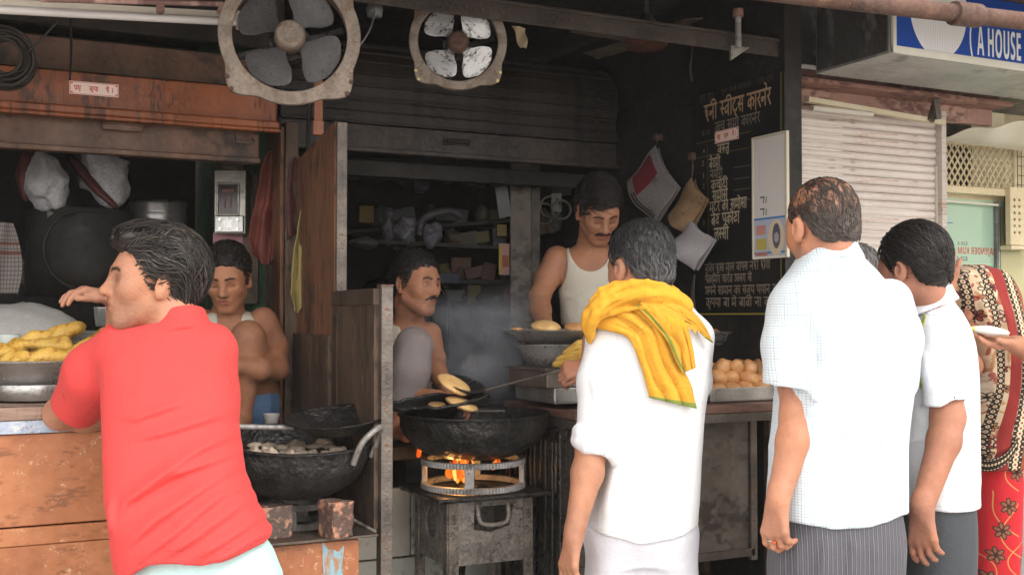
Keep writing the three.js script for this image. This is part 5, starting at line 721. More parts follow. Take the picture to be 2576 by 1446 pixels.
// ---------------------------------------------------------------- things hanging and stored in the shop behind the orange counter
{
  const sack = (name, label, px, rx, ry, rz, m, amp, freq, turn = 0) => { const g = uvd(lumpy(ball(rx, ry, rz, 5), amp, freq, px[0] * 0.01)); return solo(name, label, 'sack', g, m, P(...px), turn); };
  sack('cloth_sack', 'pale grey cloth sack lying behind the heap of yellow pakoras', [40, 835, 3.55], 0.2, 0.1, 0.13, tint(M.cloth, 0.42, 0.41, 0.39), 0.022, 9, -PHI);
  const bag1 = thing('plastic_bag', 'grey white plastic bag with red edge hanging under the orange shutter box', 'bag', P(118, 455, 4.15), -PHI);
  part('bag', uvd(lumpy((() => { const g = ball(0.085, 0.115, 0.06, 5), p = g.attributes.position; for (let i = 0; i < p.count; i++) { const y = p.getY(i), k = 1 - 0.45 * sstep(0.02, 0.12, y); p.setXYZ(i, p.getX(i) * k - 0.02 * sstep(0, 0.12, y), y, p.getZ(i) * k); } return g; })(), 0.02, 22, 3)), FM.bag, bag1); part('red_edge', uvd(lumpy(ball(0.03, 0.1, 0.04, 4), 0.01, 18, 8)).translate(-0.075, 0.02, 0.01), plain(0.1, 0.025, 0.025, 0.6), bag1);
  const bag2 = thing('plastic_bag', 'translucent white plastic bag with a maroon band hanging beside the first bag', 'bag', P(262, 440, 4.3), -PHI);
  part('bag', xf(uvd(lumpy(ball(0.085, 0.13, 0.07, 5), 0.02, 21, 11)), 0, 0, 0, 0, 0, 0.5), FM.bag, bag2); part('band', xf(uvd(lumpy(ball(0.022, 0.14, 0.06, 4), 0.006, 20, 4)), -0.035, -0.03, 0.03, 0, 0, 0.75), plain(0.1, 0.03, 0.028, 0.6), bag2);
  sack('white_bundle', 'small pale bundle on the dark barrel below the hanging bags', [150, 545, 4.2], 0.05, 0.05, 0.05, tint(M.cloth, 0.18, 0.17, 0.15), 0.012, 24);
  const dr = thing('oil_barrel', 'black oil barrel with raised hoops behind the pakora counter', 'barrel', P(200, 745, 4.35)); part('drum', lathe([[0, 0], [0.2, 0], [0.2, 0.1], [0.206, 0.108], [0.2, 0.116], [0.2, 0.21], [0.206, 0.218], [0.2, 0.226], [0.2, 0.33], [0.185, 0.335], [0.184, 0.325], [0, 0.325]], 48), M.soot, dr); part('hoop', xf(boxUV(new THREE.TorusGeometry(0.15, 0.006, 8, 48)), 0, 0.17, 0.2, 0, 0.2, 0), tint(M.ironOld, 0.16, 0.16, 0.16), dr);
  const pot = thing('steel_container', 'tall ribbed steel container behind the red shirted man', 'container', P(392, 600, 4.6)); part('body', lathe([[0, 0], [0.12, 0], [0.122, 0.06], [0.118, 0.064], [0.122, 0.068], [0.122, 0.1], [0.118, 0.104], [0.122, 0.108], [0.122, 0.135], [0.128, 0.138], [0.126, 0.142], [0, 0.142]], 48), tint(M.steel, 0.5, 0.5, 0.5), pot); part('lid', lathe([[0.128, 0.14], [0.12, 0.152], [0, 0.155]], 48), tint(M.steel, 0.6, 0.6, 0.6), pot);
  wall('green_shelf', 'green painted shelf edge behind the pakora counter', 'shelf', [-2.6, -0.2, PZ(140, 762, -4.45).y, PZ(140, 735, -4.45).y, -5.2, -4.45], M.green);
  const cl = thing('checked_cloth', 'grey checked cloth draped at the end of the pakora counter', 'cloth', P(10, 560, 3.75)); part('cloth', sheet(16, 24, (u, v) => V((u - 0.7) * 0.16 * (0.55 + 0.6 * Math.sin(v * 2.6)), -v * 0.24, 0.012 * Math.sin(u * 12 + v * 3)), 0.003), (() => { const c = canvas(128, 128), g = c.getContext('2d'); g.fillStyle = '#7d7672'; g.fillRect(0, 0, 128, 128); g.fillStyle = '#57504f'; for (let k = 0; k < 16; k++) { g.fillRect(k * 8, 0, 2, 128); g.fillRect(0, k * 8, 128, 2); } g.fillStyle = '#5b3b33'; g.fillRect(0, 70, 128, 7); g.fillRect(0, 88, 128, 5); return canvasMat(c, 0.9); })(), cl);
  const gl = thing('glass_tumbler', 'dark glass tumbler beside the dangling hand of the red shirted man', 'glass', P(258, 820, 3.4)); part('glass', lathe([[0, 0], [0.022, 0], [0.028, 0.055], [0.026, 0.055], [0.021, 0.004], [0, 0.004]], 24), plain(0.2, 0.2, 0.19, 0.15, 0.4), gl); part('rim', lathe([[0.026, 0.054], [0.03, 0.056], [0.026, 0.058]], 24), M.steel, gl);
  const shelfStuff = [['tin', 'small dark tin on the green shelf', 60, 700, 4.5], ['tin', 'second dark tin on the green shelf beside the barrel', 20, 705, 4.5]];
  shelfStuff.forEach(([n, l, x, y, d], k) => solo(n, l + (k ? '' : ' near the hanging checked cloth'), 'tin', cyl(0.04, 0.04, 0.1, 0, 0.03, 0), M.ironBlack, P(x, y, d)));
  // meter box
  const m = thing('meter_box', 'grey electric meter box with a window, mounted near the green wall', 'meter box', P(583, 510, 4.42), -PHI), s = 4.42 / F;
  part('box', bx(80 * s, 160 * s, 0.07, 0, 0, 0, 0.004), tint(M.alu, 0.75, 0.72, 0.66), m); part('window_frame', [bx(56 * s, 5 * s, 0.012, -4 * s, 45 * s, 0.038), bx(56 * s, 5 * s, 0.012, -4 * s, -32 * s, 0.038), bx(5 * s, 78 * s, 0.012, -30 * s, 6 * s, 0.038), bx(5 * s, 78 * s, 0.012, 22 * s, 6 * s, 0.038)], tint(M.alu, 0.6, 0.58, 0.52), m);
  part('window', bx(48 * s, 74 * s, 0.006, -4 * s, 6 * s, 0.034, 0.001), plain(0.03, 0.012, 0.012, 0.2), m); part('dial', [bx(30 * s, 8 * s, 0.004, -4 * s, 28 * s, 0.038, 0.001), bx(4 * s, 30 * s, 0.004, -12 * s, 0, 0.038, 0.001), bx(4 * s, 30 * s, 0.004, 2 * s, 0, 0.038, 0.001)], plain(0.2, 0.08, 0.07, 0.5), m);
  part('terminal_cover', bx(72 * s, 42 * s, 0.02, 0, -56 * s, 0.04, 0.004), M.alu, m); part('screw', [[-22, -45], [22, -45], [-22, -68], [22, -68]].map(([x, y]) => xf(cyl(0.006, 0.006, 0.008, 0, 0, 0, 10), x * s, y * s, 0.052, Math.PI / 2)), tint(M.alu, 1.2, 1.2, 1.2), m); part('conduit', [xf(lathe([[0.016, 0.07], [0.05, 0.02], [0.05, 0]], 16), 0, 80 * s, 0)], tint(M.greySheet, 0.6, 0.55, 0.5), m); part('backboard', bx(110 * s, 330 * s, 0.02, 6 * s, -90 * s, -0.05), M.woodOld, m);
  solo('poster', 'pink and red poster scrap on the wall below the meter box', 'poster', bx(0.12, 0.09, 0.002, 0, 0, 0, 0.0005), (() => { const c = canvas(64, 64), g = c.getContext('2d'); g.fillStyle = '#b07f86'; g.fillRect(0, 0, 64, 64); g.fillStyle = '#8a1f35'; g.fillRect(26, 0, 40, 64); return canvasMat(c, 0.8); })(), P(572, 612, 4.46), -PHI);
  // cloths on nails
  const hang = (name, label, px, w, h, col, folds, seed, d) => { const o = P(px[0], px[1], d), t = thing(name, label, 'cloth', o, -PHI); part('cloth', sheet(40, 24, (u, v) => { const k = lerp(0.22, 1, Math.pow(v, 0.6)) * (1 - 0.25 * sstep(0.8, 1, v)), a = (u - 0.5) * w * k; return V(a + 0.008 * Math.sin(v * 4 + seed), -v * h * (1 - 0.06 * Math.cos(u * 5 + seed)), 0.02 + 0.014 * Math.sin(u * folds + seed + v * 1.5) * (0.5 + v) + 0.012 * n3(u * 6 + seed, v * 7, 1) + 0.006 * n3(u * 14, v * 18, seed)); }, 0.004), tint(M.cloth, ...col), t); part('nail', xf(cyl(0.004, 0.004, 0.04, 0, 0, 0, 8), 0, 0, 0.01, Math.PI / 2), M.ironOld, t); return t; };
  hang('red_cloth', 'brick red cloth hanging on the door post by the green wall', [683, 382], 0.16, 0.41, [0.22, 0.06, 0.045], 17, 1, 4.25);
  hang('maroon_cloth', 'maroon cloth hanging beside the tall wooden divider board', [752, 396], 0.13, 0.3, [0.13, 0.05, 0.048], 15, 4, 4.12);
  hang('yellow_cloth', 'narrow dirty yellow cloth hanging below the maroon cloth', [764, 520], 0.075, 0.37, [0.42, 0.34, 0.13], 9, 2, 4.05);
}
// ---------------------------------------------------------------- pans, stove and bricks
function kadhai(R, dep, seed, crust = 0.004) { // a deep round pan, outer side crusted
  const o = [], N = 22; for (let k = 0; k <= N; k++) { const a = k / N * Math.PI / 2; o.push([R * Math.pow(Math.sin(a), 0.8), -dep * Math.pow(Math.cos(a), 0.9)]); }
  const prof = [...o, [R + 0.008, 0.002], [R + 0.008, 0.008], [R - 0.004, 0.008], ...o.slice(1, -1).reverse().map(([r, y]) => [Math.max(0, r - 0.007), y + 0.007]), [0, -dep + 0.007]];
  let g = new THREE.LatheGeometry(prof.map(([r, y]) => new THREE.Vector2(r, y)), 110); const p = g.attributes.position;
  for (let i = 0; i < p.count; i++) { const x = p.getX(i), y = p.getY(i), z = p.getZ(i), row = i % prof.length; if (row <= N) { const k = 1 + crust * (n3(x * 34, y * 34, z * 34 + seed) + 0.7 * n3(x * 80, y * 80, z * 80)) * 5 * sstep(0, 0.04, -y); p.setXYZ(i, x * k, y, z * k); } }
  g.computeVertexNormals(); return boxUV(g);
}
function ringStand(t, R, h, m, teeth = 96) { // two toothed rings joined by four uprights
  const ring = () => { const s = new THREE.Shape(), n = teeth * 2; for (let k = 0; k < n; k++) { const a = k / n * Math.PI * 2, r = R - (k % 2 ? 0.004 : 0), x = r * Math.cos(a), y = r * Math.sin(a); k ? s.lineTo(x, y) : s.moveTo(x, y); } const q = new THREE.Path(); q.absarc(0, 0, R - 0.022, 0, Math.PI * 2, true); s.holes.push(q); return xf(boxUV(new THREE.ExtrudeGeometry(s, { depth: 0.018, bevelEnabled: false, curveSegments: 60 })), 0, 0, 0, -Math.PI / 2); };
  part('ring', ring(), m, t); part('ring', ring().clone().translate(0, h - 0.018, 0), m, t);
  for (let k = 0; k < 4; k++) { const a = k * Math.PI / 2 + 0.62 + PHI; part('upright', xf(bx(0.018, h - 0.03, 0.032, R - 0.012, h / 2, 0, 0.003), 0, 0, 0, 0, a), m, t); }
}
const SV = P(1190, 1215, 3.78), SX = SV.x, SZ = SV.z, ST = 0.795; // stove centre and top
{
  const t = thing('gas_stove', 'heavy grey iron gas stove on legs under the frying pan', 'stove', V(SX, FLOOR, SZ)), w = 0.3, d = 0.28, h0 = 0.27, h1 = ST - FLOOR - 0.012;
  const plate = (() => { const g = bx(0.4, 0.014, 0.36, 0, h1 + 0.004, 0, 0.005); return g; })();
  part('top_plate', lumpy(weldBox(0.4, 0.014, 0.36, 24, 2, 22).translate(0, h1 + 0.004, 0), 0.004, 40, 2), tint(M.ironBlack, 1.8, 1.75, 1.7), t);
  const wallSheet = (ww, hh, hole) => { const s = new THREE.Shape([[-ww / 2, 0], [ww / 2, 0], [ww / 2, hh], [-ww / 2, hh]].map(([x, y]) => new THREE.Vector2(x, y))); if (hole) s.holes.push(hole); return boxUV(new THREE.ExtrudeGeometry(s, { depth: 0.006, bevelSize: 0.001, bevelThickness: 0.001, bevelSegments: 1, curveSegments: 24 })); };
  const oval = new THREE.Path(); oval.absellipse(-0.01, (h1 - h0) * 0.56, 0.05, 0.052, 0, Math.PI * 2, true);
  const slot = new THREE.Path([[-0.062, 0.112], [0.0, 0.1], [0.068, 0.116], [0.084, 0.186], [-0.058, 0.186]].map(([x, y]) => new THREE.Vector2(x, y)));
  part('front_wall', wallSheet(w, h1 - h0, slot).translate(0, h0, d / 2 - 0.006), M.stove, t);
  part('side_wall', xf(wallSheet(d - 0.014, h1 - h0, oval), -w / 2 + 0.006, h0, 0, 0, -Math.PI / 2), M.stove, t);
  part('side_wall', xf(wallSheet(d - 0.014, h1 - h0), w / 2, h0, 0, 0, -Math.PI / 2), M.stove, t); part('back_wall', wallSheet(w - 0.002, h1 - h0).translate(0, h0, -d / 2), M.stove, t);
  for (const [x, z] of [[1, 1], [1, -1], [-1, 1], [-1, -1]]) part('leg', [bx(0.034, h1 - 0.01, 0.005, x * (w / 2 - 0.015), h1 / 2, z * (d / 2 + 0.004), 0.001), bx(0.005, h1 - 0.01, 0.034, x * (w / 2 + 0.004), h1 / 2, z * (d / 2 - 0.015), 0.001)], tint(M.stove, 0.85, 0.8, 0.75), t);
  part('handle', [tube([V(-0.05, h1 - 0.02, d / 2 + 0.004), V(-0.045, h1 - 0.075, d / 2 + 0.022), V(0, h1 - 0.085, d / 2 + 0.026), V(0.05, h1 - 0.075, d / 2 + 0.022), V(0.062, h1 - 0.02, d / 2 + 0.004)], 0.008)], M.stove, t);
  part('shelf', bx(w, 0.006, d, 0, 0.012, 0), M.ironBlack, t); part('gas_pipe', tube([V(0, h1 - 0.06, 0), V(0.02, 0.3, -0.1), V(0.05, 0.05, -0.2), V(0.3, 0.02, -0.4)], 0.012), M.soot, t);
  const b = part('burner', lathe([[0, h1 - 0.02], [0.05, h1 - 0.02], [0.05, h1 + 0.02], [0.03, h1 + 0.03], [0, h1 + 0.03]], 24), M.ironBlack, t);
  const rs = thing('ring_stand', 'pale toothed iron ring stand with flames inside, on the stove', 'ring stand', V(SX, ST + 0.004, SZ)); ringStand(rs, 131 * 3.78 / F, 0.098, M.castGrey);
}
function weldBox(w, h, d, a, b, c) { const g = new THREE.BoxGeometry(w, h, d, a, b, c); g.deleteAttribute('uv'); g.deleteAttribute('normal'); const n = g.toNonIndexed(); return weld(n); }
{ // flames
  const t = thing('gas_flame', 'orange gas flame burning inside the ring stand', 'flame', V(SX, ST + 0.01, SZ)), r = rng(9);
  const fm = (r0, g0, b0, e) => new THREE.MeshStandardMaterial({ color: 0x000000, emissive: new THREE.Color().setRGB(r0, g0, b0), emissiveIntensity: e, roughness: 1 });
  const q1 = P(1158, 1188, 3.66).sub(t.position), q2 = P(1150, 1192, 3.655).sub(t.position), q3 = P(1240, 1172, 3.7).sub(t.position), q4 = P(1052, 1140, 3.8).sub(t.position), q5 = P(1172, 1208, 3.65).sub(t.position);
  const lick = (w, h, sd) => { const n = 14, prof = []; for (let k = 0; k <= n; k++) { const t = k / n; prof.push(new THREE.Vector2(Math.max(0.0002, w * Math.pow(Math.sin(Math.PI * Math.pow(t, 0.62)), 0.9) * (1 - 0.35 * t)), h * (t - 0.35))); } const g = new THREE.LatheGeometry(prof, 12), p = g.attributes.position; for (let i = 0; i < p.count; i++) { const y = p.getY(i), s = (y / h + 0.35); p.setXYZ(i, p.getX(i) + 0.011 * s * Math.sin(y * 70 + sd) + 0.012 * s * s * Math.sin(sd * 3), y, p.getZ(i) * 0.6 + 0.006 * s * Math.sin(y * 55 + sd * 2)); } g.computeVertexNormals(); return g; };
  const hot = [[[1, 0.13, 0.008], 0.4], [[1, 0.2, 0.015], 0.5], [[1, 0.33, 0.04], 0.62], [[1, 0.48, 0.1], 0.75]].map(([c, e]) => fm(...c, e)); hot[0].transparent = true; hot[0].opacity = 0.75; hot[1].transparent = true; hot[1].opacity = 0.8;
  for (let k = 0; k < 15; k++) { const u = r(), p = q1.clone().add(V((u - 0.5) * 0.075, -0.012 + r() * 0.024, (u - 0.5) * 0.02 + (r() - 0.5) * 0.02)); part('flame_tongue', lick(0.007 + r() * 0.011, 0.045 + r() * 0.05, k * 1.7), hot[k % 3 + (k % 5 === 4 ? 1 : 0)], t).position.copy(p); }
  for (const [p, w, h, m] of [[q3, 0.014, 0.04, 1], [q3.clone().add(V(0.02, 0.004, 0)), 0.01, 0.03, 0], [q4, 0.01, 0.045, 0], [q4.clone().add(V(0.008, 0.012, 0)), 0.007, 0.03, 1], [q5, 0.012, 0.03, 2]]) part('flame_tongue', lick(w, h, w * 900), hot[m], t).position.copy(p);
  const l = new THREE.PointLight(new THREE.Color(1, 0.45, 0.12), 0.05); l.position.copy(q1).add(V(0.01, 0.0, -0.06)); l.castShadow = true; l.shadow.radius = 2; t.add(l);
}
const K1 = P(1192, 1043, 3.78), K1R = 186 * 3.78 / F;
{
  const t = thing('frying_pan', 'large crusted black iron frying pan of oil over the flame', 'pan', K1);
  part('pan', kadhai(K1R, 0.15, 3), M.ironBlack, t); part('oil', xf(new THREE.CircleGeometry(K1R * 0.9, 60), 0, -0.035, 0, -Math.PI / 2), plain(0.035, 0.022, 0.01, 0.08), t);
  // the wire basket hung at the rim
  const b = thing('strainer_basket', 'black perforated iron strainer tipped over the left rim of the frying pan', 'strainer', P(1100, 1020, 3.72), -PHI);
  const pts = (u, v) => { const a = u * Math.PI * 2, r = 0.165 * v, e = 0.02 * n3(Math.cos(a) * 3, Math.sin(a) * 3, 2) * v; return V((r + e) * Math.cos(a), 0.05 * v * v - 0.035 + 0.006 * n3(r * 30 * Math.cos(a), 3, r * 30 * Math.sin(a)) + e * 0.3, (r + e) * 0.62 * Math.sin(a)); };
  const holes = canvas(512, 256), hg = holes.getContext('2d'); hg.fillStyle = '#fff'; hg.fillRect(0, 0, 512, 256); hg.fillStyle = '#000'; for (let j = 3; j < 22; j++) for (let i = 0; i < 46; i++) { hg.beginPath(); hg.arc((i + (j % 2) / 2) * 11.13, 256 - j * 11.2, 2.4, 0, 7); hg.fill(); }
  const hm = new THREE.MeshStandardMaterial({ color: new THREE.Color().setRGB(0.03, 0.027, 0.025), roughness: 0.4, metalness: 0.5, alphaMap: new THREE.CanvasTexture(holes), alphaTest: 0.5, side: THREE.DoubleSide });
  const bowl = part('bowl', sheet(80, 16, (u, v) => pts(u, Math.max(0.02, v)), 0.003), hm, b); bowl.rotation.set(0.12, 0, 0.1);
  part('rim', tube([...Array(40)].map((_, k) => pts(k / 40, 1.0)).concat([pts(0, 1)]), 0.006, 8, 120), M.ironBlack, b).rotation.set(0.12, 0, 0.1);
  part('handle', tube([V(-0.17, 0.02, 0), V(-0.18, 0.04, 0), V(-0.165, 0.06, 0.01)], 0.01), M.ironBlack, b);
  const pu = (label, px, rot, k, s) => { const o = solo('puri', label, 'puri', puriG[k], FM.puri, P(...px)); o.rotation.set(...rot); o.scale.setScalar(s); return o; };
  pu('golden puri lying in the black perforated strainer', [1162, 1017, 3.68], [0.25, 0, -0.28], 0, 1.05);
  pu('smaller golden puri half hidden in the black perforated strainer', [1098, 1018, 3.72], [0.1, 1, 0.05], 1, 0.55);
  // the skimmer with its rod
  const s = thing('skimmer', 'black skimmer with long iron rod held over the frying pan', 'skimmer', P(1165, 972, 3.72)), o = s.position;
  const dish = part('dish', lathe([[0, -0.012], [0.05, -0.008], [0.075, 0.008], [0.077, 0.012], [0.07, 0.012], [0.048, -0.004], [0, -0.008]], 40), M.ironBlack, s); dish.rotation.set(0.35, 0, -0.15);
  part('rod', rod(P(1205, 986, 3.72).sub(o), P(1415, 930, 3.62).sub(o), 0.0045), M.ironOld, s); part('grip', rod(P(1412, 931, 3.62).sub(o), P(1500, 906, 3.57).sub(o), 0.009), M.woodOld, s);
  pu('puffed golden puri resting on the black skimmer', [1143, 968, 3.7], [0.55, 0.2, -0.32], 2, 1.12);
  const sc = solo('slotted_ladle', 'flat slotted iron ladle end resting in the strainer', 'ladle', [bx(0.09, 0.004, 0.05, 0, 0, 0), bx(0.02, 0.006, 0.008, 0.05, 0, -0.014), bx(0.02, 0.006, 0.008, 0.05, 0, 0.014), bx(0.02, 0.006, 0.008, 0.05, 0, 0)], M.ironOld, P(1225, 1033, 3.68), -PHI);
}
{ // the second pan on the shelf
  const c = P(742, 1108, 3.31), R = 0.222, t = thing('oil_pan', 'black iron pan with loop handle and pale batter, behind the red shirted man', 'pan', c); t.rotation.set(0.1, 0, 0.0);
  part('pan', kadhai(R, 0.165, 8), M.ironBlack, t); part('oil', xf(new THREE.CircleGeometry(R * 0.93, 60), 0, -0.05, 0, -Math.PI / 2), plain(0.02, 0.014, 0.008, 0.06), t);
  const h = (s) => { const d = s > 0 ? R3.clone().multiplyScalar(0.9).addScaledVector(FW, -0.3) : R3.clone().multiplyScalar(-1); d.normalize(); const b = d.clone().multiplyScalar(R), sd = V(-d.z, 0, d.x); return tube([b.clone().addScaledVector(sd, -0.06).add(V(0, -0.035, 0)), b.clone().addScaledVector(sd, -0.055).addScaledVector(d, 0.025).add(V(0, 0.03, 0)), b.clone().addScaledVector(d, 0.05).add(V(0, 0.068, 0)), b.clone().addScaledVector(sd, 0.055).addScaledVector(d, 0.025).add(V(0, 0.03, 0)), b.clone().addScaledVector(sd, 0.06).add(V(0, -0.035, 0))], 0.009, 10, 48); };
  part('handle', h(1), tint(M.castGrey, 0.75, 0.73, 0.7), t); part('handle', h(-1), tint(M.castGrey, 0.75, 0.73, 0.7), t);
  const r = rng(31), lum = []; for (let k = 0; k < 85; k++) { const a = r() * 6.28, q = R * 0.86 * Math.sqrt(r()); if (q * Math.cos(a) * FW.x + q * Math.sin(a) * FW.z > 0.05 && k % 4) continue; lum.push(uvd(lumpy(ball(0.012 + r() * 0.02, 0.006 + r() * 0.014, 0.011 + r() * 0.017, 3), 0.006, 62, k)).translate(q * Math.cos(a), -0.045 + r() * 0.008, q * Math.sin(a))); }
  const bt = thing('batter_pieces', 'white foamy batter pieces floating in the black oil pan', 'food', c); bt.rotation.copy(t.rotation); part('batter', lum, FM.batter, bt); bt.userData.kind = 'stuff';
  const d = thing('perforated_ladle', 'wide black perforated ladle dish laid across the oil pan', 'ladle', P(850, 1066, 3.34), -PHI);
  part('dish', (() => { const g = lathe([[0, -0.03], [0.09, -0.02], [0.15, 0.02], [0.158, 0.022], [0.158, 0.026], [0.146, 0.024], [0.088, -0.014], [0, -0.024]], 56); g.scale(1, 1, 0.8); return g; })(), M.ironBlack, d).rotation.set(0.2, 0, 0.06);
  part('handle', rod(V(-0.13, -0.01, 0.02), V(-0.3, 0.0, 0.08), 0.008), M.castGrey, d);
  const rs = thing('ring_stand', 'low toothed iron ring under the oil pan between the two bricks', 'ring stand', V(c.x + 0.015, 0.748, c.z - 0.03)); ringStand(rs, 0.088, 0.075, tint(M.castGrey, 0.7, 0.68, 0.66));
  const brickG = (w, h, dd, sd) => boxUV(lumpy(weldBox(w, h, dd, 14, 12, 10), 0.005, 26, sd));
  { const q = P(845, 1288, 3.2); solo('brick', 'charred orange brick standing beside the toothed ring at the post', 'brick', brickG(0.07, 0.1, 0.08, 3), M.brick, V(q.x, 0.748 + 0.05, q.z), 0.25); }
  { const q = P(670, 1312, 3.19); solo('brick', 'brown brick standing beside the red shirted man under the oil pan', 'brick', brickG(0.12, 0.09, 0.08, 6), tint(M.brick, 0.95, 1.1, 1.15), V(q.x, 0.748 + 0.044, q.z), 0.1); }
  { const o = P(682, 1056, 3.72), t2 = thing('white_cup', 'small white cup on the platform beside the blue cloth of the boy', 'cup', o); part('cup', lathe([[0, -0.02], [0.02, -0.02], [0.028, 0.02], [0.026, 0.02], [0.018, -0.016], [0, -0.016]], 24), plain(0.6, 0.58, 0.55, 0.4), t2); }
}
// ---------------------------------------------------------------- food and ware on the frying counter
{
  const c = P(1395, 858, 3.98);
  solo('steel_basin', 'deep steel basin under the wide plate on the frying counter', 'basin', lathe([[0, 0], [0.1, 0], [0.118, 0.05], [0.14, 0.075], [0.142, 0.08], [0.115, 0.055], [0.098, 0.005], [0, 0.005]], 52), M.steel, V(c.x, 1.2, c.z));
  solo('steel_plate', 'wide steel plate with puris on top of the steel basin', 'plate', lathe([[0, 0], [0.1, 0], [0.15, 0.035], [0.185, 0.05], [0.186, 0.054], [0.148, 0.04], [0.098, 0.005], [0, 0.005]], 56), M.steel, V(c.x, 1.275, c.z));
  const pu = (label, px, rot, s, m = FM.puri, k = 0) => { const o = solo('puri', label, 'puri', puriG[k], m, P(...px)); o.rotation.set(...rot); o.scale.set(s, s * 1.3, s); };
  pu('pale golden puri on the wide steel plate before the standing man', [1374, 822, 3.95], [0.2, 0, 0], 0.98);
  pu('red brown puri on the wide steel plate beside the yellow scarf', [1450, 824, 3.98], [0.2, 0, 0], 0.8, FM.kachori, 1); pu('small fried piece at the rim of the wide steel plate', [1302, 828, 3.95], [0, 0, 0], 0.35, FM.kachori, 2);
  solo('carton_tray', 'worn brown and grey carton under the steel basin', 'carton', [bx(0.3, 0.06, 0.24, 0, 0.03, 0, 0.004), bx(0.32, 0.008, 0.26, 0, 0.064, 0, 0.002)], tint(M.alu, 0.55, 0.5, 0.46), V(c.x + 0.02, 1.13, c.z + 0.02), 0.12);
  solo('grey_tray', 'shallow bluish steel tray on the counter edge below the carton', 'tray', [bx(0.4, 0.006, 0.3, 0, 0.003, 0), bx(0.4, 0.05, 0.006, 0, 0.03, 0.15), bx(0.006, 0.05, 0.3, -0.2, 0.03, 0)], M.alu, V(c.x + 0.12, CT + 0.02, -3.5), 0);
  [[1452, 872, 3.82, 0.3], [1437, 895, 3.8, 0.12], [1430, 912, 3.78, -0.1], [1470, 905, 3.86, 0.2], [1490, 885, 3.88, 0.1]].forEach(([x, y, d, tz], k) => food('bread_pakora', 'yellow green pakora by the white shirt on the frying counter, ' + ['topmost of the stack', 'second from the top', 'lowest, above the hand', 'at the back', 'behind the topmost'][k], pakG[k % 4], FM.pakora, P(x, y, d), [-0.8, 0.3 - PHI, tz], 'pakoras stacked by the white shirt', 0.85));
  // kachori tray
  const T = PY(1852, 972, CT + 0.004), t = V(PZ(1840, 950, -3.52).x, CT + 0.003, -3.5);
  solo('kachori_tray', 'grey steel tray under the heap of round kachoris', 'tray', [bx(0.46, 0.006, 0.32, 0, 0.003, 0), bx(0.46, 0.05, 0.006, 0, 0.028, 0.16), bx(0.46, 0.05, 0.006, 0, 0.028, -0.16), bx(0.006, 0.05, 0.32, 0.23, 0.028, 0), bx(0.006, 0.05, 0.32, -0.23, 0.028, 0)], M.alu, t);
  const r = rng(14); let k = 0;
  const nth = ['first', 'second', 'third', 'fourth', 'fifth', 'sixth'];
  for (let lay = 0; lay < 3; lay++) for (let i = 0; i < 6 - lay; i++) for (let j = 0; j < (lay ? 4 - lay : 4); j++) { if (lay < 2 && j > 1 && i > 0 && i < 4 && lay + j > 2) continue; const o = solo('kachori', `kachori in ${nth[lay]} layer of the heap, ${nth[j]} row from the front, ${nth[i]} from the scarf`, 'kachori', kachG[k++ % 3], FM.kachori, V(t.x - 0.17 + (i + lay * 0.5) * 0.07 + (r() - 0.5) * 0.022, t.y + 0.036 + lay * 0.038 + r() * 0.01, t.z + 0.11 - (j + lay * 0.5) * 0.068 + (r() - 0.5) * 0.02), 0, 'kachoris heaped on the steel tray'); o.rotation.set((r() - 0.5) * 1.6, r() * 6, (r() - 0.5) * 1.6); o.scale.set(1 + r() * 0.25, 0.95 + r() * 0.2, 1 + r() * 0.25); }
  const b = P(1806, 868, 4.6); solo('steel_bowl', 'steel bowl of fried bits raised on a block behind the kachoris', 'bowl', lathe([[0, 0], [0.06, 0], [0.09, 0.045], [0.114, 0.054], [0.116, 0.058], [0.088, 0.051], [0.058, 0.004], [0, 0.004]], 48), M.steel, V(b.x, b.y, b.z));
  const fb = thing('fried_bits', 'pale fried bits filling the steel bowl behind the kachoris', 'food', V(b.x, b.y + 0.045, b.z)); fb.userData.kind = 'stuff'; part('bits', [...Array(26)].map((_, q) => uvd(lumpy(ball(0.014, 0.009, 0.012, 2), 0.004, 70, q)).translate((r() - 0.5) * 0.13, r() * 0.014, (r() - 0.5) * 0.13)), FM.kachori, fb);
  solo('bowl_block', 'dark block that lifts the steel bowl above the kachoris', 'block', bx(0.1, b.y - CT - 0.006, 0.1, 0, (b.y - CT - 0.006) / 2, 0), M.sootBrown, V(b.x - 0.02, CT + 0.003, b.z));
}
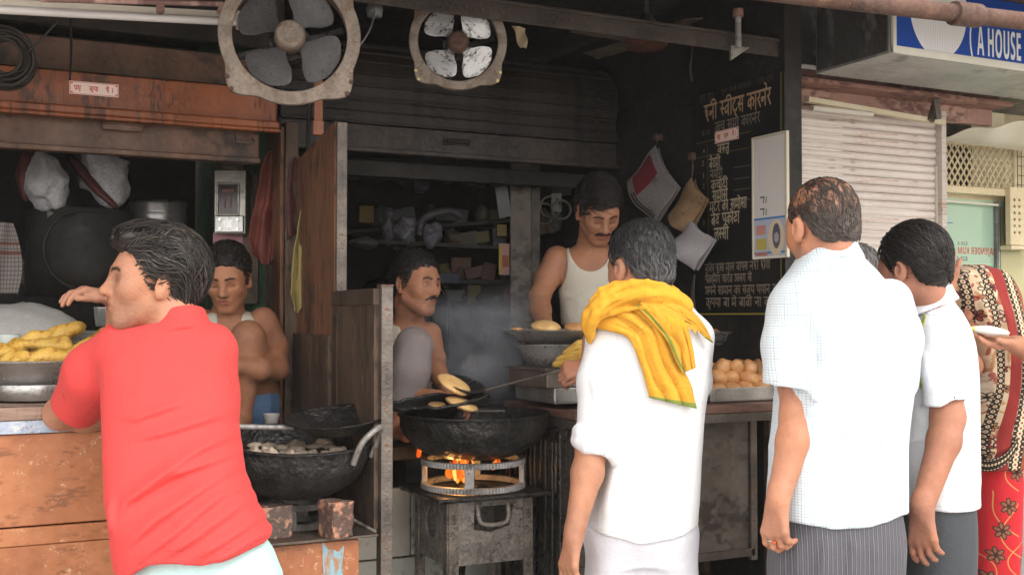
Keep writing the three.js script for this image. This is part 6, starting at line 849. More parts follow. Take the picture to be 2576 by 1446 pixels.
// ---------------------------------------------------------------- clutter in the depth of the dark shop
{
  const pl = thing('inner_post', 'pale worn wooden post standing in the dark shop behind the cooks', 'post', V(P(1310, 700, 5.4).x, 1.3, P(1310, 700, 5.4).z), -PHI); part('post', bx(0.105, 1.1, 0.08, 0, P(1310, 560, 5.4).y - 1.3, 0, 0.006), tint(M.greySheet, 1.1, 1.05, 0.98), pl); part('side', bx(0.05, 1.1, 0.05, 0.07, P(1310, 560, 5.4).y - 1.28, -0.02, 0.004), tint(M.greySheet, 0.6, 0.58, 0.5), pl);
  const sh = (label, x0, y0, x1, y1, d) => { const a = P(x0, y0, d), b = P(x1, y1, d), m = a.clone().lerp(b, 0.5); const g = bx(a.distanceTo(b), 0.02, 0.25); g.rotateZ(Math.asin((b.y - a.y) / a.distanceTo(b))); return solo('shelf', label, 'shelf', g, M.soot, m, -Math.atan2(b.z - a.z, b.x - a.x)); };
  sh('dark upper shelf board of the cluttered rear shelves', 880, 588, 1290, 560, 5.75); sh('dark lower shelf board with bags above it in the rear shop', 960, 612, 1290, 628, 5.6); sh('dark third shelf board low on the rear wall', 1000, 706, 1300, 712, 5.7);
  const lump = (name, label, cat, px, r, m, amp = 0.02, fr = 24) => solo(name, label, cat, uvd(lumpy(ball(r[0], r[1], r[2], 4), amp, fr, px[0] * 0.013)), m, P(...px), -PHI);
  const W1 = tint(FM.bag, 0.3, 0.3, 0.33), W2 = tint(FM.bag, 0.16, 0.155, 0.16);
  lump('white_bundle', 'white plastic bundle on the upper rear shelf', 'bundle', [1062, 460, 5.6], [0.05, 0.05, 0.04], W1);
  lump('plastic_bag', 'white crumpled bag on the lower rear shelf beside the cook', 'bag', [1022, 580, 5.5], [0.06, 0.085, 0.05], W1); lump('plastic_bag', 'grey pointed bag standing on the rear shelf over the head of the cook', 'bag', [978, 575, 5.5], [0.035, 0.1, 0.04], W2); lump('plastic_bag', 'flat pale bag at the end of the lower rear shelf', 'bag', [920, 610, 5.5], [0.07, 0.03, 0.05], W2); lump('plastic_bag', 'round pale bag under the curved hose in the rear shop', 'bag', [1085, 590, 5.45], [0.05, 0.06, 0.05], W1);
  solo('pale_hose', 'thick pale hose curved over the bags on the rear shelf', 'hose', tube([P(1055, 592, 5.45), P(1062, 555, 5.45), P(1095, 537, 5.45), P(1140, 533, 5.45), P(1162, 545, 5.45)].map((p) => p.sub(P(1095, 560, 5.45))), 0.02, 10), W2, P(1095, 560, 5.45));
  const box = (name, label, cat, px, s, m) => solo(name, label, cat, bx(s[0], s[1], s[2], 0, 0, 0, 0.004), m, P(...px), -PHI + 0.1);
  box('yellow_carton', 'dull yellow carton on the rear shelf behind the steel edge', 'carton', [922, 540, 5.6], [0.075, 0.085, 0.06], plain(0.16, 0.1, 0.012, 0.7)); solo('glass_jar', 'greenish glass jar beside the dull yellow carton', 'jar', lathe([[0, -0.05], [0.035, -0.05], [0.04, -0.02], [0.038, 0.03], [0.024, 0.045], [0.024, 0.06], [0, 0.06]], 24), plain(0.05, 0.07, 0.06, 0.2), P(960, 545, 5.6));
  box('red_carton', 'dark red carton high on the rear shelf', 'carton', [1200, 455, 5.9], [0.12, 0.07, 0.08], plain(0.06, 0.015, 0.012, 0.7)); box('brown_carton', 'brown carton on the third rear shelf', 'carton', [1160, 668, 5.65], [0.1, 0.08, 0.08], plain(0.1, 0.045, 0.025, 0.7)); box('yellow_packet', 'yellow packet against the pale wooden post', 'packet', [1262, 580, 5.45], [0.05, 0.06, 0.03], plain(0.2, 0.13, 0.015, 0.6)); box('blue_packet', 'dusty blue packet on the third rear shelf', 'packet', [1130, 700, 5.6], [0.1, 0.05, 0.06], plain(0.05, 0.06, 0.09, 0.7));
  const sheetOn = (name, label, cat, px, w, h, m, rz = 0) => solo(name, label, cat, sheet(8, 10, (u, v) => V((u - 0.5) * w, (0.5 - v) * h, 0.008 * Math.sin(v * 5 + u * 3)), 0.002).rotateZ(rz), m, P(...px), -PHI);
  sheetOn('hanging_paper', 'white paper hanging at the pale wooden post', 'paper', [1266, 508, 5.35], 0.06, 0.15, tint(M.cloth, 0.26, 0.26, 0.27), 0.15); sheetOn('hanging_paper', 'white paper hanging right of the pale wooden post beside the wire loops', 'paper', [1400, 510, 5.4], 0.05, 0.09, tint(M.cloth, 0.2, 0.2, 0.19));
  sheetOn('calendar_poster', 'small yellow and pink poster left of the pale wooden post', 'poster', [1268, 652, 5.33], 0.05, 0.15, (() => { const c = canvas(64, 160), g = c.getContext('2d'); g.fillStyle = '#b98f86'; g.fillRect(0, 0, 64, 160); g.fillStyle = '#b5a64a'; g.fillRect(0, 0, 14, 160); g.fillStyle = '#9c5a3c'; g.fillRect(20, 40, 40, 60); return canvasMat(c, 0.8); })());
  solo('wire_loops', 'pale wire loops hanging right of the pale wooden post', 'wire', [[0, 0, 0.05], [0.05, -0.02, 0.045], [-0.03, -0.03, 0.05]].map(([x, y, r]) => boxUV(new THREE.TorusGeometry(r, 0.006, 8, 32)).translate(x, y, x)), tint(M.greySheet, 0.7, 0.68, 0.62), P(1385, 520, 5.4), -PHI);
  box('wall_board', 'dark blue grey board under the lintel at the post', 'board', [940, 425, 5.2], [0.55, 0.1, 0.03], plain(0.02, 0.021, 0.026, 0.6));
  // tin drums and table behind the cook
  const drum = thing('tin_drum', 'dark glossy tin drum behind the head of the cook', 'drum', V(P(1015, 760, 4.95).x, 0.95, P(1015, 760, 4.95).z)); part('body', lathe([[0, 0], [0.2, 0], [0.205, 0.2], [0.2, 0.21], [0.205, 0.22], [0.205, 0.5], [0.17, 0.58], [0.06, 0.62], [0, 0.625]], 60), plain(0.008, 0.008, 0.009, 0.12, 0.2, { clearcoat: 0.8, clearcoatRoughness: 0.08 }), drum); part('cap', cyl(0.04, 0.045, 0.03, 0, 0.63, 0), M.ironBlack, drum);
  const tb = thing('prep_table', 'dark table with blue grey sides deep in the smoky shop', 'table', V(P(1190, 880, 5.3).x, FLOOR, P(1190, 880, 5.3).z)); part('top', bx(0.9, 0.03, 0.5, 0, 0.97 - FLOOR + 0.0, 0), M.soot, tb); part('skirt', bx(0.86, 0.5, 0.46, 0, 0.7 - FLOOR, 0), tint(M.soot, 0.9, 1.15, 1.6), tb); for (const [x, z] of [[0.4, 0.2], [-0.4, 0.2], [0.4, -0.2], [-0.4, -0.2]]) part('leg', bx(0.05, 0.2, 0.05, x, 0.1, z), M.soot, tb);
  const st = thing('brass_stand', 'small copper stand on the dark table in the smoky shop', 'stand', V(P(1180, 850, 5.25).x, 0.985 + 0.002, P(1180, 850, 5.25).z)); part('stem', lathe([[0, 0], [0.03, 0], [0.012, 0.02], [0.01, 0.12], [0.03, 0.14], [0.028, 0.2], [0, 0.2]], 20), plain(0.14, 0.06, 0.03, 0.5, 0.5), st);
  lump('grey_sack', 'large dark sack slumped on shelves right of the copper stand', 'sack', [1250, 745, 5.6], [0.2, 0.07, 0.15], tint(M.soot, 1.6, 1.6, 1.7), 0.03, 7);
  const can = thing('oil_can', 'dented tin can standing behind the ear of the cook', 'can', P(1098, 740, 5.0)); part('can', lathe([[0, -0.05], [0.04, -0.05], [0.042, 0.03], [0.02, 0.05], [0, 0.05]], 24), tint(M.steel, 0.4, 0.4, 0.4), can);
}

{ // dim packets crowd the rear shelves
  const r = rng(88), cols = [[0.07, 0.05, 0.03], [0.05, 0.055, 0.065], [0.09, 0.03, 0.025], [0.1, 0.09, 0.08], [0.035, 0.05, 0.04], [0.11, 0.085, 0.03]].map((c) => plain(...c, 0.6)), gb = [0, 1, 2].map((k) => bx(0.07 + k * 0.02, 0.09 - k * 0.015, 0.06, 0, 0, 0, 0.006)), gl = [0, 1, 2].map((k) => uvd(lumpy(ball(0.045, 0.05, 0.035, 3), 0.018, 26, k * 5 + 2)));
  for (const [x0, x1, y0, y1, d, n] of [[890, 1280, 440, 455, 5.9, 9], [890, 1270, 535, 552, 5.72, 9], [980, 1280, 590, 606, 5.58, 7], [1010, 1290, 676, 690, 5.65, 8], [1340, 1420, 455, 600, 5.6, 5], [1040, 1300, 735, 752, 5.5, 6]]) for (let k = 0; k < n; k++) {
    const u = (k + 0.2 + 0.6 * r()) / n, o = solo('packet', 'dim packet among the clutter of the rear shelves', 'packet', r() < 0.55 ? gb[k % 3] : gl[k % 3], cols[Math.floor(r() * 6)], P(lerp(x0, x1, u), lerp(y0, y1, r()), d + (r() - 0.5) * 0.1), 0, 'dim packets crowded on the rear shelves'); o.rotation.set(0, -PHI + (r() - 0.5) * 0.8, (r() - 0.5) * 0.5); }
}
{ // thin smoke over the frying pan
  const c = canvas(128, 256), g = c.getContext('2d'), im = g.createImageData(128, 256); for (let y = 0; y < 256; y++) for (let x = 0; x < 128; x++) { const u = x / 127, v = y / 255, e = Math.sin(Math.PI * u) ** 1.5 * Math.sin(Math.PI * Math.min(1, v * 0.95 + 0.03)) ** 1.2, w = fbm(u + 0.12 * Math.sin(v * 9), v, 3, 4, 4, 555), q = 255 * clamp(e * sstep(0.3, 0.85, w)); im.data.set([q, q, q, 255], (y * 128 + x) * 4); } g.putImageData(im, 0, 0);
  const m = new THREE.MeshStandardMaterial({ color: new THREE.Color().setRGB(0.75, 0.8, 0.9), roughness: 1, transparent: true, opacity: 0.075, alphaMap: new THREE.CanvasTexture(c), side: THREE.DoubleSide }), t = thing('smoke', 'thin blue grey smoke rising over the frying pan', 'smoke', P(1215, 930, 3.95)); t.userData.kind = 'stuff';
  for (const [a, w, x, z, s] of [[0.2, 0.4, 0, 0, 1], [0.9, 0.36, 0.08, -0.12, 2], [-0.5, 0.44, -0.04, -0.25, 3], [1.5, 0.34, 0.1, -0.05, 4], [0.4, 0.5, 0.05, -0.35, 5]]) part('wisp', sheet(10, 14, (u, v) => { const q = (u - 0.5) * w * (0.7 + 0.6 * v), b = 0.04 * Math.sin(v * 5 + s + u * 3); return V(x + q * Math.cos(a) + b * Math.sin(a), (v - 0.35) * 0.5, z + q * Math.sin(a) + b * Math.cos(a)); }, 0.001), m, t);
}
// ================================================================ the people
const HEMCUT = (fn) => (x, y, z) => (fn(x, z) - y) * 0.8;
function polyline(person, d, pts) { const q = pts.map(([x, y]) => person.L(x, y, d)).map((v) => [v.x, v.y]); return (x) => { let i = 0; while (i < q.length - 2 && q[i + 1][0] < x) i++; const t = clamp((x - q[i][0]) / (q[i + 1][0] - q[i][0])); return lerp(q[i][1], q[i + 1][1], t); }; }
// ---- the man in the red shirt, leaning on the orange counter
{
  const p = new Person('person in a red polo shirt leaning with an elbow on the orange counter', 480, 2.55), L = (x, y, d) => p.L(x, y, d); p.skin = [0.42, 0.2, 0.122];
  const h = p.head(380, 708, 2.68, -80, -4, 0, 0.98, { stubble: 0.35, brow: [0.02, 0.014, 0.011] });
  p.body.cap(L(425, 760, 2.69), L(455, 850, 2.68), 0.056, 0.065, 0.03);
  p.arm([L(300, 905, 2.68), L(190, 1005, 2.78), L(152, 1040, 2.86)], [0.05, 0.045, 0.041]); p.arm([L(152, 1040, 2.86), L(215, 1046, 2.9), L(330, 1040, 2.98)], [0.04, 0.042, 0.028]);
  p.arm([L(540, 900, 2.68), L(340, 1050, 3.02), L(300, 900, 3.03), L(292, 752, 2.99)], [0.05, 0.042, 0.04, 0.026]);
  p.hand(L(286, 748, 2.985), L(190, 722, 2.93).sub(L(286, 740, 2.985)), V(-0.1, -1, 0.1), 1, [[0.55, 0.5, 0.4, 0.3], [0.5, 0.55, 0.4, 0.3], [0.3, 0.3, 0.3, 0.2]], 0.94, 0.05, 0.2);
  p.finish(0.0038);
  p.hair(h, { t: 0.009, top: 0.01, back: 0.012, line: [[0.14, 0.09], [0.098, 0.078], [0.075, 0.066], [0.055, 0.045], [0.044, -0.012], [0.024, -0.03], [0.02, 0.012], [-0.012, 0.02], [-0.03, -0.01], [-0.045, -0.06], [-0.075, -0.088], [-0.14, -0.09]], col: (k) => [0.012 + 0.11 * k ** 6, 0.0095 + 0.085 * k ** 6, 0.0085 + 0.07 * k ** 6], locks: 1700, len: 0.1, lr: 0.0021, lift: 0.013, rough: 0.002, clump: 0.005, jit: 1.3, extra: [[[0, 0.1, 0.06], [0.055, 0.028, 0.045]], [[0, 0.03, -0.085], [0.06, 0.06, 0.042]]], seed: 3, cell: 0.0034, flow: (v) => V(v.x * 3 + 0.4 * Math.sin(v.y * 40), (v.z > 0.035 ? 0.7 : -0.3) - Math.max(0, -v.z) * 9 + 0.6 * Math.sin(v.z * 40 + v.x * 30), -1 + Math.max(0, -v.z - 0.05) * 6) });
  const f = new Field(), rows = [[795, 418, 500, 0.045, 2.69], [822, 345, 520, 0.075, 2.69], [850, 285, 545, 0.095, 2.69], [890, 262, 566, 0.112, 2.68], [940, 262, 588, 0.12, 2.66], [1000, 266, 596, 0.122, 2.64], [1070, 268, 594, 0.12, 2.61], [1130, 270, 600, 0.12, 2.58], [1190, 272, 611, 0.122, 2.56], [1250, 276, 632, 0.126, 2.53], [1310, 284, 661, 0.132, 2.51], [1370, 292, 683, 0.138, 2.5], [1440, 302, 692, 0.14, 2.5], [1480, 306, 694, 0.14, 2.5]];
  f.stack(p.rows(2.55, rows), 0.03, 0, 2.5);
  const sl = new Field(); sl.chain([L(312, 878, 2.68), L(240, 940, 2.72), L(186, 1030, 2.8)], [0.07, 0.072, 0.062], 0.03); f.cap(L(525, 885, 2.68), L(440, 970, 2.85), 0.07, 0.062, 0.03);
  sl.cap(L(200, 1010, 2.785), L(150, 1100, 2.86), 0.05, 0.062, 0.006, 1);
  { const a = L(300, 890, 2.68), b = L(190, 1026, 2.785), n = b.clone().sub(a).normalize(); sl.cut((x, y, z) => ((x - b.x) * n.x + (y - b.y) * n.y + (z - b.z) * n.z) - 0.012, 0.008); f.sub(sl, 0.03); }
  // collar
  f.collar(L(452, 818, 2.685), 0.06, 0.058, V(0.22, 0, 0.25), 0.026);
  f.cut(HEMCUT(polyline(p, 2.45, [[250, 1420], [314, 1450], [350, 1432], [403, 1400], [470, 1398], [535, 1401], [600, 1386], [650, 1370], [700, 1356]])), 0.008);
  const fl = foldLines(p, 2.46, [[[[300, 1110], [400, 1090], [500, 1060], [580, 1035]], 0.007, 0.012], [[[270, 1060], [330, 1055], [400, 1030], [470, 1010]], 0.006, 0.01], [[[310, 1260], [400, 1200], [500, 1130], [600, 1080]], 0.011, 0.014], [[[300, 1330], [340, 1250], [440, 1190], [560, 1150], [610, 1140]], 0.01, 0.012], [[[320, 1380], [420, 1290], [520, 1220], [610, 1160]], 0.012, 0.016], [[[360, 1400], [470, 1320], [560, 1240], [640, 1215]], 0.01, 0.014], [[[420, 1390], [520, 1330], [600, 1270], [655, 1245]], 0.009, 0.013], [[[500, 1390], [590, 1340], [670, 1290]], 0.008, 0.012], [[[560, 1395], [640, 1350], [690, 1335]], 0.007, 0.01], [[[285, 1230], [295, 1290], [300, 1350]], 0.008, 0.01], [[[430, 870], [480, 855], [530, 870]], 0.004, 0.014]]);
  const wr = wrinkle(0.003, 7, 11, 7, 2); f.post = (x, y, z, d) => d - (1.9 * fl(x, y) * sstep(-0.1, 0.05, z) + wr(x, y, z));
  const rm = clothM(0.64, 0.058, 0.055, { sheenColor: new THREE.Color(1, 0.5, 0.45) }); p.wear('polo_shirt', f, 0.0044, rm); seams(p, f, rm, 2.3, 2.95, [[[150, 972], [178, 1040], [205, 1052], [240, 1012]], [[330, 850], [420, 862], [520, 858]], [[540, 880], [572, 940], [590, 1010]], [[345, 1420], [403, 1388], [470, 1386], [535, 1389], [600, 1374], [680, 1346]]]);
  const t = new Field(); t.stack(p.rows(2.52, [[1330, 340, 640, 0.1], [1380, 335, 676, 0.115], [1446, 318, 703, 0.13], [1560, 312, 712, 0.14], [1750, 320, 700, 0.13]]), 0.03); for (const [x, e] of [[410, 1], [610, -1]]) { const a = L(x, 1740, 2.52), b = V(x === 410 ? a.x - 0.03 : a.x + 0.03, 0.08, a.z); t.cap(a, b, 0.105, 0.07, 0.05); } const w2 = wrinkle(0.005, 6, 8, 6, 9); t.post = (x, y, z, d) => d - w2(x, y, z);
  p.wear('trousers', t, 0.008, clothM(0.5, 0.74, 0.73)); for (const x of [410, 610]) { const a = L(x, 1740, 2.52); part('shoe', uvd(ball(0.05, 0.05, 0.13, 3)), plain(0.03, 0.025, 0.02, 0.5), p.g).position.set(a.x + (x === 410 ? -0.03 : 0.03), 0.04, a.z - 0.05); }
}
function vest(p, f, m, cell = 0.005) { return p.wear('vest', f, cell, m); }
const vestM = () => clothM(0.6, 0.56, 0.47, { side: THREE.DoubleSide });
// ---- the boy in the white vest
{
  const p = new Person('person in a white vest squatting with folded arms before the green wall', 590, 4.0, 0.962), L = (x, y, d) => p.L(x, y, d); p.skin = [0.38, 0.175, 0.1];
  const h = p.head(571, 699, 3.94, -12, 19, 2, 0.93, { lids: 1, stubble: 0.12 });
  p.body.cap(L(572, 755, 4.0), L(575, 800, 4.03), 0.05, 0.06, 0.03);
  const tr = [[778, 553, 600, 0.05], [792, 525, 640, 0.075], [815, 508, 668, 0.09], [860, 512, 665, 0.1], [920, 520, 655, 0.1], [990, 520, 660, 0.105], [1050, 515, 668, 0.11]]; p.body.stack(p.rows(4.04, tr), 0.04);
  p.arm([L(662, 808, 4.02), L(690, 870, 3.96), L(696, 928, 3.88)], [0.052, 0.046, 0.038]); p.arm([L(696, 928, 3.88), L(650, 928, 3.78), L(585, 918, 3.74)], [0.038, 0.038, 0.026]);
  p.hand(L(585, 918, 3.74), V(-1, 0.05, 0.1), V(0, 0, -1), 1, [0.3, 0.3, 0.2], 0.9);
  p.arm([L(512, 812, 4.02), L(490, 930, 3.9), L(570, 950, 3.76)], [0.05, 0.04, 0.028]);
  p.arm([L(648, 1010, 4.02), L(640, 920, 3.9), L(624, 850, 3.82)], [0.085, 0.066, 0.057]); p.arm([L(622, 846, 3.81), L(618, 930, 3.8), L(608, 1052, 3.82)], [0.052, 0.048, 0.032]); p.body.cap(L(606, 1062, 3.82), L(590, 1072, 3.72), 0.034, 0.026, 0.02);
  p.arm([L(535, 1010, 4.02), L(520, 900, 3.88)], [0.085, 0.057]); p.arm([L(520, 900, 3.88), L(530, 1052, 3.86)], [0.052, 0.034]); p.body.cap(L(530, 1062, 3.86), L(522, 1072, 3.76), 0.034, 0.026, 0.02);
  p.finish(0.0044); p.moustache(h, 0.026, 0.0026, [0.05, 0.03, 0.022]);
  p.hair(h, { t: 0.006, top: 0.004, line: LINE_SHORT, col: BLACK, locks: 1100, len: 0.034, lr: 0.002, lift: 0.013, clump: 0.0045, seed: 5, flow: (v) => V(v.x * 5 + 0.6, v.z > 0.03 ? 0.6 : -0.4, -0.8) });
  const f = new Field(); f.stack(p.rows(4.04, tr, 0.013), 0.04); const n = L(572, 762, 3.93); f.ell(V(n.x, n.y, n.z + 0.02), [0.046, 0.15, 0.26], 0.006, 1); for (const e of [-1, 1]) f.ell(L(e < 0 ? 497 : 680, 822, 4.04), [0.05, 0.075, 0.2], 0.006, 1); f.cut((x, y) => L(0, 1010, 4.04).y - y); vest(p, f, vestM());
  const l = new Field(), wr = wrinkle(0.009, 10, 5, 10, 4); l.ell(L(655, 1012, 3.98), [0.06, 0.11, 0.09], 0.03); l.ell(L(585, 1040, 4.0), [0.14, 0.06, 0.09], 0.04); l.post = (x, y, z, d) => d - wr(x, y, z); p.wear('blue_cloth', l, 0.006, clothM(0.12, 0.22, 0.4));
}
// ---- the cook
{
  const p = new Person('person in a white vest and grey trousers squatting at the frying pan', 1040, 4.2, 0.912), L = (x, y, d) => p.L(x, y, d); p.skin = [0.4, 0.185, 0.11];
  const h = p.head(1046, 712, 4.18, 46, 4, -2, 0.97, { stubble: 0.22, gaze: [0.2, -0.05], lids: 0.1 });
  p.body.cap(L(1032, 770, 4.22), L(1025, 830, 4.26), 0.052, 0.062, 0.03);
  const tr = [[806, 1003, 1045, 0.05], [822, 975, 1075, 0.08], [850, 955, 1088, 0.1], [900, 955, 1085, 0.105], [980, 950, 1075, 0.11], [1050, 945, 1070, 0.115]]; p.body.stack(p.rows(4.28, tr), 0.04);
  p.arm([L(1078, 842, 4.24), L(1090, 905, 4.18), L(1098, 935, 4.12), L(1132, 985, 3.98)], [0.05, 0.044, 0.037, 0.025]); p.hand(L(1130, 984, 3.98), V(0.6, -0.5, 0.3), V(-0.3, -0.6, 0.3), -1, [0.5, 0.5, 0.3], 0.92);
  p.arm([L(965, 850, 4.24), L(950, 985, 4.05), L(1100, 1000, 3.93)], [0.05, 0.04, 0.026]); p.hand(L(1096, 1000, 3.93), V(1, -0.08, 0.2), V(0, -1, 0.2), 1, [0.3, 0.35, 0.2], 0.92);
  p.arm([L(1010, 1000, 4.0), L(1000, 1072, 4.0)], [0.04, 0.035]); p.body.chain([L(1000, 1078, 4.0), L(1022, 1098, 3.93)], [0.036, 0.022], 0.02);
  p.finish(0.0044); p.moustache(h, 0.028, 0.0056);
  p.hair(h, { t: 0.006, top: 0.003, line: LINE_SHORT, col: BLACK, locks: 1100, len: 0.034, lr: 0.002, lift: 0.012, clump: 0.0045, seed: 8, flow: (v) => V(v.x * 5 + 0.5, v.z > 0.03 ? 0.6 : -0.4, -0.8) });
  const f = new Field(); f.stack(p.rows(4.28, tr, 0.013), 0.04); const n = L(1038, 800, 4.16); f.ell(V(n.x, n.y, n.z), [0.052, 0.12, 0.3], 0.006, 1); for (const x of [957, 1090]) f.ell(L(x, 845, 4.28), [0.042, 0.075, 0.2], 0.006, 1); vest(p, f, vestM());
  const t = new Field(), wr = wrinkle(0.005, 9, 7, 9, 6); t.chain([L(985, 1030, 4.22), L(1040, 872, 4.02)], [0.1, 0.062], 0.04); t.chain([L(1040, 868, 4.02), L(1030, 930, 3.99), L(1015, 1004, 4.0)], [0.056, 0.066, 0.066], 0.04); t.ell(L(985, 1040, 4.24), [0.13, 0.1, 0.12], 0.05); const hem = L(0, 1006, 4.0).y; t.cut((x, y, z) => z > L(0, 1000, 4.12).z ? hem - y : -1, 0.01); t.post = (x, y, z, d) => d - wr(x, y, z); p.wear('trousers', t, 0.006, clothM(0.27, 0.23, 0.23));
}
// ---- the man standing behind the frying counter
{
  const p = new Person('person in a white vest standing behind the frying counter, looking down', 1500, 4.55, FLOOR), L = (x, y, d) => p.L(x, y, d); p.skin = [0.38, 0.175, 0.1];
  const h = p.head(1506, 529, 4.44, 22, 36, 4, 1.0, { lids: 0.92, stubble: 0.2 });
  p.body.cap(L(1490, 585, 4.52), L(1487, 645, 4.58), 0.054, 0.064, 0.03);
  const tr = [[612, 1462, 1512, 0.05], [628, 1425, 1560, 0.085], [650, 1402, 1588, 0.105], [700, 1408, 1582, 0.115], [760, 1416, 1574, 0.112], [820, 1418, 1572, 0.115], [880, 1415, 1580, 0.12]]; p.body.stack(p.rows(4.58, tr), 0.04);
  p.arm([L(1402, 652, 4.56), L(1378, 700, 4.54), L(1358, 745, 4.5)], [0.056, 0.05, 0.041]); p.arm([L(1358, 745, 4.5), L(1360, 780, 4.44), L(1374, 830, 4.3)], [0.041, 0.041, 0.029]); p.hand(L(1374, 830, 4.3), V(0.1, -1, 0.3), V(0.6, 0, -0.6), 1, [0.3, 0.3, 0.2]);
  p.arm([L(1588, 652, 4.56), L(1610, 745, 4.5), L(1560, 830, 4.25)], [0.056, 0.042, 0.03]); p.hand(L(1560, 830, 4.25), V(-0.6, -0.5, 0.3), V(0, -1, 0), -1);
  p.finish(0.0044); p.moustache(h, 0.029, 0.0066);
  p.hair(h, { t: 0.007, top: 0.008, line: LINE_SHORT.map(([z, y]) => [z, z > 0.05 ? y - 0.012 : y]), col: BLACK, locks: 1200, len: 0.055, lr: 0.0022, lift: 0.016, clump: 0.005, jit: 1.1, seed: 11, rough: 0.003, flow: (v) => V(1.4 + v.x * 3, v.z > 0.04 ? 0.25 : -0.4, v.z > 0.0 ? 0.1 : -0.6) });
  const f = new Field(), wr = wrinkle(0.0035, 8, 16, 8, 3); f.stack(p.rows(4.58, tr, 0.01), 0.04); const n = L(1484, 622, 4.5); f.ell(V(n.x, n.y, n.z), [0.082, 0.1, 0.3], 0.006, 1); for (const x of [1396, 1592]) f.ell(L(x, 665, 4.58), [0.052, 0.11, 0.2], 0.006, 1); f.cut((x, y) => L(0, 818, 4.58).y - y); f.post = (x, y, z, d) => d - wr(x, y, z) * sstep(L(0, 690, 4.58).y, L(0, 740, 4.58).y, y); vest(p, f, vestM());
  const t = new Field(); t.stack(p.rows(4.58, [[796, 1414, 1576, 0.122], [880, 1410, 1584, 0.13], [960, 1412, 1582, 0.12]]), 0.03); for (const x of [1452, 1545]) { const a = L(x, 950, 4.58); t.cap(a, V(a.x, FLOOR - p.o.y + 0.06, a.z), 0.09, 0.06, 0.04); } p.wear('jeans', t, 0.008, clothM(0.05, 0.075, 0.13)); for (const x of [1452, 1545]) { const a = L(x, 950, 4.58); part('foot', uvd(ball(0.045, 0.035, 0.11, 3)), plain(0.25, 0.12, 0.07, 0.6), p.g).position.set(a.x, 0.035, a.z + 0.04); }
}
// ---- a frying man, hidden but for the hand on the skimmer
{
  const p = new Person('person almost hidden behind the white shirted man, hand on the skimmer rod', 1625, 3.52), L = (x, y, d) => p.L(x, y, d); p.skin = [0.42, 0.19, 0.12];
  p.head(1622, 672, 3.5, 150, 5, 0, 0.9); p.body.cap(L(1620, 720, 3.52), L(1620, 790, 3.52), 0.05, 0.06, 0.03);
  p.arm([L(1550, 830, 3.52), L(1520, 950, 3.56), L(1482, 918, 3.57)], [0.045, 0.038, 0.026]); p.hand(L(1484, 917, 3.575), V(-1, -0.28, 0.12), V(0.1, -0.7, -0.7), 1, [[0.8, 0.85, 0.9, 0.95], [0.9, 0.95, 1, 1], [0.6, 0.6, 0.6, 0.6]], 0.92, 0.02, 0.1);
  p.finish(0.005); const f = new Field(); f.stack(p.rows(3.55, [[780, 1595, 1650, 0.05], [810, 1555, 1690, 0.08], [900, 1545, 1700, 0.1], [1100, 1550, 1695, 0.1], [1300, 1545, 1700, 0.11]]), 0.04); f.cap(L(1560, 830, 3.52), L(1530, 905, 3.55), 0.058, 0.055, 0.03); p.wear('shirt', f, 0.009, clothM(0.3, 0.3, 0.34)); const t = new Field(); for (const x of [1590, 1660]) { const a = L(x, 1290, 3.55); t.cap(a, V(a.x, 0.05, a.z), 0.09, 0.06, 0.04); } p.wear('trousers', t, 0.01, clothM(0.06, 0.06, 0.07));
  p.hair(p.heads[0], { t: 0.008, line: LINE_SHORT, col: BLACK, locks: 0, seed: 2, cell: 0.006 });
}
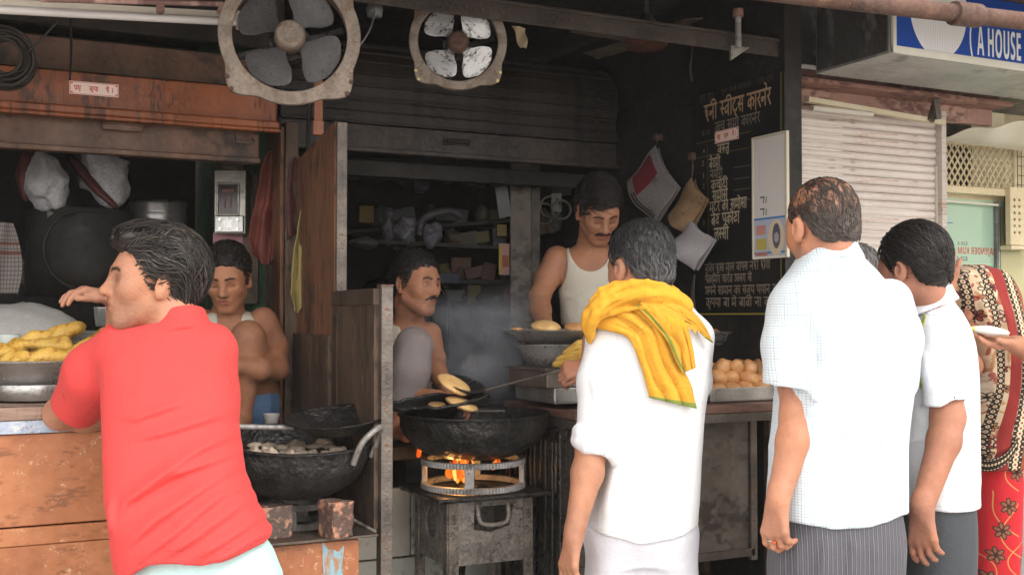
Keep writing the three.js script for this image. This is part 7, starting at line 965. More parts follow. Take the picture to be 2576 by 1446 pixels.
// ---- the man with the yellow scarf
{
  const p = new Person('person in a white shirt with a yellow scarf over the shoulders, seen from behind', 1610, 3.2), L = (x, y, d) => p.L(x, y, d); p.skin = [0.42, 0.2, 0.122];
  const h = p.head(1610, 672, 3.19, -142, 10, 0, 1.0, { stubble: 0.2 });
  p.body.cap(L(1618, 710, 3.18), L(1622, 800, 3.2), 0.055, 0.065, 0.03);
  p.arm([L(1510, 860, 3.2), L(1498, 1000, 3.16), L(1492, 1120, 3.1)], [0.052, 0.046, 0.044]); p.arm([L(1490, 1120, 3.1), L(1478, 1190, 3.08), L(1444, 1345, 3.03)], [0.044, 0.043, 0.0265]);
  p.hand(L(1444, 1346, 3.03), V(-0.16, -1, 0.02), V(0.85, 0.0, -0.5), -1, [[0.22, 0.3, 0.35, 0.4], [0.4, 0.45, 0.5, 0.5], [0.25, 0.3, 0.3, 0.3]], 0.98, 0.05, 0.3);
  p.finish(0.0042);
  const GREY = (k, v) => { const g = sstep(0.05, -0.02, v.y) * 0.75 + 0.25, q = k * k * g; return [0.016 + 0.2 * q, 0.016 + 0.2 * q, 0.017 + 0.205 * q]; };
  p.hair(h, { t: 0.006, top: 0.004, line: LINE_SHORT, col: GREY, locks: 1700, len: 0.022, lr: 0.0011, lift: 0.007, rough: 0.0025, seed: 13, flow: (v) => V(v.x * 5 + 0.2 * Math.sin(v.y * 90), -0.9, -0.5) });
  const f = new Field(), rows = [[722, 1580, 1668, 0.05], [745, 1552, 1715, 0.075], [775, 1508, 1745, 0.095], [815, 1492, 1768, 0.108], [870, 1490, 1780, 0.118], [950, 1505, 1780, 0.122], [1030, 1520, 1770, 0.122], [1110, 1520, 1764, 0.124], [1200, 1508, 1757, 0.13], [1300, 1482, 1752, 0.138], [1370, 1466, 1750, 0.142], [1400, 1462, 1750, 0.142]];
  f.stack(p.rows(3.2, rows), 0.03, 0, 2.4); f.chain([L(1530, 845, 3.2), L(1516, 960, 3.17), L(1506, 1090, 3.11)], [0.066, 0.066, 0.058], 0.025); f.chain([L(1742, 850, 3.2), L(1738, 960, 3.28), L(1700, 1080, 3.4)], [0.062, 0.055, 0.05], 0.025);
  { const c = L(1500, 1123, 3.1), ring = [...Array(13)].map((_, k) => V(c.x + 0.048 * Math.cos(k * Math.PI / 6), c.y + 0.016 * Math.cos(k * Math.PI / 6) * -1, c.z + 0.044 * Math.sin(k * Math.PI / 6))); f.chain(ring, ring.map((_, k) => 0.019 + 0.003 * Math.sin(k * 2)), 0.014); f.chain(ring.map((v) => v.clone().add(V(0.002, 0.026, 0))), ring.map(() => 0.015), 0.01); f.cap(L(1497, 1135, 3.1), L(1490, 1200, 3.08), 0.047, 0.05, 0.006, 1); }
  f.cut(HEMCUT(polyline(p, 3.1, [[1440, 1322], [1470, 1333], [1540, 1350], [1620, 1362], [1690, 1354], [1760, 1334]])), 0.008);
  const fl = foldLines(p, 3.08, [[[[1545, 900], [1560, 1000], [1545, 1080]], 0.008, 0.012], [[[1560, 930], [1572, 990], [1555, 1040], [1535, 1060]], 0.007, 0.01], [[[1640, 1050], [1625, 1180], [1600, 1310]], 0.006, 0.018], [[[1710, 1050], [1715, 1180], [1722, 1320]], 0.006, 0.016], [[[1560, 1100], [1540, 1200], [1510, 1310]], 0.007, 0.016], [[[1490, 930], [1500, 1000], [1515, 1070]], 0.005, 0.012]]), wr = wrinkle(0.003, 8, 6, 8, 7);
  f.post = (x, y, z, d) => d - 1.7 * fl(x, y) * sstep(-0.1, 0.05, z) - 1.6 * wr(x, y, z);
  const wm = clothM(0.76, 0.77, 0.79); { const t = dataTex(256, (u, v) => [0.5 + 0.5 * Math.sin(v * 6.283 * 32) * (0.6 + 0.4 * vn(u * 32, v * 32, 32, 32, 3)), 0.8]); t.repeat.set(6, 5); wm.bumpMap = t; wm.bumpScale = 0.0004; }
  p.wear('shirt', f, 0.0046, wm); seams(p, f, wm, 2.9, 3.35, [[[1552, 840], [1560, 920], [1566, 1000], [1545, 1075]], [[1505, 1325], [1512, 1200], [1530, 1090]], [[1476, 1322], [1540, 1338], [1620, 1350], [1690, 1342], [1750, 1324]], [[1735, 860], [1742, 960], [1738, 1080]]]);
  const t = new Field(), w2 = wrinkle(0.006, 7, 5, 7, 12); t.stack(p.rows(3.2, [[1290, 1490, 1745, 0.12], [1350, 1478, 1747, 0.12], [1410, 1490, 1734, 0.1]]), 0.03); for (const [x, e] of [[1545, -1], [1680, 1]]) { const a = L(x, 1345, 3.2); t.cap(V(a.x - e * 0.004, a.y, a.z), V(a.x + e * 0.012, 0.06, a.z - e * 0.02), 0.09, 0.08, 0.03); } t.post = (x, y, z, d) => d - w2(x, y, z); p.wear('trousers', t, 0.007, clothM(0.68, 0.68, 0.74)); for (const x of [1545, 1680]) { const a = L(x, 1500, 3.2); part('shoe', uvd(ball(0.05, 0.05, 0.13, 3)), plain(0.03, 0.02, 0.015, 0.5), p.g).position.set(a.x, 0.04, a.z - 0.05); }
  // the scarf lies on the shoulders: a thing of its own
  const sc = thing('scarf', 'yellow cotton scarf with green stripes over the shoulders of the white shirted man', 'scarf', p.o.clone(), -PHI), memo = (px, py) => { const d = p.hit(f, px, py, 2.86, 3.3, 0.006); return d; };
  const dAt = (px, py) => { for (const [ax, ay] of [[0, 0], [-6, 8], [8, 8], [-14, 16], [0, 26], [-26, 30], [-40, 50]]) { const d = memo(px + ax, py + ay); if (d) return d; } return 3.16; };
  const drape = (e0, e1, nf, amp, seed, off, m, nm = 'cloth', nu = 44, nv = 26) => { // e0, e1: the two long edges as view points
    const cv = (pts) => new THREE.CatmullRomCurve3(pts.map(([x, y]) => V(x, y, 0))), a = cv(e0), b = cv(e1), D = []; for (let j = 0; j <= 10; j++) for (let i = 0; i <= 14; i++) { const q = a.getPoint(i / 14).lerp(b.getPoint(i / 14), j / 10); D.push(dAt(q.x, q.y)); }
    const dd = (u, v) => { const x = u * 14, y = v * 10, i = Math.min(13, Math.floor(x)), j = Math.min(9, Math.floor(y)), s = x - i, t_ = y - j, g = (q, w) => { let z = 0, c = 0; for (let aa = -1; aa <= 1; aa++) for (let bb = -1; bb <= 1; bb++) { const ii = clamp(q + aa, 0, 14), jj = clamp(w + bb, 0, 10); z += D[jj * 15 + ii]; c++; } return z / c; }; return lerp(lerp(g(i, j), g(i + 1, j), s), lerp(g(i, j + 1), g(i + 1, j + 1), s), t_); };
    return part(nm, sheet(nu, nv, (u, v) => { const q = a.getPoint(u).lerp(b.getPoint(u), v), w = v * nf + 0.5 * n3(u * 3 + seed, v * 2, seed), fold = Math.pow(Math.abs(Math.sin(w * Math.PI + seed)), 0.7), edge = Math.min(1, Math.min(v, 1 - v) * 7); return p.L(q.x, q.y, dd(u, v) - off - amp * fold * (0.35 + 0.65 * edge) - 0.004 * n3(u * 9, v * 9, seed)); }, 0.003), m, sc);
  };
  const ym = clothM(0.86, 0.44, 0.02, { sheenColor: new THREE.Color(1, 0.8, 0.4) }), ymat = (stripes) => { const c = canvas(256, 256), g = c.getContext('2d'); g.fillStyle = '#dea22c'; g.fillRect(0, 0, 256, 256); const r = rng(44); for (let k = 0; k < 2600; k++) { g.fillStyle = r() < 0.5 ? 'rgba(250,200,90,0.3)' : 'rgba(205,140,10,0.22)'; r() < 0.5 ? g.fillRect(r() * 256, r() * 256, 10 + r() * 24, 1) : g.fillRect(r() * 256, r() * 256, 1, 10 + r() * 24); } g.fillStyle = '#7f8f3a'; for (const [x, y, w, hh] of stripes) g.fillRect(x, y, w, hh); const t_ = new THREE.CanvasTexture(c); t_.colorSpace = THREE.SRGBColorSpace; const m = ym.clone(); m.color.set(0xffffff); m.map = t_; return m; };
  // rolls round the neck
  const roll = new Field(), path = new THREE.CatmullRomCurve3([L(1486, 842, 3.13), L(1482, 806, 3.1), L(1508, 770, 3.09), L(1560, 746, 3.09), L(1620, 738, 3.07), L(1680, 746, 3.09), L(1728, 778, 3.12)]), rs = rng(19), Q = [...Array(10)].map((_, k) => path.getPoint(k / 9));
  roll.chain(Q, Q.map((_, k) => 0.016 + 0.006 * Math.sin(k / 9 * 3.1)), 0.02); // many strands of gathered cloth, each a fold
  for (let i = 0; i < 19; i++) { const a0 = i / 19 * 6.283 + rs() * 0.3, tw = (rs() - 0.3) * 1.6, R = 0.016 + rs() * 0.011, r0 = 0.006 + rs() * 0.006, ph = rs() * 6; roll.chain(Q.map((q, k) => { const s = k / 9, w = a0 + tw * s, e = R * (0.55 + 0.6 * Math.sin(0.35 + s * 2.5)) * (1 + 0.25 * Math.sin(s * 7 + ph)); return V(q.x, q.y + e * Math.sin(w) * 1.25, q.z + e * Math.cos(w)).addScaledVector(V(1, 0.3, 0), e * 0.3 * Math.sin(w + 1)); }), Q.map((_, k) => r0 * (0.8 + 0.35 * Math.sin(k + ph))), 0.006); }
  roll.chain([L(1550, 724, 3.14), L(1620, 716, 3.15), L(1690, 736, 3.17)], [0.02, 0.02, 0.02], 0.012); const rw = (x, y, z) => 0.0028 * n3(x * 34, y * 34, z * 34) + 0.001 * n3(x * 90, y * 90, z * 90); roll.post = (x, y, z, d) => d - rw(x, y, z);
  part('neck_roll', roll.mesh(0.0036, null, (x, y) => [x * 2.2, y * 2.2 + 0.3]), ymat([[0, 20, 256, 8], [0, 40, 256, 5]]), sc);
  drape([[1540, 745], [1610, 770], [1660, 820], [1700, 900], [1735, 960], [1754, 1028]], [[1490, 825], [1530, 832], [1580, 850], [1612, 920], [1628, 975], [1634, 1000]], 2.6, 0.016, 1, 0.012, ymat([[246, 0, 10, 256]]), 'long_tail');
  drape([[1640, 738], [1690, 760], [1725, 815], [1742, 870], [1750, 925]], [[1600, 770], [1640, 810], [1680, 860], [1700, 905], [1718, 938]], 1.6, 0.014, 2, 0.034, ymat([[0, 14, 256, 26]]), 'middle_tail');
  drape([[1690, 738], [1735, 775], [1770, 815], [1794, 862]], [[1650, 780], [1700, 800], [1740, 815], [1776, 850]], 1.3, 0.012, 3, 0.03, ymat([[0, 0, 256, 10], [246, 0, 10, 256]]), 'short_tail');
  { const a = p.L(1688, 796, 2.99), b = p.L(1756, 822, 3.01), r = rng(6); part('fringe', [...Array(26)].map((_, k) => { const q = a.clone().lerp(b, k / 25); return tube([q, q.clone().add(V((r() - 0.5) * 0.004, -0.008, 0.003)), q.clone().add(V((r() - 0.5) * 0.01, -0.014 - r() * 0.006, 0.004))], 0.0011, 4); }), ym, sc); }
}
// ---- the man in the checked shirt
{
  const p = new Person('person in a pale checked shirt and pinstriped trousers, seen from behind', 2090, 3.05), L = (x, y, d) => p.L(x, y, d); p.skin = [0.45, 0.21, 0.13];
  const h = p.head(2068, 572, 3.05, -143, 12, 0, 1.04, { stubble: 0.4, stubbleCol: [0.35, 0.3, 0.27], wide: 1.05 });
  p.body.cap(L(2085, 610, 3.04), L(2090, 690, 3.07), 0.062, 0.064, 0.03);
  p.arm([L(1995, 830, 3.05), L(2006, 960, 3.02), L(2008, 1045, 2.98)], [0.056, 0.05, 0.046]); p.arm([L(2008, 1045, 2.98), L(1998, 1110, 2.96), L(1960, 1250, 2.92)], [0.046, 0.045, 0.03]);
  const wr0 = L(1959, 1252, 2.92); p.hand(wr0, V(-0.1, -1, 0.04), V(0.8, -0.1, -0.62), -1, [[0.35, 0.42, 0.5, 0.55], [0.75, 0.8, 0.85, 0.85], [0.5, 0.5, 0.5, 0.5]], 1.06, 0.06, 0.2);
  p.finish(0.0042);
  p.hair(h, { t: 0.003, top: 0.0, line: LINE_SHORT.map(([z, y]) => [z, z > 0.02 ? y + 0.02 : y]), col: (k, v) => { const g = k * k * (0.4 + sstep(0.06, -0.03, v.y)); return [0.028 + 0.11 * g, 0.02 + 0.09 * g, 0.017 + 0.08 * g]; }, locks: 3000, len: 0.016, lr: 0.0009, lift: 0.003, rough: 0.0015, seed: 17, flow: (v) => V(v.x * 5, -0.8, -0.6), thinCol: [0.36, 0.17, 0.1], mask: (v) => clamp(sstep(-0.02, 0.06, v.y) * sstep(-0.35, 0.6, 0.45 * n3(v.x * 30, v.y * 30, v.z * 24 + 3) + 0.35 * n3(v.x * 90, v.y * 50, v.z * 60) + 0.5 * n3(v.x * 260, v.y * 120, v.z * 160) + 0.45 + 3 * Math.max(0, v.z + 0.01))) * 0.85 });
  const f = new Field(), rows = [[618, 2045, 2142, 0.075], [645, 2014, 2162, 0.092], [672, 1996, 2188, 0.105], [705, 1972, 2218, 0.108], [750, 1952, 2258, 0.122], [810, 1950, 2288, 0.132], [880, 1958, 2300, 0.138], [960, 1956, 2292, 0.138], [1050, 1948, 2279, 0.14], [1150, 1942, 2272, 0.145], [1250, 1936, 2271, 0.15], [1340, 1944, 2272, 0.15], [1380, 1946, 2272, 0.15]];
  f.stack(p.rows(3.05, rows), 0.03, 0, 2.5); const sl = new Field(); sl.chain([L(1998, 775, 3.05), L(1990, 870, 3.03), L(1991, 1010, 2.98)], [0.07, 0.074, 0.073], 0.025); f.chain([L(2238, 760, 3.06), L(2262, 850, 3.1), L(2255, 960, 3.18)], [0.062, 0.062, 0.06], 0.025);
  sl.cap(L(1993, 975, 3.0), L(2002, 1080, 2.97), 0.063, 0.07, 0.005, 1); { const yc = polyline(p, 3.0, [[1900, 962], [1960, 968], [2070, 987]]); sl.cut((x, y, z) => (yc(x) - y) * 0.9, 0.004); } f.sub(sl, 0.025);
  f.collar(L(2088, 640, 3.03), 0.069, 0.066, V(0.22, 0, 0.22), 0.027);
  f.cut(HEMCUT(polyline(p, 2.92, [[1900, 1300], [1979, 1312], [2086, 1325], [2193, 1321], [2280, 1301]])), 0.006);
  const fl = foldLines(p, 2.9, [[[[2040, 900], [2050, 990], [2030, 1080]], 0.008, 0.014], [[[2055, 780], [2080, 860], [2070, 960], [2040, 1060]], 0.006, 0.016], [[[2270, 880], [2200, 960], [2160, 1060]], 0.006, 0.02], [[[2130, 1000], [2140, 1150], [2120, 1290]], 0.005, 0.02], [[[2230, 1000], [2235, 1150], [2220, 1290]], 0.005, 0.02], [[[2000, 690], [2090, 660], [2180, 680]], 0.004, 0.012]]), wr = wrinkle(0.003, 7, 6, 7, 5);
  f.post = (x, y, z, d) => d - 1.7 * fl(x, y) * sstep(-0.1, 0.05, z) - 1.5 * wr(x, y, z);
  const cm = clothM(0.95, 0.96, 0.97); { const c = canvas(256, 256), g = c.getContext('2d'); g.fillStyle = '#dde3e7'; g.fillRect(0, 0, 256, 256); for (let k = 0; k < 8; k++) { g.fillStyle = k % 4 ? 'rgba(80,140,170,0.3)' : 'rgba(70,115,140,0.4)'; g.fillRect(k * 32 + 4, 0, 6, 256); g.fillRect(0, k * 32 + 4, 256, 6); } const t = new THREE.CanvasTexture(c); t.colorSpace = THREE.SRGBColorSpace; t.wrapS = t.wrapT = THREE.RepeatWrapping; t.repeat.set(17, 17); cm.map = t; }
  seams(p, f, clothM(0.75, 0.78, 0.8), 2.75, 3.2, [[[1968, 742], [2060, 728], [2160, 728], [2262, 748]], [[2042, 770], [2055, 850], [2060, 930], [2052, 990]], [[2268, 790], [2275, 870], [2262, 960]], [[1930, 955], [1990, 963], [2056, 974]], [[1985, 1302], [2086, 1314], [2193, 1310], [2268, 1293]]]); const yS = L(0, 715, 3.05).y; p.wear('shirt', f, 0.005, cm, (x, y, z) => [x - 0.8 * Math.min(0, z - 0.07) * Math.tanh(x * 14), y - 0.8 * Math.min(0, z - 0.03) * sstep(yS - 0.03, yS + 0.04, y)]);
  const t = new Field(), w2 = wrinkle(0.005, 8, 4, 8, 15); t.stack(p.rows(3.05, [[1280, 1962, 2258, 0.14], [1360, 1944, 2268, 0.148], [1446, 1940, 2266, 0.148], [1560, 1950, 2262, 0.145]]), 0.03); for (const [x, e] of [[2030, -1], [2190, 1]]) { const a = L(x, 1510, 3.05); t.cap(a, V(a.x, 0.06, a.z), 0.1, 0.08, 0.02); }
  const tf = foldLines(p, 2.9, [[[[2010, 1330], [2015, 1400], [2010, 1500]], 0.008, 0.014], [[[2085, 1340], [2070, 1420], [2060, 1500]], 0.008, 0.014], [[[2140, 1330], [2150, 1380], [2130, 1480]], 0.01, 0.014], [[[2200, 1340], [2205, 1420], [2200, 1500]], 0.007, 0.014]]); t.post = (x, y, z, d) => d - w2(x, y, z) - tf(x, y);
  const pm = clothM(1, 1, 1, { side: THREE.DoubleSide }); { const c = canvas(128, 16), g = c.getContext('2d'); g.fillStyle = '#4f4e55'; g.fillRect(0, 0, 128, 16); for (let k = 0; k < 8; k++) { g.fillStyle = k % 2 ? '#85858c' : '#6c6b73'; g.fillRect(k * 16, 0, k % 2 ? 3 : 2, 16); } const q = new THREE.CanvasTexture(c); q.colorSpace = THREE.SRGBColorSpace; q.wrapS = q.wrapT = THREE.RepeatWrapping; q.repeat.set(21, 1); pm.map = q; }
  p.wear('trousers', t, 0.007, pm); for (const x of [2030, 2190]) { const a = L(x, 1510, 3.05); part('shoe', uvd(ball(0.05, 0.05, 0.13, 3)), plain(0.02, 0.015, 0.012, 0.4), p.g).position.set(a.x, 0.04, a.z - 0.05); }
  const rg = (px, d, m, gem) => { const o = L(px[0], px[1], d); part('ring', xf(boxUV(new THREE.TorusGeometry(0.0108, 0.0022, 8, 24)), o.x, o.y, o.z, Math.PI / 2 - 0.3, 0, 0.3), M.steel, p.g); const q = L(px[2], px[3], d - 0.014); part('ring_stone', xf(uvd(ball(0.005, 0.005, 0.004, 2)), q.x, q.y, q.z), gem, p.g); };
  rg([1940, 1362, 1950, 1364], 2.93, 0, plain(0.7, 0.12, 0.03, 0.2)); rg([1958, 1354, 1976, 1349], 2.925, 0, plain(0.75, 0.75, 0.72, 0.15));
}
// ---- the man in the white polo shirt
{
  const p = new Person('person in a white polo shirt with lime piping and dark trousers', 2365, 3.32), L = (x, y, d) => p.L(x, y, d); p.skin = [0.39, 0.175, 0.112];
  const h = p.head(2296, 676, 3.3, -122, 10, 0, 1.0, { stubble: 0.2 });
  p.body.cap(L(2318, 715, 3.3), L(2345, 800, 3.32), 0.058, 0.066, 0.03);
  p.arm([L(2362, 860, 3.24), L(2378, 960, 3.21), L(2386, 1050, 3.18)], [0.054, 0.048, 0.046]); p.arm([L(2386, 1050, 3.18), L(2376, 1110, 3.16), L(2322, 1275, 3.1)], [0.046, 0.045, 0.031]);
  p.hand(L(2321, 1277, 3.1), V(0.02, -1, 0.03), V(0.75, -0.1, -0.65), -1, [[0.2, 0.28, 0.35, 0.42], [0.4, 0.45, 0.5, 0.5], [0.3, 0.3, 0.3, 0.3]], 1.08, 0.06, 0.25);
  p.finish(0.0042);
  p.hair(h, { t: 0.008, top: 0.006, back: 0.002, line: LINE_SHORT.map(([z, y]) => [z, z < -0.04 ? y - 0.012 : z > 0.05 ? y + 0.004 : y]), col: BLACK, locks: 1500, len: 0.05, lr: 0.0016, lift: 0.009, rough: 0.0025, seed: 23, flow: (v) => V(v.x * 4, -0.7, -0.8) });
  const f = new Field(), rows = [[738, 2322, 2372, 0.05], [758, 2304, 2392, 0.066], [785, 2294, 2412, 0.085], [825, 2285, 2432, 0.105], [880, 2278, 2444, 0.12], [960, 2274, 2450, 0.126], [1050, 2272, 2452, 0.128], [1150, 2272, 2452, 0.132], [1250, 2274, 2451, 0.138], [1320, 2275, 2450, 0.138]];
  f.stack(p.rows(3.32, rows), 0.03, 0, 2.4); const sl = new Field(); sl.chain([L(2362, 830, 3.24), L(2374, 920, 3.21), L(2381, 1035, 3.175)], [0.056, 0.06, 0.056], 0.02); sl.cap(L(2380, 1005, 3.18), L(2384, 1100, 3.17), 0.049, 0.055, 0.005, 1);
  { const yc = polyline(p, 3.18, [[2310, 1016], [2350, 1018], [2372, 1004], [2432, 1006]]); sl.cut((x, y, z) => (yc(x) - y) * 0.9, 0.004); f.sub(sl, 0.02); }
  f.collar(L(2340, 756, 3.3), 0.061, 0.06, V(0.4, 0, 0.18), 0.026);
  f.cut(HEMCUT(polyline(p, 3.2, [[2260, 1272], [2300, 1276], [2380, 1287], [2460, 1284]])), 0.006);
  const fl = foldLines(p, 3.2, [[[[2290, 1200], [2340, 1150], [2400, 1130]], 0.006, 0.014], [[[2300, 1060], [2300, 1150], [2310, 1250]], 0.006, 0.014], [[[2300, 1030], [2350, 1010], [2380, 1000]], 0.005, 0.012], [[[2290, 1120], [2340, 1100]], 0.004, 0.012], [[[2320, 840], [2320, 920], [2330, 1000]], 0.006, 0.008]]), wr = wrinkle(0.002, 7, 7, 7, 8); f.post = (x, y, z, d) => d - fl(x, y) * sstep(-0.1, 0.05, z) - wr(x, y, z);
  const wm = clothM(0.78, 0.78, 0.81); p.wear('polo_shirt', f, 0.005, wm); seams(p, f, wm, 3.0, 3.5, [[[2340, 1006], [2372, 994], [2424, 996]], [[2280, 1262], [2330, 1268], [2390, 1276], [2446, 1273]], [[2330, 790], [2390, 800], [2430, 830]]]);
  { const e = [[[2326, 790], [2312, 830], [2301, 870], [2301, 905], [2310, 945], [2318, 978]], [[2330, 792], [2318, 835], [2311, 872], [2311, 905], [2316, 945], [2321, 978]]], cv = (q) => new THREE.CatmullRomCurve3(q.map(([x, y]) => V(x, y, 0))), a = cv(e[0]), b = cv(e[1]); part('lime_piping', sheet(30, 3, (u, v) => { const q = a.getPoint(u).lerp(b.getPoint(u), v), d = p.hit(f, q.x, q.y, 3.0, 3.5, 0.004) ?? 3.24; return p.L(q.x, q.y, d - 0.003); }, 0.004), clothM(0.5, 0.62, 0.04), p.g); }
  const t = new Field(); t.stack(p.rows(3.32, [[1250, 2278, 2440, 0.125], [1340, 2272, 2442, 0.135], [1450, 2270, 2440, 0.135], [1560, 2274, 2436, 0.13]]), 0.03); for (const x of [2315, 2395]) { const a = L(x, 1510, 3.32); t.cap(a, V(a.x, 0.06, a.z), 0.095, 0.075, 0.03); } const w2 = wrinkle(0.005, 7, 4, 7, 3); t.post = (x, y, z, d) => d - w2(x, y, z); p.wear('trousers', t, 0.007, clothM(0.055, 0.062, 0.07)); for (const x of [2315, 2395]) { const a = L(x, 1510, 3.32); part('shoe', uvd(ball(0.05, 0.05, 0.13, 3)), plain(0.02, 0.015, 0.012, 0.4), p.g).position.set(a.x, 0.04, a.z - 0.05); }
}
// ---- a grey haired person between the two men
{
  const p = new Person('person with grey hair mostly hidden between the checked shirt and the polo shirt', 2172, 3.75), L = (x, y, d) => p.L(x, y, d); const h = p.head(2160, 706, 3.75, 175, 8, 0, 0.95);
  p.body.cap(L(2160, 730, 3.75), L(2160, 800, 3.75), 0.05, 0.06, 0.03); p.finish(0.006); p.hair(h, { t: 0.004, line: LINE_SHORT, col: (k) => [0.1 + 0.12 * k, 0.095 + 0.11 * k, 0.095 + 0.11 * k], locks: 500, len: 0.03, lift: 0.008, seed: 31, cell: 0.005, flow: (v) => V(v.x * 4, -0.6, -0.6) });
  const f = new Field(); f.stack(p.rows(3.75, [[785, 2135, 2188, 0.05], [815, 2095, 2230, 0.09], [950, 2085, 2240, 0.11], [1200, 2085, 2240, 0.12], [1700, 2100, 2225, 0.11]]), 0.04); p.wear('kurta', f, 0.01, clothM(0.5, 0.5, 0.5));
}
// ---- the woman in the patterned shawl
{
  const p = new Person('person in a cream and red flowered shawl and dress, head covered', 2480, 3.75), L = (x, y, d) => p.L(x, y, d); p.skin = [0.16, 0.07, 0.045];
  const h = p.head(2436, 782, 3.76, -98, 18, 0, 0.86, {}); p.body.cap(L(2470, 800, 3.78), L(2490, 870, 3.8), 0.05, 0.06, 0.03);
  p.arm([L(2440, 920, 3.7), L(2400, 850, 3.62), L(2382, 740, 3.58)], [0.045, 0.035, 0.024]); p.hand(L(2380, 738, 3.58), V(0.12, 1, 0), V(0.5, 0, -0.8), 1, [0.15, 0.3, 0.25], 0.9, 0.1, 0.4); p.skin = [0.42, 0.19, 0.12]; p.finish(0.005);
  const pattern = (kind) => { const c = canvas(512, 1024), g = c.getContext('2d'), r = rng(kind ? 71 : 70), flower = (x, y, s, col, fill) => { g.save(); g.translate(x, y); g.rotate(r() * 6); g.strokeStyle = col; g.fillStyle = fill; g.lineWidth = s * 0.13; for (let k = 0; k < 6; k++) { g.rotate(Math.PI / 3); g.beginPath(); g.ellipse(0, s * 0.62, s * 0.26, s * 0.42, 0, 0, 7); g.fill(); g.stroke(); } g.beginPath(); g.arc(0, 0, s * 0.18, 0, 7); g.fillStyle = col; g.fill(); g.restore(); }, band = (x, w) => { g.fillStyle = '#2c211d'; g.fillRect(x, 0, w, 1024); g.fillStyle = '#d9c6a6'; for (let y = 6; y < 1024; y += 22) { g.beginPath(); g.arc(x + w / 2, y, w * 0.23, 0, 7); g.fill(); g.fillRect(x + 2, y + 9, w * 0.16, 5); g.fillRect(x + w - 2 - w * 0.16, y + 9, w * 0.16, 5); } g.fillStyle = '#8f4a35'; for (let y = 6; y < 1024; y += 22) { g.beginPath(); g.arc(x + w / 2, y, w * 0.1, 0, 7); g.fill(); } };
    if (!kind) { g.fillStyle = '#d3bc9c'; g.fillRect(0, 0, 512, 1024); for (let k = 0; k < 620; k++) { g.fillStyle = ['rgba(160,100,60,0.5)', 'rgba(235,222,205,0.6)', 'rgba(140,42,34,0.6)'][k % 3]; g.beginPath(); g.ellipse(r() * 512, r() * 1024, 6 + r() * 26, 3 + r() * 8, r() * 3, 0, 7); g.fill(); } for (let k = 0; k < 120; k++) flower(r() * 512, r() * 1024, 16 + r() * 16, '#2b2122', ['#d9c3a4', '#8f3a30', '#b07a4c'][k % 3]); band(250, 54); band(440, 40); band(150, 30); g.fillStyle = '#9a4a2c'; g.fillRect(306, 0, 62, 1024); g.fillStyle = '#8e2a26'; g.fillRect(200, 0, 48, 1024); band(366, 26); band(60, 40); }
    else { g.fillStyle = '#c2202a'; g.fillRect(0, 0, 512, 1024); g.strokeStyle = '#c98f52'; g.lineWidth = 5; for (let k = 0; k < 9; k++) { g.beginPath(); g.moveTo(60 + (k % 3) * 160, k * 110 - 60); g.bezierCurveTo(200, k * 110, 20, k * 110 + 90, 220 + (k % 3) * 60, k * 110 + 190); g.stroke(); } for (let k = 0; k < 30; k++) flower(40 + (k * 137) % 440, 30 + k * 34, 34, '#3a2420', '#8a5a3e'); }
    const t = new THREE.CanvasTexture(c); t.colorSpace = THREE.SRGBColorSpace; t.wrapS = t.wrapT = THREE.RepeatWrapping; const m = clothM(1, 1, 1); m.map = t; return m; };
  const wr = wrinkle(0.009, 9, 4, 9, 21), sk = new Field(), x0 = L(2440, 1000, 3.75).x;
  sk.stack(p.rows(3.8, [[880, 2450, 2545, 0.09], [1000, 2452, 2552, 0.11], [1150, 2450, 2556, 0.12], [1300, 2444, 2552, 0.13], [1446, 2432, 2545, 0.14], [1800, 2420, 2550, 0.15]]), 0.03); sk.post = (x, y, z, d) => d - wr(x, y, z) * 0.8; p.wear('dress', sk, 0.006, pattern(1), (x, y) => [(x - x0) * 2.6 + 0.1, y * 1.25]);
  const f = new Field(); f.stack(p.rows(3.78, [[670, 2432, 2488, 0.05], [680, 2402, 2512, 0.085], [702, 2376, 2534, 0.11], [740, 2362, 2554, 0.125], [790, 2400, 2560, 0.13], [840, 2432, 2566, 0.13], [900, 2446, 2574, 0.135], [1000, 2450, 2576, 0.14], [1080, 2452, 2574, 0.14], [1140, 2448, 2566, 0.135], [1168, 2450, 2560, 0.13]]), 0.03); const fo = L(2366, 806, 3.7); f.ell(V(fo.x, fo.y, fo.z), [0.055, 0.075, 0.12], 0.015, 1); const fl = foldLines(p, 3.65, [[[[2450, 690], [2480, 780], [2500, 900], [2510, 1080]], 0.012, 0.014], [[[2490, 700], [2530, 800], [2545, 950]], 0.012, 0.016], [[[2460, 880], [2470, 1000], [2500, 1120]], 0.01, 0.012], [[[2450, 1130], [2500, 1140], [2560, 1110]], 0.012, 0.014]]);
  f.post = (x, y, z, d) => d - wr(x, y, z) - fl(x, y); p.wear('shawl', f, 0.005, pattern(0), (x, y, z) => [(x - x0) * 2.5 + 0.22 + 0.06 * Math.sin(y * 9), y * 1.25]);
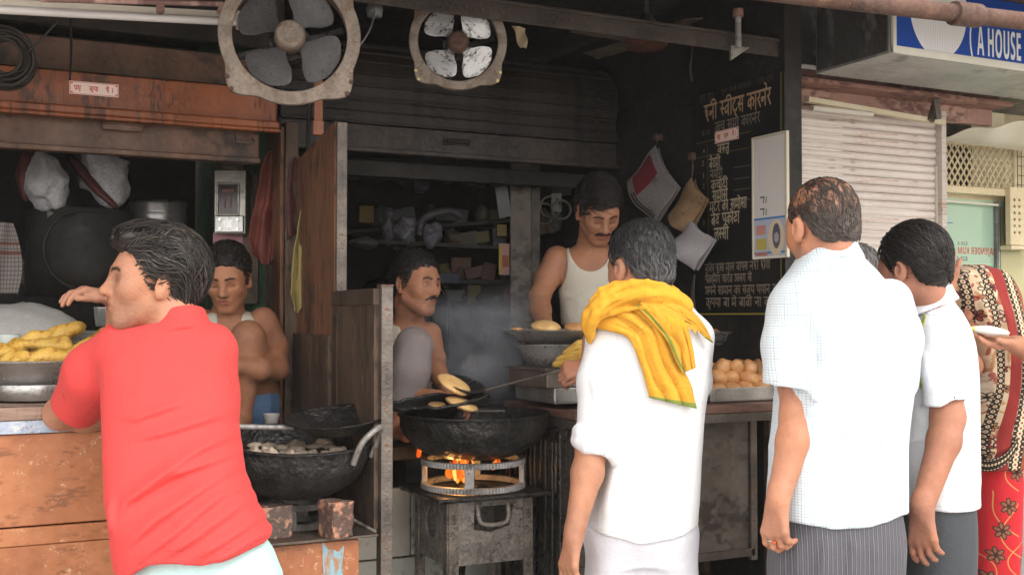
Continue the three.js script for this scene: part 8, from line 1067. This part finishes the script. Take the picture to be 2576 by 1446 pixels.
  part('shawl_border', (() => { const e = [[2452, 1150], [2490, 1156], [2530, 1140], [2562, 1100]]; const cv = new THREE.CatmullRomCurve3(e.map(([x, y]) => V(x, y, 0))); return sheet(24, 4, (u, v) => { const q = cv.getPoint(u); q.y += v * 30; const d = p.hit(f, q.x, Math.min(q.y, 1160), 3.4, 3.9, 0.004) ?? 3.66; return p.L(q.x, q.y, d - 0.006); }, 0.004); })(), (() => { const c = canvas(256, 64), g = c.getContext('2d'); g.fillStyle = '#33261f'; g.fillRect(0, 0, 256, 64); g.fillStyle = '#d8c3a2'; for (let k = 0; k < 14; k++) { g.beginPath(); g.arc(10 + k * 18, 32, 7, 0, 7); g.fill(); g.fillRect(k * 18, 4, 10, 5); g.fillRect(k * 18, 55, 10, 5); } return canvasMat(c, 0.9); })(), p.g);
}
// ---- the person at the edge of the view, holding out a hand
{
  const p = new Person('person in light trousers at the edge of the view holding out an open hand', 2700, 3.7), L = (x, y, d) => p.L(x, y, d); p.skin = [0.45, 0.21, 0.13];
  p.head(2710, 640, 3.7, -80, 5); p.body.cap(L(2712, 690, 3.7), L(2715, 770, 3.7), 0.055, 0.065, 0.03); p.arm([L(2680, 840, 3.66), L(2680, 950, 3.6), L(2560, 868, 3.45)], [0.05, 0.042, 0.028]);
  p.hand(L(2566, 868, 3.455), V(-1, 0.14, 0.1), V(0.05, 0.93, 0.35), -1, [[0.12, 0.15, 0.2, 0.25], [0.25, 0.3, 0.3, 0.3], [0.2, 0.2, 0.2, 0.2]], 1.02, 0.05, 0.9); p.finish(0.0042);
  p.hair(p.heads[0], { t: 0.01, line: LINE_SHORT, col: BLACK, locks: 0, seed: 3, cell: 0.006 });
  const f = new Field(); f.stack(p.rows(3.7, [[760, 2690, 2740, 0.05], [790, 2650, 2780, 0.09], [950, 2640, 2790, 0.11], [1180, 2640, 2790, 0.12]]), 0.04); f.cap(L(2675, 840, 3.66), L(2676, 920, 3.62), 0.06, 0.055, 0.03); p.wear('shirt', f, 0.008, clothM(0.6, 0.6, 0.62)); const t = new Field(); t.stack(p.rows(3.8, [[1150, 2640, 2790, 0.11], [1300, 2630, 2790, 0.12]]), 0.03); for (const x of [2672, 2750]) { const a = L(x, 1290, 3.8); t.cap(a, V(a.x, 0.05, a.z), 0.1, 0.07, 0.03); } p.wear('trousers', t, 0.008, clothM(0.6, 0.58, 0.6));
  const o = P(2492, 832, 3.42); solo('folded_paper', 'folded white paper with a yellow tip on the outstretched palm', 'paper', uvd(lumpy(ball(0.062, 0.014, 0.03, 3), 0.004, 40, 2)), plain(0.78, 0.76, 0.7, 0.8), o, -PHI).rotation.set(0.1, -PHI, -0.12, 'YXZ');
  solo('yellow_chilli', 'small yellow tip of food at the end of the folded paper', 'food', uvd(ball(0.012, 0.006, 0.008, 2)), plain(0.8, 0.65, 0.05, 0.5), P(2446, 826, 3.4));
  const q = new Person('person in pale trousers with a pink bag in the lane behind the shawl', 2660, 4.6), LQ = (x, y, d) => q.L(x, y, d); q.body.cap(LQ(2660, 760, 4.6), LQ(2660, 840, 4.6), 0.055, 0.06); q.head(2660, 720, 4.6, -150, 4); q.finish(0.007); q.hair(q.heads[0], { t: 0.01, line: LINE_SHORT, col: BLACK, locks: 0, seed: 4, cell: 0.007 });
  const g = new Field(); g.stack(q.rows(4.6, [[800, 2640, 2680, 0.05], [830, 2610, 2710, 0.09], [1000, 2590, 2710, 0.11], [1100, 2570, 2700, 0.11]]), 0.04); q.wear('shirt', g, 0.01, clothM(0.12, 0.15, 0.22)); const u = new Field(); for (const x of [2572, 2650]) { const a = LQ(x, 1080, 4.6); u.cap(a, V(a.x, 0.05, a.z), 0.09, 0.065, 0.03); } q.wear('trousers', u, 0.01, clothM(0.58, 0.55, 0.56));
  solo('pink_bag', 'salmon pink bag beside the pale trousers at the edge of the view', 'bag', uvd(lumpy(ball(0.07, 0.15, 0.05, 4), 0.008, 14, 3)), plain(0.7, 0.2, 0.18, 0.6), P(2572, 1010, 4.3), -PHI);
}
scene.fog = new THREE.FogExp2(new THREE.Color().setRGB(0.84, 0.82, 0.8), 0.0022);
renderer.render(scene, camera);
